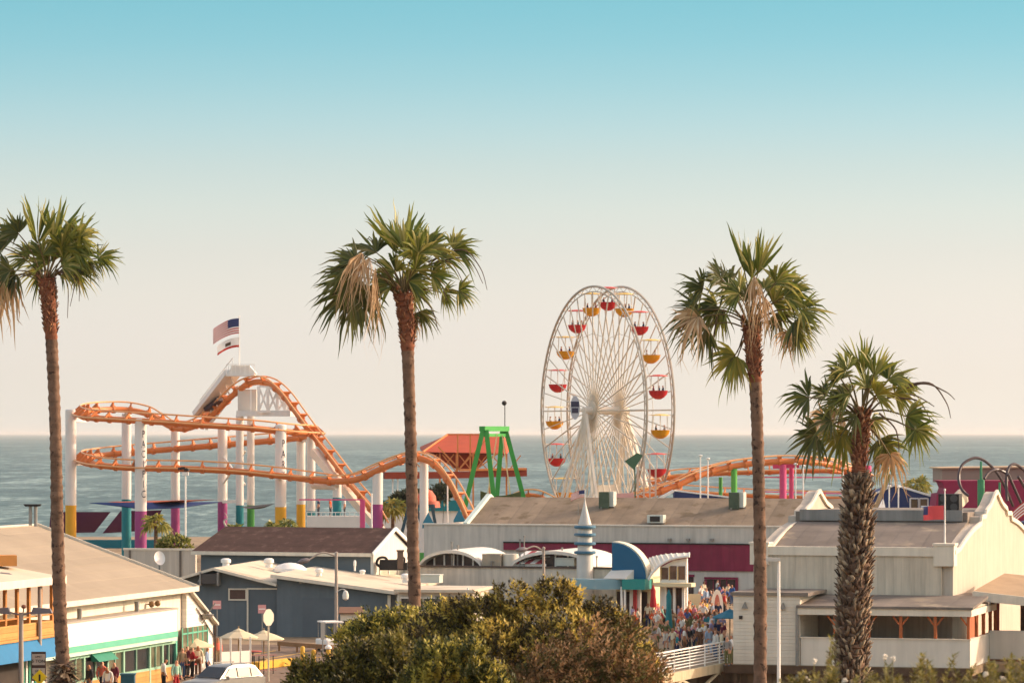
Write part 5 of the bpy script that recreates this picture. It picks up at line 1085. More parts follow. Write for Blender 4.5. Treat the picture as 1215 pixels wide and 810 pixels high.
def palm(label, D, trunk, cx, cy, fronds, seed, stalks=(), r0=.26, filler=8, boots=None, group='fan palms'):
    rs = random.Random(seed); s_ = F / D; top = P(cx, cy, D)
    gz = terrain_z(D) if not (D > 128 and top.x < -8) else 0
    pts = [P(x, y, D) for x, y, w in trunk]; rad = [w / 2 / s_ for x, y, w in trunk]
    e = pts[-1]; 
    if e.z > gz: pts.append(V(e.x, e.y, gz - .1)); rad.append(rad[-1] * 1.08)
    t = T('palm_tree', label, 'palm tree', V(pts[-1].x, D, gz), group)
    NS = 26; q = crv(pts, NS); rr = []
    for i in range(len(q)):
        u = i / NS; k = min(int(u), len(rad) - 2); rr.append((rad[k] + (rad[k + 1] - rad[k]) * min(1, u - k)) * (1.05 if i % 3 == 0 else .97) * rs.uniform(.95, 1.05))
    b = MB(); b.tube(q, rr, 12); t.part('trunk', b, [TRK, TRKR], smooth=60)
    o = [c for c in COL.objects if c.parent == t.e][-1]; zc = top.z - 70 / s_
    o.data.polygons.foreach_set('material_index', [1 if p.center.z + t.loc.z > zc else 0 for p in o.data.polygons])
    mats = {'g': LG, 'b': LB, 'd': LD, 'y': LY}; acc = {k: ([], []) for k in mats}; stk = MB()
    def add(dx, dy, ang, r, face=.75, kind='g', depth=None, n=30, spread=92, droop=.36):
        r = r * (.90 if kind != 'd' else .86); dx *= 1.06; dy *= 1.04; spread = spread - 2 + rs.uniform(-16, 10) if spread > 60 else spread
        dz = rs.uniform(-1, 1) * .75 if depth is None else depth
        hub = top + V(dx / s_, dz, -dy / s_); a = R(ang)
        f = V(math.cos(a), rs.uniform(-.25, .25) + dz * .15, math.sin(a))
        nrm = V(rs.uniform(-.7, .9), -face, rs.uniform(.15, .9) * (1.3 - face)).normalized()
        up = nrm - f.normalized() * nrm.dot(f.normalized())
        vs, fs = acc[kind]; fan(rs, vs, fs, hub, f, up, r / s_, n, spread, droop, dry=1 if kind == 'd' else 0, curl=.25 if kind == 'd' else .04)
        st = top + V(rs.uniform(-.1, .1), rs.uniform(-.1, .1), -.1 + rs.uniform(-.3, .1))
        mid = st.lerp(hub, .5) + V(0, 0, .12 * (hub - st).length)
        stk.tube(crv([st, mid, hub + f.normalized() * .12], 4), [.035, .033, .031, .03, .028, .026, .024, .022, .018], 5)
    for fr_ in fronds: add(*fr_)
    for k in range(filler):
        an = rs.uniform(-20, 200); rr_ = rs.uniform(14, 34)
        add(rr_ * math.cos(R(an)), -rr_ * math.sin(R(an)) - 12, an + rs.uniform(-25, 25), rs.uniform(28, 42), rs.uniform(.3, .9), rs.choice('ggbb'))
    for nm, k in (('crown', 'g'), ('crown', 'b'), ('dry_fronds', 'd'), ('yellow_fronds', 'y')):
        if k == 'b': continue
        vs, fs = acc[k]
        if k == 'g':
            v2, f2 = acc['b']; nf = len(fs); o_ = len(vs); allv = vs + v2; allf = fs + [tuple(i + o_ for i in q_) for q_ in f2]
            mi = [0] * nf + [1] * len(f2)
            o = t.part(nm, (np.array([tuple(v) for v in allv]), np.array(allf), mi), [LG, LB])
        elif vs: t.part(nm, (np.array([tuple(v) for v in vs]), np.array(fs), None), mats[k])
    t.part('leaf_stalks', stk, STK)
    if stalks:
        b = MB()
        for pl in stalks:
            pp = [top + V(x / s_, d_, -y / s_) for x, y, d_ in pl]; c = crv(pp, 6); b.tube(c, [.035 * (1 - .75 * i / len(c)) for i in range(len(c))], 5)
        t.part('flower_stalks', b, mat('flower_stalk', '5c4a3c', .8, .2, 3))
    for (y0, y1, cnt, big, nm_) in ([boots + (1, 'trunk_boots')] if boots else []) + [(cy - 6, cy + 62, 150, .55, 'leaf_bases')]:
        vs, fs = [], []
        for k in range(cnt):
            u = (k + rs.random()) / cnt; i = min(int(u * (len(q) - 1)), len(q) - 2)
            # stretch along the booted length only
            yy = y0 + (y1 - y0) * u; zc_ = H - (yy - CY) / s_
            j = min(range(len(q)), key=lambda m_: abs(q[m_].z - zc_)); c = V(q[j].x, q[j].y, zc_); rd = rr[j] * .93
            a = k * 2.39996 + rs.uniform(-.5, .5); o_ = V(math.cos(a), math.sin(a), 0); tg = V(-o_.y, o_.x, 0)
            w, l = rs.uniform(.045, .085) * (big + .15 * (big < 1)), rs.uniform(.12, .27) * (big + .15 * (big < 1)); out = rs.uniform(.04, .19) * big
            base = c + o_ * (rd - .04); tip = c + o_ * (rd + out) + V(0, 0, l) + tg * rs.uniform(-.13, .13)
            n_ = len(vs); th = .05
            vs += [base - tg * w, base + tg * w, tip + tg * w * .5, tip - tg * w * .5, base - tg * w * .6 + o_ * th - V(0, 0, .04), base + tg * w * .6 + o_ * th - V(0, 0, .04), tip + tg * w * .35 + o_ * th * .8, tip - tg * w * .35 + o_ * th * .8]
            fs += [(n_ + a_, n_ + b_, n_ + c_, n_ + d_) for a_, b_, c_, d_ in ((3, 2, 1, 0), (4, 5, 6, 7), (0, 1, 5, 4), (1, 2, 6, 5), (2, 3, 7, 6), (3, 0, 4, 7))]
        t.part(nm_, (np.array([tuple(v) for v in vs]), np.array(fs), None), BOOT if big == 1 else BASES)
    return t

palm('tall slim fan palm at the left edge before the cream market', 150, [(55, 330, 20), (58, 360, 17), (62, 420, 14), (66, 520, 14), (68, 620, 15), (71, 720, 16), (75, 800, 17)], 55, 332, [
    (-8, -40, 96, 70, .9, 'g', None, 20, 48, .08), (8, -42, 82, 66, .8, 'g', None, 18, 44, .08), (18, -36, 66, 50, .8), (-28, -52, 140, 40, .8, 'b'), (-42, -45, 150, 45, .9, 'b'), (-38, -10, 178, 42, .7, 'b'), (20, -40, 70, 52, .7), (36, -45, 55, 45, .8), (36, -30, 20, 40, .6),
    (57, -24, 12, 36, .85), (50, -20, -75, 26, .7, 'b'), (-44, 0, 245, 48, .8, 'd'), (-52, -4, 225, 50, .8, 'd'), (-35, -8, 215, 44, .8, 'b'), (-20, -25, 160, 40, .9), (5, -20, 120, 42, .9), (18, -14, 30, 40, .8), (-6, -14, 200, 40, .8), (30, -10, -15, 34, .7), (-60, -40, 160, 40, .7, 'b')], 3,
    [[(10, -6, -.3), (14, 10, -.6), (14, 40, -.7)], [(12, -8, .2), (24, 5, .3), (24, 45, .3)], [(14, -10, -.3), (34, 0, -.4), (30, 32, -.5)], [(16, -10, -.2), (38, -2, -.3), (40, 26, -.3)]], filler=4)
palm('tall fan palm with a tan dead leaf skirt left of centre', 146, [(478, 348, 23), (482, 380, 18), (485, 450, 14), (488, 550, 14), (490, 650, 14), (492, 730, 15)], 478, 346, [
    (-8, -44, 108, 74, .8, 'g', None, 16, 34, .08), (2, -46, 90, 64, .9, 'g', None, 18, 50, .08), (12, -44, 76, 58, .8, 'g', None, 16, 46, .1), (-30, -45, 138, 46, .8, 'b'), (27, -46, 68, 50, .8), (18, -42, 95, 44, .6), (56, -48, 36, 44, .8), (42, -38, 10, 40, .8), (62, -1, -12, 32, .8), (44, 0, -20, 30, .7), (18, 22, -60, 32, .8, 'b'), (10, 28, -85, 28, .7, 'd'),
    (-50, -32, 178, 50, .8, 'b'), (-56, -18, 205, 54, .8, 'b'), (-58, 0, 222, 60, .85, 'b'), (-48, 2, 240, 46, .8, 'b'), (-40, -6, 230, 56, .8, 'b'), (-44, -44, 246, 60, .95, 'd', -.9, 24, 32), (-36, -38, 240, 50, .95, 'd', -.8, 18, 26), (-30, -28, 268, 70, .9, 'd', -.85, 16, 16), (-30, -20, 262, 62, .9, 'd', -.9, 12, 14),
    (14, -24, 60, 42, .9), (-8, -22, 120, 42, .9), (6, -12, 25, 40, .9), (-12, -6, 160, 36, .9), (10, -4, -20, 36, .9), (32, -18, 5, 36, .8), (0, -2, 100, 34, .9)], 5,
    [[(30, -35, 0), (70, -50, 0), (92, -28, 0), (100, -2, 0)], [(30, -32, .2), (75, -40, .3), (95, -10, .3)], [(24, -25, -.2), (55, -35, -.2), (72, -10, -.3)], [(20, -20, .2), (40, -18, .3), (52, 10, .3)], [(14, 0, -.3), (34, 20, -.4), (42, 46, -.4)]], filler=3)
palm('tall fan palm with a pale hanging seed skirt right of the wheel', 138, [(891, 386, 22), (893, 410, 18), (897, 470, 14.5), (900, 560, 14.5), (902, 680, 15), (902, 820, 16)], 891, 384, [
    (-6, -58, 99, 70, .85, 'g', None, 14, 26, .05), (8, -57, 80, 66, .85, 'g', None, 16, 34, .05), (2, -52, 92, 62, .6, 'g', None, 18, 50, .1), (-24, -42, 132, 52, .85, 'b'), (-34, -50, 118, 42, .7, 'b'), (-54, -40, 160, 42, .8, 'b'), (-58, -16, 188, 52, .85, 'b'), (-50, 2, 208, 50, .8, 'b'), (-60, -8, 215, 46, .8, 'd'), (-36, -22, 200, 44, .85), (-32, -18, 232, 40, .8, 'b'),
    (-16, 36, 222, 46, .9, 'y'), (-14, 38, 250, 36, .8, 'b'), (26, -46, 48, 44, .85), (40, -36, 24, 42, .85), (36, -30, 5, 44, .8), (55, -16, -12, 42, .85), (46, -2, -45, 42, .8, 'b'), (50, 12, -72, 32, .8), (40, 8, -90, 30, .6, 'd'), (30, -14, -40, 36, .7, 'b'),
    (2, -54, 268, 60, .95, 'd', -.95, 26, 20), (9, -46, 275, 56, .95, 'd', -.9, 22, 18), (14, -30, 285, 40, .9, 'd', -.8, 14, 20), (-14, -34, 150, 42, .9), (16, -40, 40, 42, .9), (-6, -30, 110, 40, .8)], 8,
    [[(-8, 10, 0), (-16, 34, 0)], [(-40, -10, .2), (-45, 30, .3), (-44, 52, .3)], [(-60, 0, -.2), (-62, 30, -.3)]], filler=3)
palm('shorter fan palm with a thick trunk covered in old leaf boots', 112, [(1024, 492, 16), (1022, 520, 15), (1019, 556, 17), (1018, 575, 26), (1017, 620, 33), (1014, 690, 34), (1011, 760, 35), (1009, 820, 36)], 1023, 490, [
    (2, -44, 95, 56, .9, 'g', None, 16, 36, .06), (12, -42, 78, 46, .8, 'g', None, 16, 44, .1), (-18, -48, 128, 38, .8), (-26, -38, 110, 36, .8, 'b'), (-38, -20, 140, 38, .9, 'b'), (-60, -18, 172, 44, .85, 'b'), (-52, 24, 202, 46, .85, 'b'), (-40, 4, 214, 38, .85, 'd'), (-36, 8, 190, 36, .8, 'b'), (-22, 22, 240, 48, .9, 'y'), (-12, 20, 262, 44, .8, 'y'),
    (28, -38, 44, 46, .85), (36, -22, 8, 36, .85, 'y'), (44, -30, 30, 34, .8), (48, 4, -12, 50, .85), (58, 18, -48, 36, .8), (20, 30, -62, 46, .9, 'b'), (32, 46, -78, 38, .85, 'd'), (26, 36, -70, 40, .7), (4, -28, 95, 40, .8), (-14, -22, 150, 36, .9), (14, -20, 30, 36, .9, 'y'), (-8, 2, 235, 34, .8, 'b'), (-24, -4, 225, 40, .8, 'd'), (-20, -14, 170, 36, .8, 'b'), (12, 6, -40, 30, .7)], 13,
    [[(30, -20, 0), (70, -35, 0), (98, -26, 0), (110, -16, 0)], [(40, -30, .2), (80, -36, .2), (100, -14, .2), (106, 6, .2)], [(40, -18, -.2), (66, -14, -.2), (80, 8, -.2)], [(30, -18, .1), (60, -22, .1), (86, -8, .1)], [(20, 0, 0), (40, 20, 0), (44, 52, 0)]], filler=3, boots=(566, 835, 1150))

# small palms among the coaster columns, far
def small_palm(px, py, D, r, label, seed, base_z=0, m=LY):
    rs = random.Random(seed); top = P(px, py, D); t = T('palm_tree', label, 'palm tree', V(top.x, D, base_z), 'small palms among the rides')
    b = MB(); b.tube([V(top.x, D, base_z), top], [.22, .16], 8); t.part('trunk', b, TRK)
    vs, fs = [], []
    for k in range(16):
        a = 2.4 * k; el_ = rs.uniform(-.5, 1.2); f = V(math.cos(a) * math.cos(el_), math.sin(a) * math.cos(el_), math.sin(el_))
        fan(rs, vs, fs, top + f * r * .45, f + V(0, 0, -.2), V(0, -.6, 1), r * .75, 16, 105, .6)
    t.part('crown', (np.array([tuple(v) for v in vs]), np.array(fs), None), m)
small_palm(185, 622, 340, 1.35, 'small yellowish palm just right of the pink coaster column', 1)
small_palm(279, 630, 330, .9, 'little palm before the teal column above the brown roof', 2, m=LG)
small_palm(322, 627, 332, .9, 'little palm left of the yellow column above the brown roof', 3, m=LG)
small_palm(342, 624, 335, 1.0, 'little palm right of the yellow column above the brown roof', 4, m=LG)
small_palm(466, 605, 372, 1.6, 'small yellowish palm between the purple column and the second palm', 5)
small_palm(1088, 577, 400, 1.6, 'small yellow palm top over the navy gable', 6)
# ------------------------------------------------------------------ bushes
BUSH = [leafmat('bush_gold', ['c0a648', 'd6bb58', 'e6cc6c', 'a8923e'], .4, .55), leafmat('bush_olive', ['665a28', '74662c', '80702f', '584e22'], .22, .6), leafmat('bush_deep', ['3a301a', '443a1e', '4e4224', '2e2616'], .1, .65)]
BUSHG = [leafmat('bush_lime', ['c4b44c', 'd6c45c', 'b0a044', 'e0d070'], .4, .5), leafmat('bush_green', ['7c7632', '8c8438', '6e682c', '9a8e3e'], .26, .6), leafmat('bush_green_deep', ['3c421c', '484c20', '343a18'], .15, .6)]
BUSHB = [leafmat('bush_russet', ['b48a60', 'c89e72', '9c744c', 'c0a070'], .28, .65), leafmat('bush_brown', ['74552f', '62482a', '84633a'], .18, .7), leafmat('bush_brown_green', ['5a5428', '6a6230', '4a4622'], .18, .7)]
TWIG = mat('twig', '4a3626', .9, .3, 4)
def leafcloud(rs, blobs, n, leaf, per=9, spray=.28, upb=.5, inner=.25, sub_n=22, ntone=1):
    """Sprays of small leaves through a union of ellipsoids, dense near the outside."""
    sub = []
    for c, r in blobs:
        m_ = sub_n
        for k in range(m_):
            while True:
                d = V(rs.gauss(0, 1), rs.gauss(0, 1), rs.gauss(0, 1)).normalized()
                if d.y < .5 and d.z > -.7: break
            f_ = rs.uniform(.24, .42); e_ = rs.uniform(.72, 1.0)
            sub.append(((c[0] + d.x * r[0] * e_, c[1] + d.y * r[1] * e_, c[2] + d.z * r[2] * e_), (r[0] * f_ * .8, min(r[0], r[1]) * f_, r[2] * f_ * 1.15)))
    core = [((c[0], c[1], c[2]), (r[0] * .78, r[1] * .78, r[2] * .78)) for c, r in blobs]
    blobs = sub + core
    vol = [b_[1][0] * b_[1][2] for b_ in blobs]; V_, F_ = [], []; MI = []
    cs = np.array([b_[0] for b_ in blobs]); rads = np.array([b_[1] for b_ in blobs])
    for k in range(n):
        ib = rs.choices(range(len(blobs)), vol)[0]; c, r = blobs[ib]
        while True:
            d = V(rs.gauss(0, 1), rs.gauss(0, 1), rs.gauss(0, 1)).normalized()
            if d.y < .55 and d.z > -.6: break
        u = 1 - inner * rs.random() ** 2 if rs.random() < .8 else rs.uniform(.4, .8)
        lump = 1 + .10 * math.sin(d.x * 7 + c[0] * 3) * math.sin(d.z * 6 + c[2] * 5) + .06 * math.sin(d.y * 13 + d.x * 11)
        p = V(c[0] + d.x * r[0] * u * lump, c[1] + d.y * r[1] * u * lump, c[2] + d.z * r[2] * u * lump)
        q = ((cs - np.array(p)) / rads); 
        if (np.einsum('ij,ij->i', q, q) < .40).any(): continue
        ax_ = (d * .75 + V(rs.uniform(-.3, .3), rs.uniform(-.3, .3), upb + rs.uniform(-.2, .4))).normalized()
        s1 = ax_.cross(V(.3, .5, .1)).normalized(); s2 = ax_.cross(s1)
        sl_ = spray * rs.uniform(.6, 1.3); tone = rs.choices(range(ntone), ((6, 2, 2), (3, 3, 4), (1, 2, 6))[ib % 3][:ntone])[0]; MI += [tone] * per
        for m in range(per):
            t_ = (m + rs.random()) / per; a = m * 2.4 + rs.uniform(-.5, .5)
            bp = p + ax_ * (sl_ * (t_ - .4)); o_ = (s1 * math.cos(a) + s2 * math.sin(a)) * (1.0 - .3 * t_) + ax_ * (.35 + .9 * t_)
            o_.normalize(); w_ = o_.cross(ax_ + V(rs.uniform(-.4, .4), rs.uniform(-.4, .4), 0)).normalized(); L_ = leaf * rs.uniform(.7, 1.35); hw = L_ * .23
            n0 = len(V_); V_ += [bp, bp + o_ * L_ * .5 + w_ * hw, bp + o_ * L_, bp + o_ * L_ * .5 - w_ * hw]; F_.append((n0, n0 + 1, n0 + 2, n0 + 3))
    return np.array([tuple(v) for v in V_], dtype=np.float32), np.array(F_), MI
def bush(name, label, D, blobs, n, leaf, m, seed, cat='bush', stems=7, **kw):
    rs = random.Random(seed); s_ = F / D
    bl = [((lambda c: (c.x, D + dy, c.z))(P(px, py, D)), (rx / s_, ry, rz / s_)) for px, py, rx, rz, dy, ry in blobs]
    cx_ = sum(b_[0][0] for b_ in bl) / len(bl); gz = terrain_z(D)
    t = T(name, label, cat, V(cx_, D, gz), None)
    t.part('foliage', leafcloud(rs, bl, n, leaf, ntone=len(m) if isinstance(m, list) else 1, **kw), m)
    b = MB()
    for k in range(stems):
        c, r = bl[k % len(bl)]; e = V(c[0] + rs.uniform(-.4, .4) * r[0], c[1] + rs.uniform(-.3, .3), c[2] + r[2] * .3)
        a = V(cx_ + rs.uniform(-.5, .5), D + rs.uniform(-.3, .3), gz - .1); b.tube(crv([a, a.lerp(e, .5) + V(0, 0, .2), e], 4), [.06, .05, .05, .045, .04, .035, .03, .025, .02], 6)
    t.part('stems', b, TWIG); return t
bush('bush', 'broad olive and golden bush filling the bottom centre', 80, [(478, 816, 96, 46, .3, 1.0), (560, 790, 84, 50, .5, 1.1), (650, 754, 86, 50, .2, 1.1), (610, 800, 110, 56, -.2, 1.0), (702, 782, 62, 48, .3, .9), (448, 796, 46, 24, .5, .8), (528, 764, 46, 24, .8, .7), (560, 740, 42, 26, .6, .7), (500, 780, 50, 30, .2, .8), (735, 806, 36, 42, .3, .8)], 23000, .092, BUSH, 21, spray=.22, inner=.3, stems=16)
bush('bush', 'small bright yellow-green bush in front of the broad olive bush', 72, [(536, 812, 50, 46, 0, .6), (505, 826, 38, 30, 0, .5), (568, 822, 34, 32, 0, .5)], 4200, .08, BUSHG, 22, spray=.2, upb=.9)
bush('bush', 'dark low green bush at the left foot of the broad olive bush', 76, [(402, 818, 50, 40, 0, .7), (445, 812, 54, 44, .2, .7), (366, 828, 28, 26, 0, .5)], 4600, .09, [leafmat('bush_moss', ['6a6428', '7c7230', '8e8038'], .22, .6), leafmat('bush_leaf_dark', ['3a3a1a', '46421e', '302e16'], .15, .6)], 23)
bush('bush', 'dry reddish brown bush on the right of the broad olive bush', 74, [(722, 802, 58, 56, -.2, .8), (685, 815, 60, 48, -.4, .7), (748, 818, 38, 44, -.2, .6), (640, 818, 46, 34, -.5, .5)], 3600, .085, BUSHB, 24, inner=.4, per=8)
rsT = random.Random(5)
for k, (px, py, D, h) in enumerate(((463, 752, 84, 34), (500, 734, 84, 30), (430, 772, 82, 28), (575, 718, 86, 26))):
    pass
bush('bush', 'golden shrub clump behind the second palm trunk', 92, [(455, 752, 34, 22, 0, .6), (490, 744, 38, 22, .1, .6), (520, 736, 28, 16, .2, .5), (428, 764, 26, 18, 0, .5)], 1700, .1, BUSHG, 26)
bush('bush', 'round green planter shrub beside the small yellowish palm', 335, [(208, 646, 17, 9, 0, 1.0), (198, 648, 10, 7, 0, .8)], 420, .28, LG, 27, stems=2)
for nm, label, px, py, D, sc_ in (('shrub', 'dark clump of shrubs beyond the second palm below the orange beam', 481, 588, 400, 1), ('shrub', 'dark shrub clump right of the second palm under the orange pavilion', 520, 583, 415, 1)):
    bush(nm, label, D, [(px, py + 6, 17, 9, 0, 1), (px + 6, py + 2, 10, 8, 0, .9)], 260, .5, leafmat('far_shrub', ['4a5036', '5c5c3e', '3c4230'], .2), px, stems=2, cat='shrub')
# the dry skirt of stems at the foot of the left palm
rsB = random.Random(77)
t = T('planter_clump', 'clump of dry cut leaf stubs and pale blooms round the foot of the leftmost palm', 'plant', P(75, 830, 149))
b = MB(); vs, fs = [], []
for k in range(330):
    u = rsB.random(); a = rsB.uniform(0, 6.28); c = P(76, 786 + 40 * u, 149.6); rd = .45 + .45 * u + rsB.uniform(-.1, .1)
    base = V(c.x + math.cos(a) * rd * .5, c.y + math.sin(a) * rd * .5, c.z); d = V(math.cos(a), math.sin(a), rsB.uniform(-.9, .5)).normalized(); w = d.cross(V(0, 0, 1)).normalized() * .06; L_ = rsB.uniform(.3, .65)
    n0 = len(vs); vs += [base - w, base + w, base + d * L_ + w * .7, base + d * L_ - w * .7]; fs.append((n0, n0 + 1, n0 + 2, n0 + 3))
t.part('stubs', (np.array([tuple(v) for v in vs]), np.array(fs), None), BOOT)
# flowering plants on the bluff edge, bottom right
FLW = mat('bloom_white', 'e8dcc8', .7, .08, 4)
FST = leafmat('bluff_leaf', ['7a7434', '948a44', '5e5a2a', 'a89a58', '6a5a34'], .35)
spots = [(945, 800, 6), (968, 790, 7), (965, 768, 3), (1000, 802, 9), (1050, 792, 9), (1085, 800, 8), (1110, 790, 9), (1140, 800, 9), (1165, 790, 10), (1195, 796, 11), (1212, 788, 9), (1025, 806, 8), (925, 808, 5)]
labs = ['by the white lamp post foot', 'left of the booted trunk, with a pale bloom', 'tall thin spike left of the booted trunk', 'low before the booted trunk', 'just right of the booted trunk, with two pale blooms', 'under the middle of the porch wall', 'under the porch right of its middle', 'under the porch corner', 'just right of the porch corner', 'before the patio wall', 'at the very right edge', 'at the booted trunk right foot', 'leftmost, beside the slim palm trunk']
for k, ((px, py, nst), lb) in enumerate(zip(spots, labs)):
    rs = random.Random(300 + k); D = 46 + (k % 4); base = P(px, 842, D); base.z = terrain_z(D)
    t = T('flowering_plant', 'blurred olive plant ' + lb, 'plant', base, 'plants on the bluff edge'); vs, fs = [], []; b = MB(); bl = MB()
    for m in range(nst):
        tp = P(px + rs.uniform(-24, 24), py + rs.uniform(-10, 26), D + rs.uniform(-.3, .3)); st = base + V(rs.uniform(-.15, .15), rs.uniform(-.1, .1), 0)
        c = crv([st, st.lerp(tp, .55) + V(rs.uniform(-.05, .05), 0, .05), tp], 5); b.tube(c, .007, 4)
        for u in range(70):
            p = c[min(10, 4 + u % 7)] + (tp - st) * rs.uniform(-.05, .05); a = rs.uniform(0, 6.28); d = V(math.cos(a), math.sin(a), rs.uniform(.1, .9)).normalized(); w = d.cross(V(0, 0, 1)).normalized() * .015; L_ = rs.uniform(.06, .13)
            n0 = len(vs); vs += [p, p + d * L_ * .5 + w, p + d * L_, p + d * L_ * .5 - w]; fs.append((n0, n0 + 1, n0 + 2, n0 + 3))
    t.part('leaves', (np.array([tuple(v) for v in vs]), np.array(fs), None), FST); t.part('stems', b, mat('stem_green', '6a6434', .7, .2, 5))
    for m in range({1: 1, 4: 2, 8: 1, 0: 1, 3: 1, 9: 1}.get(k, 0)):
        q = P({1: 966, 4: 1050 + 9 * m, 8: 1170, 0: 957, 3: 1002, 9: 1190}[k], {1: 784, 4: 779, 8: 800, 0: 805, 3: 806, 9: 804}[k] + 2 * m, D - .2); bl = MB()
        for j in range(7): bl.ball(q + V(rs.uniform(-.025, .025), rs.uniform(-.02, .02), rs.uniform(-.025, .025)), .016, 6)
        t.part('bloom', bl, FLW); bl = MB(); bl.cyl(q - V(0, 0, .02), V(q.x, q.y, base.z), .006, n=4); t.part('bloom_stalk', bl, mat('stem_green', ''))
# ------------------------------------------------------------------ people
SKIN = [mat('skin_light', 'c99273', .6, .05), mat('skin_tan', 'a8714f', .6, .05), mat('skin_dark', '6b4630', .6, .05)]
HAIRS = {'dark-haired': mat('hair_dark', '2a1f1a', .7, .1), 'brown-haired': mat('hair_brown', '54392a', .7, .1), 'fair-haired': mat('hair_fair', 'b08d5a', .7, .1), 'white-capped': mat('cap_white', 'e5ddd0', .8, .05), 'grey-haired': mat('hair_grey', '8c8680', .7, .1)}
CLO = {n: mat('cloth_' + n.replace(' ', '_'), h, .85, .1, 3) for n, h in {'white': 'd9d3c8', 'black': '2b292b', 'navy': '2c3550', 'red': 'b03034', 'orange': 'd4592f', 'coral': 'd9705a', 'pink': 'd08a94', 'magenta': '9a3560', 'grey': '86837f', 'pale blue': '9fb0c4', 'blue': '3a5c94', 'teal': '2f7a80', 'yellow': 'd6ac48', 'tan': 'b69a76', 'lilac': '9d90ae', 'olive': '64643e', 'cream': 'd8c8a8', 'brown': '6a4a36', 'denim': '4a5d7c', 'charcoal': '46454a', 'mint': '9cc0a8', 'maroon': '6a2838'}.items()}
def figure(pose):
    """One continuous skinned body in a pose, plus clothing and hair grown from the same surface. Faces -Y, feet at z = 0."""
    J = {}; E = []
    def j(n, p, r, par=None): J[n] = (p, r); par and E.append((par, n))
    dz = -.42 if pose == 'sit' else 0
    j('pelvis', (0, 0, .95 + dz), (.15, .11)); j('belly', (0, -.005, 1.10 + dz), (.135, .1), 'pelvis'); j('chest', (0, .0, 1.30 + dz), (.16, .11), 'belly'); j('nb', (0, .01, 1.44 + dz), (.085, .07), 'chest')
    lean = -.12 if pose == 'lean' else 0
    j('neck', (0, lean * .8, 1.52 + dz), (.055, .055), 'nb'); j('head', (0, -.02 + lean, 1.60 + dz), (.075, .085), 'neck'); j('crown', (0, -.005 + lean, 1.70 + dz), (.07, .085), 'head'); j('nose', (0, -.115 + lean, 1.615 + dz), (.014, .014), 'head')
    for s in (-1, 1):
        a = 'l' if s < 0 else 'r'
        if pose == 'sit': kn, an, to = (s * .12, -.42, .52), (s * .12, -.44, .09), (s * .13, -.6, .05)
        elif pose == 'walk': kn, an, to = (s * .09, -.12 * s - .04, .5), (s * .08, -.26 * s + .05, .1), (s * .09, -.26 * s - .1, .04 + (.05 if s < 0 else 0))
        else: kn, an, to = (s * .1, -.02, .5), (s * .11, .02, .09), (s * .13, -.14, .04)
        j('hip' + a, (s * .09, 0, .88 + dz), (.09, .095), 'pelvis'); j('knee' + a, kn, (.06, .062), 'hip' + a); j('calf' + a, tuple((x * .65 + y * .35) for x, y in zip(kn, an)) , (.055, .058), 'knee' + a); j('ank' + a, an, (.04, .043), 'calf' + a); j('toe' + a, to, (.042, .03), 'ank' + a)
        sh = (s * .18, 0, 1.41 + dz)
        if pose in ('stand', 'lean'): el, wr = (s * .25, .02, 1.13), (s * .25, -.07, .90)
        elif pose == 'walk': el, wr = (s * .24, .12 * s, 1.15), (s * .24, .16 * s - .12, .94)
        elif pose == 'phone': el, wr = (s * .25, -.06, 1.14), (s * .1, -.30, 1.22)
        elif pose == 'hips': el, wr = (s * .36, .06, 1.18), (s * .19, -.06, 1.02)
        else: el, wr = (s * .25, -.12, 1.14 + dz), (s * .16, -.34, 1.05 + dz)
        j('sh' + a, sh, (.062, .062), 'nb'); j('elb' + a, el, (.043, .043), 'sh' + a); j('wr' + a, wr, (.028, .032), 'elb' + a)
        d = (Vector(wr) - Vector(el)).normalized(); h = Vector(wr) + d * .08; j('hand' + a, tuple(h), (.038, .022), 'wr' + a)
        sd_ = d.cross(V(0, 1, 0)).normalized() if abs(d.y) < .9 else V(1, 0, 0)
        for f_ in range(4):
            k1 = h + d * (.085 - abs(f_ - 1.4) * .012) + sd_ * (f_ - 1.5) * .02 + V(0, -.025, -.01); j('f%d%s' % (f_, a), tuple(k1), (.009, .009), 'hand' + a)
        th = Vector(wr) + d * .05 + sd_ * -.05 + V(0, -.02, 0); j('th' + a, tuple(th), (.010, .010), 'wr' + a)
    names = list(J); me = bpy.data.meshes.new('figure'); me.from_pydata([J[n][0] for n in names], [(names.index(a), names.index(b)) for a, b in E], [])
    o = bpy.data.objects.new('figure', me); COL.objects.link(o)
    sk = o.modifiers.new('s', 'SKIN'); sk.use_smooth_shade = True; o.modifiers.new('u', 'SUBSURF').levels = 1
    for i, n in enumerate(names): me.skin_vertices[0].data[i].radius = J[n][1]; me.skin_vertices[0].data[i].use_root = (i == 0)
    bpy.context.view_layer.update()
    bm_ = bpy.data.meshes.new_from_object(o.evaluated_get(bpy.context.evaluated_depsgraph_get())); bpy.data.objects.remove(o)
    segs = [(np.array(J[a][0]), np.array(J[b][0]), a + '>' + b) for a, b in E]
    reg = []
    for v in bm_.vertices:
        p = np.array(v.co); best = None
        for a, b, n in segs:
            ab = b - a; t_ = np.clip(np.dot(p - a, ab) / max(1e-9, np.dot(ab, ab)), 0, 1); d_ = np.linalg.norm(p - a - ab * t_)
            if best is None or d_ < best[0]: best = (d_, n, t_)
        reg.append(best[1:])
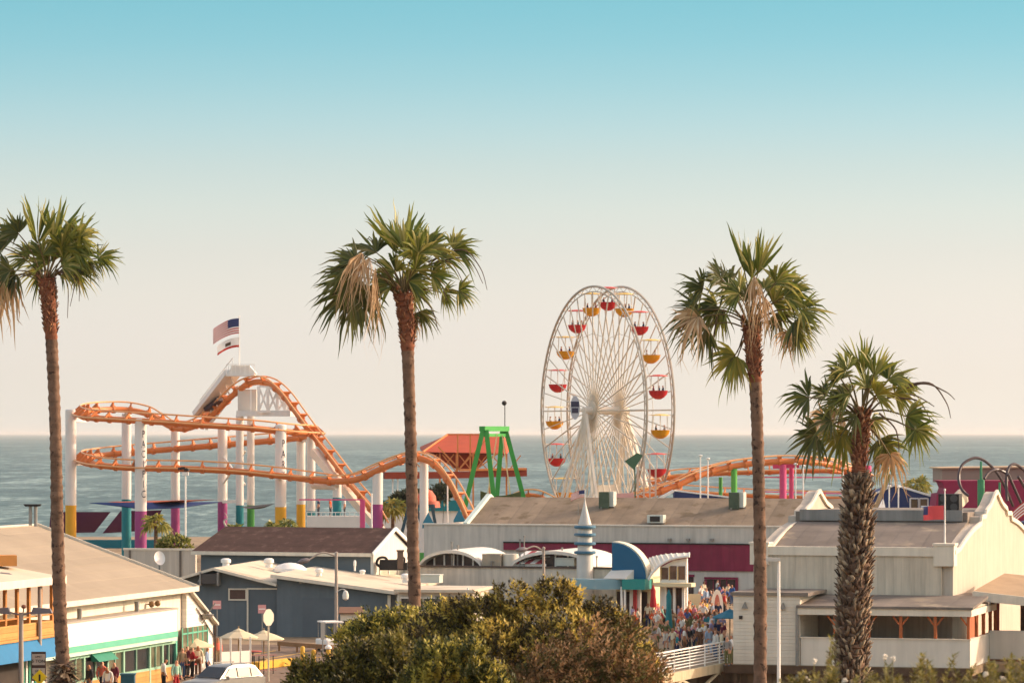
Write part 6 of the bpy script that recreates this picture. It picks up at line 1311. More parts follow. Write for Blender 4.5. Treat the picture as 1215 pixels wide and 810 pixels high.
    def region(v):
        n, t_ = reg[v]; z = bm_.vertices[v].co.z - dz
        s_ = set()
        if n.startswith(('pelvis>belly', 'belly', 'chest', 'nb>sh')): s_.add('shirt')
        if n.startswith('sh') and t_ < .75: s_.add('shirt')
        if n.startswith('sh') or (n.startswith('elb') and t_ < .9): s_.add('sleeve')
        if n.startswith(('pelvis>hip', 'hip')) or (n == 'pelvis>belly' and t_ < .35): s_.add('short')
        if n.startswith(('pelvis>hip', 'hip', 'knee', 'calf')) and not (n.startswith('calf') and t_ > .8): s_.add('long')
        if n == 'pelvis>belly' and t_ < .35: s_.add('long')
        c = bm_.vertices[v].co
        if n.startswith(('neck>head', 'head>crown')) and (z > 1.70 or (z > 1.56 and c.y - lean > .01 + (1.70 - z) * .25)): s_.add('hair')
        if n.startswith(('ank', 'calf')) and z < .1 or n.startswith('ank'): s_.add('shoe')
        return s_
    rg = [region(i) for i in range(len(bm_.vertices))]
    nm = [v.normal.copy() for v in bm_.vertices]
    def shell(keys, off, name):
        fs = [p.vertices[:] for p in bm_.polygons if all(any(k in rg[v] for k in keys) for v in p.vertices)]
        idx = sorted({v for f_ in fs for v in f_}); mp = {v: i for i, v in enumerate(idx)}
        m = bpy.data.meshes.new(name); m.from_pydata([bm_.vertices[v].co + nm[v] * off for v in idx], [], [tuple(mp[v] for v in f_) for f_ in fs]); m.polygons.foreach_set('use_smooth', [True] * len(m.polygons)); m.update(); m.materials.append(SKIN[0]); return m
    bm_.materials.clear(); bm_.materials.append(SKIN[0])
    eyes = MB()
    return dict(body=bm_, shirt=shell(['shirt'], .014, 'shirt'), top=shell(['shirt', 'sleeve'], .014, 'shirt'), shorts=shell(['short'], .018, 'shorts'), trousers=shell(['long'], .016, 'trousers'), hair=shell(['hair'], .016, 'hair'), shoes=shell(['shoe'], .012, 'shoes'))
FIG = {p: figure(p) for p in ('stand', 'walk', 'phone', 'hips', 'lean', 'sit')}
_lab = set()
def person(loc, rz, pose, shirt, bottom, hair, where, skin=0, h=1.0, sleeves=False, shorts=False, group=None, label=None):
    g = FIG[pose]; verb = {'stand': 'standing', 'walk': 'walking', 'phone': 'with raised hands', 'hips': 'hands on hips', 'lean': 'leaning', 'sit': 'sitting'}[pose]
    lb = label or f"{hair} person in {shirt} and {bottom} {'shorts' if shorts else 'trousers'} {verb} {where}"
    if not label and (lb in _lab or len(lb.split()) > 16): return None
    _lab.add(lb)
    o = bpy.data.objects.new('person', g['body']); COL.objects.link(o); o.location = loc; o.rotation_euler = (0, 0, rz); o.scale = (h, h, h); tag(o, lb, 'person', group)
    def setm(ob, m): ob.material_slots[0].link = 'OBJECT'; ob.material_slots[0].material = m
    setm(o, SKIN[skin])
    for nm_, me_, m_ in (('shirt', g['top' if sleeves else 'shirt'], CLO[shirt]), ('shorts' if shorts else 'trousers', g['shorts' if shorts else 'trousers'], CLO[bottom]), ('hair', g['hair'], HAIRS[hair]), ('shoes', g['shoes'], CLO['charcoal'])):
        c = bpy.data.objects.new(nm_, me_); COL.objects.link(c); c.parent = o; setm(c, m_)
    return o
rp = random.Random(42)
def dpt(px, py): return G(px, py, 0.0)
# the crowd on the pier approach: (px of figure, py of feet, shirt, bottom, pose)
crowd = [(820, 786, 'white', 'olive', 'stand'), (862, 785, 'white', 'charcoal', 'lean'), (869, 786, 'white', 'olive', 'stand'), (851, 777, 'white', 'tan', 'stand'), (846, 776, 'pink', 'denim', 'phone')]
named = [(803, 778, 'magenta', 'black', 'stand', 'by the white railing', 0), (812, 776, 'maroon', 'black', 'stand', 'by the white railing', 0), (817, 775, 'black', 'charcoal', 'stand', 'in the crowd by the railing', 0), (823, 774, 'charcoal', 'navy', 'hips', 'near the railing', 0),
         (806, 762, 'orange', 'black', 'hips', 'in the middle of the crowd', 0), (808, 752, 'coral', 'denim', 'walk', 'behind the orange tops', 0), (830, 765, 'orange', 'tan', 'walk', 'in the middle of the crowd', 1), (826, 756, 'red', 'charcoal', 'stand', 'deep in the crowd', 0), (833, 770, 'yellow', 'brown', 'stand', 'near the railing end', 1),
         (841, 777, 'pale blue', 'pale blue', 'walk', 'near the right railing end', 0), (845, 768, 'lilac', 'navy', 'stand', 'before the annex wall', 0), (852, 768, 'navy', 'charcoal', 'stand', 'before the annex wall', 0), (858, 770, 'maroon', 'black', 'lean', 'beside the cream annex wall', 0), (849, 782, 'white', 'denim', 'stand', 'inside the right railing end', 0), (856, 783, 'cream', 'charcoal', 'lean', 'inside the right railing end', 0),
         (868, 789, 'white', 'olive', 'hips', 'at the railing end', 1), (863, 790, 'grey', 'olive', 'stand', 'at the railing end', 0), (773, 738, 'blue', 'charcoal', 'stand', 'under the folded red umbrella', 1), (764, 741, 'charcoal', 'navy', 'stand', 'left of the red umbrella', 2), (781, 744, 'pink', 'white', 'walk', 'between red and teal umbrellas', 0), (811, 744, 'lilac', 'grey', 'stand', 'right of the teal umbrella', 0), (783, 752, 'white', 'black', 'stand', 'left of the teal umbrella', 0)]
for px, py, sh, bo, po, wh, sk in named:
    person(dpt(px, py), rp.uniform(0, 6.28), po, sh, bo, rp.choice(list(HAIRS)), wh, sk, rp.uniform(.95, 1.04), rp.random() < .4, bo in ('tan', 'white') )
zones = [((748, 790), (742, 762), 'in the crowd beside the bush', 9), ((776, 800), (748, 783), 'by the folded teal umbrella', 11), ((800, 840), (760, 784), 'behind the white bridge railing', 13), ((815, 862), (742, 764), 'before the cream annex corner', 14), ((790, 835), (728, 748), 'in the crowd behind the teal umbrella', 15), ((835, 862), (722, 744), 'near the white upright board', 11), ((800, 870), (713, 727), 'before the maroon doors', 13), ((772, 800), (722, 738), 'before the swoop-roofed pavilion', 6)]
tops = ['white', 'black', 'navy', 'grey', 'pale blue', 'red', 'white', 'teal', 'tan', 'cream', 'pink', 'blue', 'charcoal', 'white', 'orange', 'yellow', 'mint', 'lilac', 'olive']
bots = ['denim', 'black', 'tan', 'navy', 'charcoal', 'white', 'brown', 'olive']
for (x0, x1), (y0, y1), wh, n in zones:
    k = 0; tries = 0
    while k < n and tries < 200:
        tries += 1
        px, py = rp.uniform(x0, x1), rp.uniform(y0, y1)
        if person(dpt(px, py), rp.uniform(0, 6.28), rp.choice(['stand', 'walk', 'walk', 'phone', 'hips', 'stand']), rp.choice(tops), rp.choice(bots), rp.choice(list(HAIRS)), wh, rp.choice([0, 0, 1, 2]), rp.uniform(.9, 1.05), rp.random() < .4, rp.random() < .4): k += 1
# people at the lower left street
street = [(86, 826, 'pink', 'tan', 'stand', 'by the leftmost palm foot'), (106, 829, 'black', 'denim', 'stand', 'outside the mint framed windows'), (121, 825, 'coral', 'navy', 'walk', 'outside the mint framed windows'), (128, 832, 'white', 'grey', 'lean', 'left of the teal bin'), (136, 826, 'maroon', 'black', 'stand', 'beside the teal bin'),
          (194, 822, 'white', 'black', 'lean', 'before the shop corner post'), (209, 823, 'mint', 'red', 'stand', 'beside the shop corner post'), (216, 806, 'tan', 'denim', 'stand', 'under the single tan umbrella'), (222, 804, 'maroon', 'charcoal', 'stand', 'under the single tan umbrella'), (228, 806, 'red', 'black', 'phone', 'under the single tan umbrella'), (235, 803, 'cream', 'brown', 'stand', 'right of the tan umbrella'), (246, 806, 'pale blue', 'navy', 'stand', 'behind the silver car'), (3, 826, 'red', 'black', 'stand', 'at the left edge'), (258, 792, 'coral', 'tan', 'stand', 'before the low white fence')]
for i, (px, py, sh, bo, po, wh) in enumerate(street): person(dpt(px, py), rp.uniform(-1, 3), po, sh, bo, 'white-capped' if px < 10 else rp.choice(['dark-haired', 'brown-haired']), wh, rp.choice([0, 1]), 1, True, False)
# riders in the gondolas and on the train
for i, g in enumerate(GON):
    if g.z < 9.5 or i in (1, 11): continue
    for sx_ in ((-.45, .45) if i % 3 else (-.5, .1, .5)):
        person(g + V(sx_, .25 * (1 if sx_ > 0 else -1), -.35), 1.57 if sx_ < 0 else -1.57, 'sit', rp.choice(['navy', 'charcoal', 'grey', 'maroon', 'white']), 'charcoal', 'dark-haired', '', rp.choice([0, 1]), 1, group='riders on the ferris wheel', label='rider sitting in a hanging gondola of the white ferris wheel')
for k in (1, 4):
    for sx_ in (-.25, .25):
        p = TRQ[k]; person(p + V(.1, sx_, .75), 1.57, 'sit', rp.choice(['navy', 'charcoal', 'pale blue', 'maroon']), 'charcoal', 'dark-haired', '', 0, 1, group='riders on the coaster train', label='rider sitting in the dark train climbing the coaster lift')
for px, lb in ((378, 'left'), (392, 'middle'), (409, 'right')): person(P(px, 613, 351), rp.uniform(0, 6), 'stand', {378: 'navy', 392: 'orange', 409: 'white'}[px], 'charcoal', 'dark-haired', 'on the white railed terrace', 0, 1)

# ------------------------------------------------------------------ umbrellas, signs and street things
def umbrella(q, r, h, m, label, group='tan patio umbrellas'):
    t = T('umbrella', label, 'umbrella', q, group); b = MB(); b.cyl(q, q + V(0, 0, h + .12), .035, n=8); b.lathe([(.28, 0), (.25, .08), (.03, .1)], q, 12); t.part('pole', b, mat('pole_wood', '9a8058', .6, .1))
    b = MB(); n = 8
    b.lathe([(r, -.06), (r, .0), (r * .55, .24), (.05, .44), (.02, .46)], q + V(0, 0, h - .5), n, rot=.3); b.f = b.f[:-2]; t.part('canopy', b, m)
    b = MB(); b.lathe([(r * .3, .36), (.04, .50), (.02, .52)], q + V(0, 0, h - .5), n, rot=.3); t.part('cap', b, m); return t
TANC = mat('umbrella_tan', 'd3c3a2', .8, .06, 1)
def q_at(px, py, D): a = P(px, py, D); a.z = 0; return a
umbrella(q_at(228.5, 760, 206.5), 1.2, 13 - 241 * 206.5 / F, TANC, 'tan umbrella over the group beside the white lean-to')
umbrella(q_at(283, 750, 217), 1.15, 13 - 231 * 217 / F, TANC, 'tan umbrella left of the pair above the low white fence')
umbrella(q_at(313, 752, 219), 1.2, 13 - 233 * 219 / F, TANC, 'tan umbrella right of the pair, behind the octagonal sign')
def folded(px, py0, py1, D, m, label):
    q = q_at(px, py0, D); z1 = H - (py0 - CY) * D / F; z0 = H - (py1 - CY) * D / F; t = T('umbrella', label, 'umbrella', q, 'folded umbrellas')
    b = MB(); b.cyl(q, q + V(0, 0, z1), .035, n=8); b.lathe([(.3, 0), (.28, .09), (.03, .1)], q, 12); t.part('pole', b, GREYM)
    b = MB(); b.lathe([(.2, z0), (.24, z0 + .15), (.16, z0 + (z1 - z0) * .55), (.17, z1 - .35), (.06, z1 - .05), (.02, z1 + .06)], q, 9); t.part('folded_cloth', b, m, smooth=30)
folded(793.5, 700, 745, 238, CLO['teal'], 'tall folded teal umbrella rising from the crowd')
folded(775, 694, 720, 250, CLO['red'], 'folded red umbrella by the pavilion columns')
q = q_at(866, 720, 235); t = umbrella(q, 1.15, 13 - 208 * 235 / F, mat('umbrella_teal', '2d6d80', .8, .06, 1), 'open teal umbrella against the cream annex wall', None)
q = q_at(851, 700, 262); z1 = H - (698 - CY) * 262 / F
b = MB(); o12 = [(.42 * math.sin(a) * (1 - .1 * math.cos(a)), 1.15 + 1.1 * math.cos(a)) for a in [2 * math.pi * k / 24 for k in range(24)]]
zc0 = z1 - 2.3
t = T('oval_board', 'white oval upright board standing above the crowd by the maroon doors', 'board', q); b.prism([q + V(x, 0, zc0 + z) for x, z in o12], (0, .08, 0)); t.part('panel', b, WHITE)
b = MB(); b.prism([q + V(x * .45, -.006, zc0 + 1.15 + (z - 1.15) * .7) for x, z in o12], (0, -.004, 0)); t.part('emblem', b, mat('emblem_rose', 'c77a6a', .7, .1))
b = MB(); b.cyl(q, q + V(0, 0, zc0 + .2), .06, n=8); t.part('post', b, GREYM)
q = q_at(824, 704, 258); z1 = H - (704 - CY) * 258 / F; z0 = H - (721 - CY) * 258 / F
t = T('notice_board', 'pale square notice board standing in the crowd', 'board', q); b = MB(); b.box(q + V(0, 0, (z0 + z1) / 2), (.85, .06, z1 - z0)); t.part('panel', b, mat('board_cream', 'c8bfa6', .7, .06))
b = MB(); b.cyl(q + V(-.3, .05, 0), q + V(-.3, .05, z1 - .1), .03, n=6); b.cyl(q + V(.3, .05, 0), q + V(.3, .05, z1 - .1), .03, n=6); t.part('post', b, GREYM)
for px, py0, py1, D, wd, lb in ((257.5, 712, 722, 226, .5, 'pink square sign on a thin post right of the white lean-to'), (311, 717, 727, 224, .48, 'pink square sign on a thin post left of the octagonal sign')):
    q = q_at(px, py0, D); z1 = H - (py0 - CY) * D / F; z0 = H - (py1 - CY) * D / F; t = T('sign', lb, 'sign', q, 'pink square signs')
    b = MB(); b.cyl(q, q + V(0, 0, z1), .03, n=6); t.part('post', b, GREYM); b = MB(); b.box(q + V(0, -.04, (z0 + z1) / 2), (wd, .02, z1 - z0), .25); t.part('panel', b, mat('sign_pink', 'd49a98', .6, .06))
    b = MB(); b.box(q + V(0, -.055, (z0 + z1) / 2), (wd * .8, .012, (z1 - z0) * .14), .25); t.part('marking', b, mat('sign_mark', 'f0e4dc', .6, .04))
q = q_at(318.5, 722, 200); zc = H - (732 - CY) * 200 / F; t = T('sign', 'back of a white octagonal sign on a post beside the tan umbrella pair', 'sign', q)
b = MB(); b.cyl(q, q + V(0, 0, zc + .45), .045, n=8); t.part('post', b, mat('post_pale', 'c5b8a2', .6, .1))
b = MB(); ox = V(.62, .78, 0).normalized(); b.prism([q + V(0, -.06, zc) + ox * (.43 * math.cos(R(22.5 + 45 * k))) + V(0, 0, .46 * math.sin(R(22.5 + 45 * k))) for k in range(8)], V(.78, -.62, 0) * .02); t.part('panel', b, mat('sign_back', 'd6cdb8', .5, .06))
q = q_at(383, 740, 222); z1 = H - (738 - CY) * 222 / F; t = T('sign', 'narrow grey sign on a post left of the big bush', 'sign', q)
b = MB(); b.cyl(q, q + V(0, 0, z1), .04, n=6); t.part('post', b, GREYM); b = MB(); b.box(q + V(0, -.05, z1 - .5), (.24, .03, 1.0)); t.part('panel', b, mat('sign_grey2', 'b9b2a6', .6, .08))
# weight limit boards by the left lamp
q = q_at(46, 774, 172); t = T('sign', 'stacked weight limit boards on a post in front of the blue awning', 'sign', q); zt = H - (773 - CY) * 172 / F
b = MB(); b.cyl(q, q + V(0, 0, zt), .05, n=8); t.part('post', b, GREYM)
b = MB(); b.box(q + V(0, -.06, zt - .64), (.66, .03, 1.32)); bk = t.part('back_board', b, mat('board_brown', '4c3a32', .7, .1))
for z in (.31, .95):
    b = MB(); b.box(q + V(0, -.085, zt - z - .02), (.58, .02, .5)); pl = t.part('plate', b, mat('plate_pale', 'bfb2a2', .6, .08), bk)
    text('lettering', 'LIMIT', pl, q + V(0, -.1, zt - z + .1), (R(90), 0, 0), .13, DARK, 1, 1, t.loc); text('lettering', '5 TON', pl, q + V(0, -.1, zt - z - .1), (R(90), 0, 0), .2, DARK, 1, 1, t.loc)
q = q_at(47, 800, 168); zc = H - (803 - CY) * 168 / F; t = T('sign', 'yellow diamond warning sign under the weight limit boards', 'sign', q)
b = MB(); b.prism([q + V(-.34, 0, zc), q + V(0, 0, zc - .34), q + V(.34, 0, zc), q + V(0, 0, zc + .34)], (0, .03, 0)); t.part('panel', b, mat('sign_yellow', 'e6c318', .5, .05))
b = MB(); b.box(q + V(0, -.012, zc - .02), (.08, .02, .3)); t.part('marking', b, DARK); b = MB(); b.cyl(q + V(0, .06, 0), q + V(0, .06, zc + .2), .04, n=6); t.part('post', b, GREYM)
# lamps
POLE = mat('pole_grey', 'a09488', .6, .08, 1); LHEAD = mat('lamp_head', '70686a', .5, .08)
q = q_at(25, 727, 170); zt = H - (726 - CY) * 170 / F; t = T('street_lamp', 'twin-headed flat street lamp at the left edge before the blue awning', 'street lamp', q)
b = MB(); b.tube([q, q + V(0, 0, zt)], [.13, .1], 10); t.part('pole', b, POLE, smooth=40)
for sg in (-1, 1):
    b = MB(); b.bar(q + V(0, 0, zt - .12), q + V(sg * .5, 0, zt), .07); b.hexa([q + V(sg * .45, -.22, zt - .08), q + V(sg * 1.4, -.22, zt - .03), q + V(sg * 1.4, .22, zt - .03), q + V(sg * .45, .22, zt - .08), q + V(sg * .55, -.16, zt + .22), q + V(sg * 1.3, -.16, zt + .17), q + V(sg * 1.3, .16, zt + .17), q + V(sg * .55, .16, zt + .22)][:: 1]); t.part('lamp_head', b, LHEAD)
b = MB(); b.ball(q + V(.12, 0, zt + .25), .1, 8, sq=(1.2, 1, 1)); b.bar(q + V(.1, 0, zt), q + V(.12, 0, zt + .2), .05); t.part('finial', b, mat('finial_rust', '7a4a38', .7, .1))
def arm_lamp(px, py_top, px_end, py_end, D, label, r=.1, zbase=0, side=-1, head='cobra', arc=.35):
    q = q_at(px, py_top, D); q.z = zbase; top = P(px, py_top, D); e = P(px_end, py_end, D - .6); t = T('street_lamp', label, 'street lamp', q)
    b = MB(); b.tube([q, top], [r * 1.15, r * .8], 10); b.ball(top, r, 8); t.part('pole', b, POLE, smooth=40)
    b = MB(); st = P(px, py_top + 4, D); st = V(st.x, st.y, min(st.z, top.z - .05)); pts = crv([st, st.lerp(e, .5) + V(0, 0, arc), e], 6); b.tube(pts, r * .5, 7); t.part('arm', b, POLE, smooth=40)
    b = MB(); d = (e - pts[-3]).normalized(); d.z *= .3
    b.tube([e - d * .1, e + d * .1, e + d * .5, e + d * .8], [.06, .15, .17, .05], 8); t.part('lamp_head', b, LHEAD, smooth=40); return t
arm_lamp(47, 689, 13, 683, 176, 'tall pale street lamp with a thin arm to the left before the market balcony', .11, arc=.1)
t = arm_lamp(399, 656, 366, 664, 232, 'tall pale street lamp with curved arm before the blue grey boards', .11, arc=.35)
b = MB(); a = P(399, 702, 231.8); e = P(410, 700, 231.4); b.tube(crv([a, a.lerp(e, .6) + V(0, 0, .12), e], 4), .03, 6); b.lathe([(.03, 0), (.13, -.06), (.2, -.3), (.17, -.52), (.03, -.62)], e, 12); t.part('globe_lamp', b, mat('globe_white', 'd8d2c6', .4, .05), smooth=40)
arm_lamp(645, 650, 624, 651, 246, 'white street lamp with short arm before the arched cafe roof', .11, arc=.25)
q = P(924, 664, 190); q.z = -5; top = P(924, 664, 190); t = T('street_lamp', 'slim white box-headed lamp post before the cream annex', 'street lamp', q)
b = MB(); b.tube([q, top], [.11, .075], 10); t.part('pole', b, WHITE, smooth=40)
b = MB(); a = P(896, 664, 190); b.hexa([a + V(0, -.22, -.05), top + V(.08, -.14, -.06), top + V(.08, .14, -.06), a + V(0, .22, -.05), a + V(.1, -.15, .15), top + V(.08, -.1, .1), top + V(.08, .1, .1), a + V(.1, .15, .15)]); t.part('lamp_head', b, mat('head_pale', 'b9b2a6', .5, .05))
# bins, bollards, fence, barriers
q = q_at(152, 800, 186); t = T('bin', 'dark teal bin in front of the shop windows', 'bin', q); b = MB(); b.box(q + V(0, 0, .62), (.68, .6, 1.24)); t.part('body', b, mat('bin_teal', '2c5a68', .6, .08), bevel=.03); b = MB(); b.box(q + V(0, 0, 1.27), (.74, .66, .08)); t.part('lid', b, mat('bin_lid', '355f6c', .6, .08))
YB = mat('bollard_yellow', 'd8a73a', .6, .12, 2)
for px, py, D, lb in ((359, 766, 214, 'short yellow bollard left of the narrow grey sign'), (389.5, 768, 213, 'yellow bollard with white cap beside the big bush'), (372, 770, 213, 'small yellow bollard behind the low barrier'), ):
    q = q_at(px, py, D); z1 = H - (py - CY) * D / F; z1 = max(z1, .9); t = T('bollard', lb, 'bollard', q, 'yellow bollards'); b = MB(); b.lathe([(.13, 0), (.13, z1 - .1), (.1, z1 - .02), (.02, z1)], q, 12); t.part('post', b, YB, smooth=40)
    if px == 389.5: b = MB(); b.lathe([(.19, 0), (.2, .1), (.12, .2), (.02, .24)], q + V(0, 0, z1 - .06), 12); t.part('cap', b, WHITE, smooth=40)
t = T('low_fence', 'low white panel fence with posts round the umbrella tables', 'fence', q_at(278, 790, 209))
a, c = q_at(262, 790, 207), q_at(297, 790, 208.5); zt_ = H - (773 - CY) * 207 / F
b = MB(); b.bar(V(a.x, a.y, zt_ / 2), V(c.x, c.y, zt_ / 2), .06, zt_); t.part('panel', b, mat('fence_white', 'e6dfd2', .7, .05, .8)); 
for u in (0, .33, .66, 1): p = a.lerp(c, u); b = MB(); b.bar(p, V(p.x, p.y, zt_ + .75), .1); t.part('post', b, WHITE)
t = T('crowd_barrier', 'dark low barrier gate behind the octagonal sign', 'barrier', q_at(308, 790, 205)); a, c = q_at(300, 790, 206), q_at(328, 790, 206.5); zt_ = H - (777 - CY) * 206 / F
b = MB(); b.bar(V(a.x, a.y, zt_), V(c.x, c.y, zt_), .07); b.bar(V(a.x, a.y, .2), V(c.x, c.y, .2), .05); t.part('rail', b, mat('barrier_pink', 'b98a80', .7, .1))
for k in range(5): p = a.lerp(c, (k + .3) / 5); b = MB(); b.bar(V(p.x, p.y, 0), V(p.x, p.y, zt_), .05); t.part('upright', b, DARK)
b = MB(); a, c = q_at(303, 783, 210), q_at(345, 781, 214); b.bar(a + V(0, 0, .22), c + V(0, 0, .22), .5, .4); solo('yellow_kerb_block', 'long yellow painted kerb block behind the dark barrier', 'kerb', b, YB)
b = MB(); a, c = q_at(330, 760, 228), q_at(395, 764, 224); b.bar(a + V(0, 0, .45), c + V(0, 0, .45), .12, .25)
for u in (.02, .35, .7, .98): p = a.lerp(c, u); b.bar(p, p + V(0, 0, .45), .12)
solo('timber_rail', 'long low timber rail across the street before the blue grey boards', 'rail', b, mat('rail_timber', '94704e', .85, .2, 2))
# parked cart and scooter beside the bush
q = q_at(392, 757, 228); t = T('golf_cart', 'small white cart with a roof parked by the tall lamp left of the bush', 'cart', q)
b = MB(); b.box(q + V(0, 0, .5), (1.2, 2.0, .45), .4); t.part('body', b, WHITE, bevel=.08); b = MB(); b.box(q + V(0, .1, 1.75), (1.15, 1.5, .08), .4); t.part('roof', b, WHITE)
for sx_ in (-.5, .5):
    for sy in (-.55, .75): b = MB(); c = q + V(sx_ * math.cos(.4) - sy * math.sin(.4), sx_ * math.sin(.4) + sy * math.cos(.4), 0); b.bar(c + V(0, 0, .7), c + V(0, 0, 1.72), .05); t.part('roof_post', b, GREYM); b = MB(); b.cyl(c + V(-.08, -.03, .25), c + V(.08, .03, .25), .25, n=14); t.part('wheel', b, DARK)
q = q_at(410, 742, 233); t = T('ticket_kiosk', 'small cream kiosk with a sloping lid roof right of the tall lamp', 'kiosk', q); b = MB(); b.box(q + V(.3, 0, 1.0), (1.2, 1.0, 2.0)); t.part('body', b, CREAMW); b = MB(); b.hexa([q + V(-.4, -.7, 2.0), q + V(1.1, -.7, 2.0), q + V(1.1, .7, 2.3), q + V(-.4, .7, 2.3), q + V(-.4, -.7, 2.08), q + V(1.1, -.7, 2.08), q + V(1.1, .7, 2.38), q + V(-.4, .7, 2.38)]); t.part('roof', b, mat('kiosk_brown', '7a5a46', .8, .1)); b = MB(); b.box(q + V(.3, -.52, 1.25), (.9, .04, .7)); t.part('hatch', b, GLASS)
# cafe furniture under the umbrellas
for k, (px, D, lb) in enumerate(((270, 212, 'round table inside the low white fence, left'), (300, 215, 'round table inside the low white fence, right'), (222, 203, 'round table under the single tan umbrella'))):
    q = q_at(px, 790, D); t = T('table', lb, 'table', q, 'patio tables'); b = MB(); b.lathe([(.5, .7), (.52, .73), (.5, .76), (.02, .77)], q, 16); t.part('top', b, mat('table_red', 'a84a40', .6, .1)); b = MB(); b.lathe([(.25, 0), (.22, .04), (.04, .06), (.04, .7)], q, 10); t.part('base', b, DARK)
# ------------------------------------------------------------------ bridge railing
t = T('bridge_railing', 'white railing with six thin rails along the pier bridge before the crowd', 'railing', EA.lerp(EB, .8))
d = (EB - EA).normalized(); nrm = V(d.y, -d.x, 0); L_ = (EB - EA).length; s0 = .35
b = MB()
for k in range(7): z = .18 + k * .165; b.bar(EA.lerp(EB, s0) + V(0, 0, z) + nrm * .02, EB + V(0, 0, z) + nrm * .02, .045 if k < 6 else .08)
t.part('rail', b, WHITE)
n = 22
for k in range(n + 1):
    p = EA.lerp(EB, s0 + (1 - s0) * k / n) + nrm * .02; w = .35 if k == n - 8 else .07; b = MB(); b.bar(p - V(0, 0, .1), p + V(0, 0, 1.2), w); t.part('railing_post', b, WHITE)
b = MB(); p0, p1 = EA.lerp(EB, s0) + nrm * .12, EB + nrm * .12; b.bar(p0 - V(0, 0, .25), p1 - V(0, 0, .25), .22, .5); t2 = T('bridge_girder', 'cream edge girder under the white bridge railing', 'girder', (p0 + p1) / 2 - V(0, 0, 2)); t2.part('edge_strip', b, mat('girder_cream', 'c9b896', .75, .12, 1, streak=.15))
b = MB(); b.bar(p0 - V(0, 0, 1.35), p1 - V(0, 0, 1.35), .25, .3)
for k in range(18):
    a, c = p0.lerp(p1, k / 18), p0.lerp(p1, (k + 1) / 18); z0, z1 = (-.5, -1.25) if k % 2 else (-1.25, -.5); b.bar(a + V(0, 0, z0), c + V(0, 0, z1), .14, .14)
t2.part('truss', b, mat('girder_cream', ''))
for u in (.5, .7, .88, 1):
    p = p0.lerp(p1, u) - nrm * .3; b = MB(); b.bar(V(p.x, p.y, -5), V(p.x, p.y, -.5), .5); t2.part('pier_leg', b, mat('girder_dark', '6b5a48', .9, .2))
e = EB + d * .2; b = MB(); c = f_car.w(-11.9, -4.0, 0)
for z in (.35, .75, 1.15): b.bar(EB + V(.1, 0, z), V(c.x, c.y - .9, z), .045)
b.bar(V(c.x - .05, c.y - .9, 0), V(c.x - .05, c.y - .9, 1.2), .06); solo('end_rail', 'short dark rail closing the gap between bridge railing and annex', 'rail', b, mat('rail_dark', '6a625a', .6, .1))
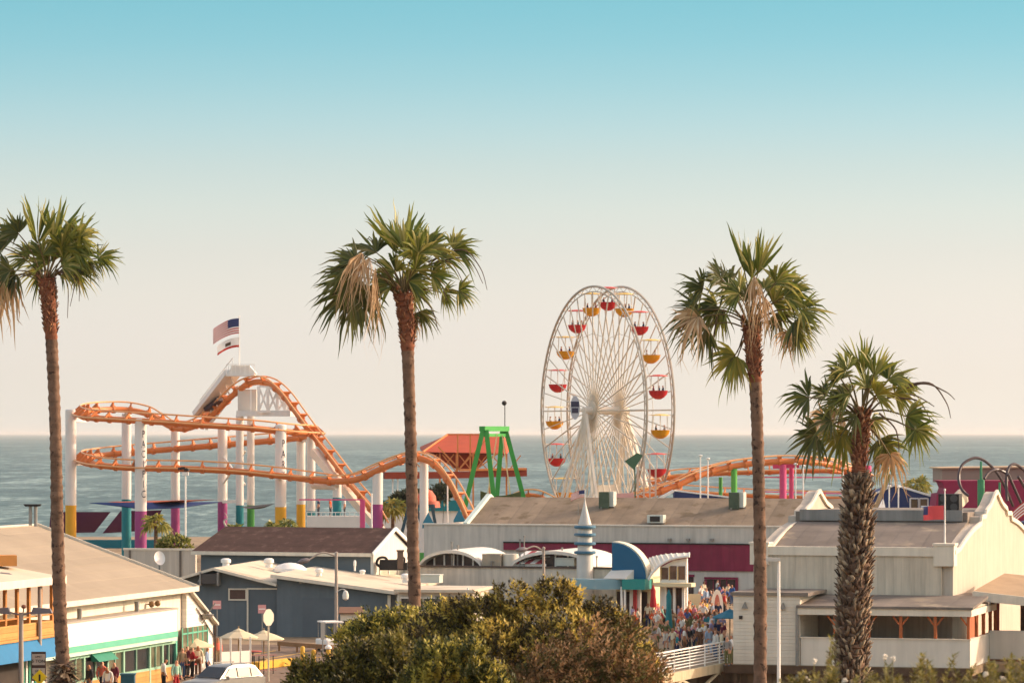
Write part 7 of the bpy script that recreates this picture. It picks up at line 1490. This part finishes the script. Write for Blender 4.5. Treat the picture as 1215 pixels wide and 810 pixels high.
# ------------------------------------------------------------------ silver car
def car():
    D = 191; q = G(264, 829, 0); q = V(q.x, q.y, 0); rz = R(-58)      # nose towards -x local
    t = T('parked_car', 'silver estate car seen from its front left corner by the low white fence', 'car', q)
    M_ = Matrix.Translation(q) @ Matrix.Rotation(R(-36), 4, 'Z')
    def put(b): b.v = [tuple(M_ @ Vector(v)) for v in b.v]; return b
    # local: nose along -Y, width X, ground z = 0; sections (y, zlow, zbelt, ztop, halfwidth low, half belt, half top)
    sec = [(-2.32, .45, .72, .74, .62, .66, .60), (-2.22, .30, .84, .88, .80, .84, .70), (-1.9, .25, .93, .97, .88, .91, .76), (-1.2, .22, 1.0, 1.05, .92, .93, .78), (-1.0, .22, 1.02, 1.08, .92, .93, .77), (.4, .22, 1.04, 1.08, .92, .94, .77), (1.9, .24, 1.05, 1.09, .90, .92, .75), (2.25, .32, 1.0, 1.06, .84, .86, .7), (2.34, .5, .85, .9, .72, .74, .62)]
    b = MB(); rows = []
    for y, z0, z1, z2, w0, w1, w2 in sec:
        rows.append([V(-w0, y, z0), V(-w1, y, (z0 + z1) / 2), V(-w1, y, z1), V(-w2, y, z2), V(0, y, z2 + .03), V(w2, y, z2), V(w1, y, z1), V(w1, y, (z0 + z1) / 2), V(w0, y, z0), V(0, y, z0 - .02)])
    rows = [r + [r[0]] for r in rows]; b.sheet(rows); b.add(rows[0][:-1], [tuple(range(10))]); b.add(rows[-1][:-1], [tuple(range(9, -1, -1))])
    SIL = mat('car_silver', '8f8c86', .3, .03, 1, metal=.4, spec=.6)
    body = t.part('body', put(b), SIL, smooth=45)
    cab = [(-1.15, 1.04, .80), (-.35, 1.60, .64), (.1, 1.70, .62), (1.3, 1.68, .61), (1.75, 1.60, .60), (2.2, 1.06, .74)]
    b = MB(); rr = [[V(-w, y, z), V(-w * .5, y, z + .03), V(w * .5, y, z + .03), V(w, y, z)] for y, z, w in cab]; b.sheet(rr)
    base = [[V(-.80 if i in (0,) else -.77, y, 1.06) for i, (y, z, w) in enumerate(cab)], [V(-w, y, z) for y, z, w in cab]]; b.sheet(base); b.sheet([[V(-p.x, p.y, p.z) for p in r][::-1] for r in base]); t.part('roof', put(b), SIL, smooth=40)
    b = MB(); b.add([V(-.72, -1.09, 1.10), V(.72, -1.09, 1.10), V(.60, -.42, 1.575), V(-.60, -.42, 1.575)], [(0, 1, 2, 3)]); b.v = [(x, y - .025, z + .025) for x, y, z in b.v]; t.part('windscreen', put(b), GLASS)
    b = MB(); b.add([V(-.70, 2.12, 1.15), V(.70, 2.12, 1.15), V(.56, 1.82, 1.54), V(-.56, 1.82, 1.54)], [(3, 2, 1, 0)]); b.v = [(x, y + .03, z + .02) for x, y, z in b.v]; t.part('rear_window', put(b), GLASS)
    for s in (-1, 1):
        for pts in ([(-.80, 1.12), (.18, 1.12), (.18, 1.58), (-.27, 1.55)], [(.26, 1.12), (1.2, 1.12), (1.2, 1.57), (.26, 1.58)], [(1.28, 1.12), (1.98, 1.14), (1.72, 1.5), (1.28, 1.56)]):
            b = MB(); vs = [V(s * (.80 - (z - 1.06) * .245), y, z) for y, z in pts]; b.prism(vs, (s * .02, 0, 0)); t.part('side_window', put(b), mat('car_window', '5d6264', .15, .2, 1, spec=.7))
        b = MB(); b.box((s * 1.0, -.75, 1.12), (.2, .12, .16)); t.part('wing_mirror', put(b), SIL, bevel=.03)
        b = MB(); b.hexa([V(s * .5, -2.3, .66), V(s * .82, -2.16, .66), V(s * .84, -2.0, .68), V(s * .5, -2.2, .68), V(s * .52, -2.27, .84), V(s * .80, -2.17, .86), V(s * .84, -1.9, .9), V(s * .52, -2.15, .88)]); t.part('headlight', put(b), mat('lens_clear', 'c9cdd0', .1, .05, spec=.8))
        for y in (-1.42, 1.42):
            b = MB(); b.cyl(V(s * .74, y, .34), V(s * .95, y, .34), .34, n=20); w = t.part('wheel', put(b), DARK, smooth=40); b = MB(); b.cyl(V(s * .94, y, .34), V(s * .965, y, .34), .22, n=14); t.part('rim', put(b), GREYM, w)
        b = MB(); b.bar(V(s * .56, .0, 1.77), V(s * .56, 1.5, 1.75), .05); b.bar(V(s * .56, .05, 1.69), V(s * .56, .05, 1.77), .05); b.bar(V(s * .56, 1.45, 1.69), V(s * .56, 1.45, 1.75), .05); t.part('roof_rail', put(b), GREYM)
    b = MB(); b.box((0, -2.31, .62), (.9, .06, .2)); t.part('grille', put(b), DARK)
car()
q = V(-26.5, 186, 0)
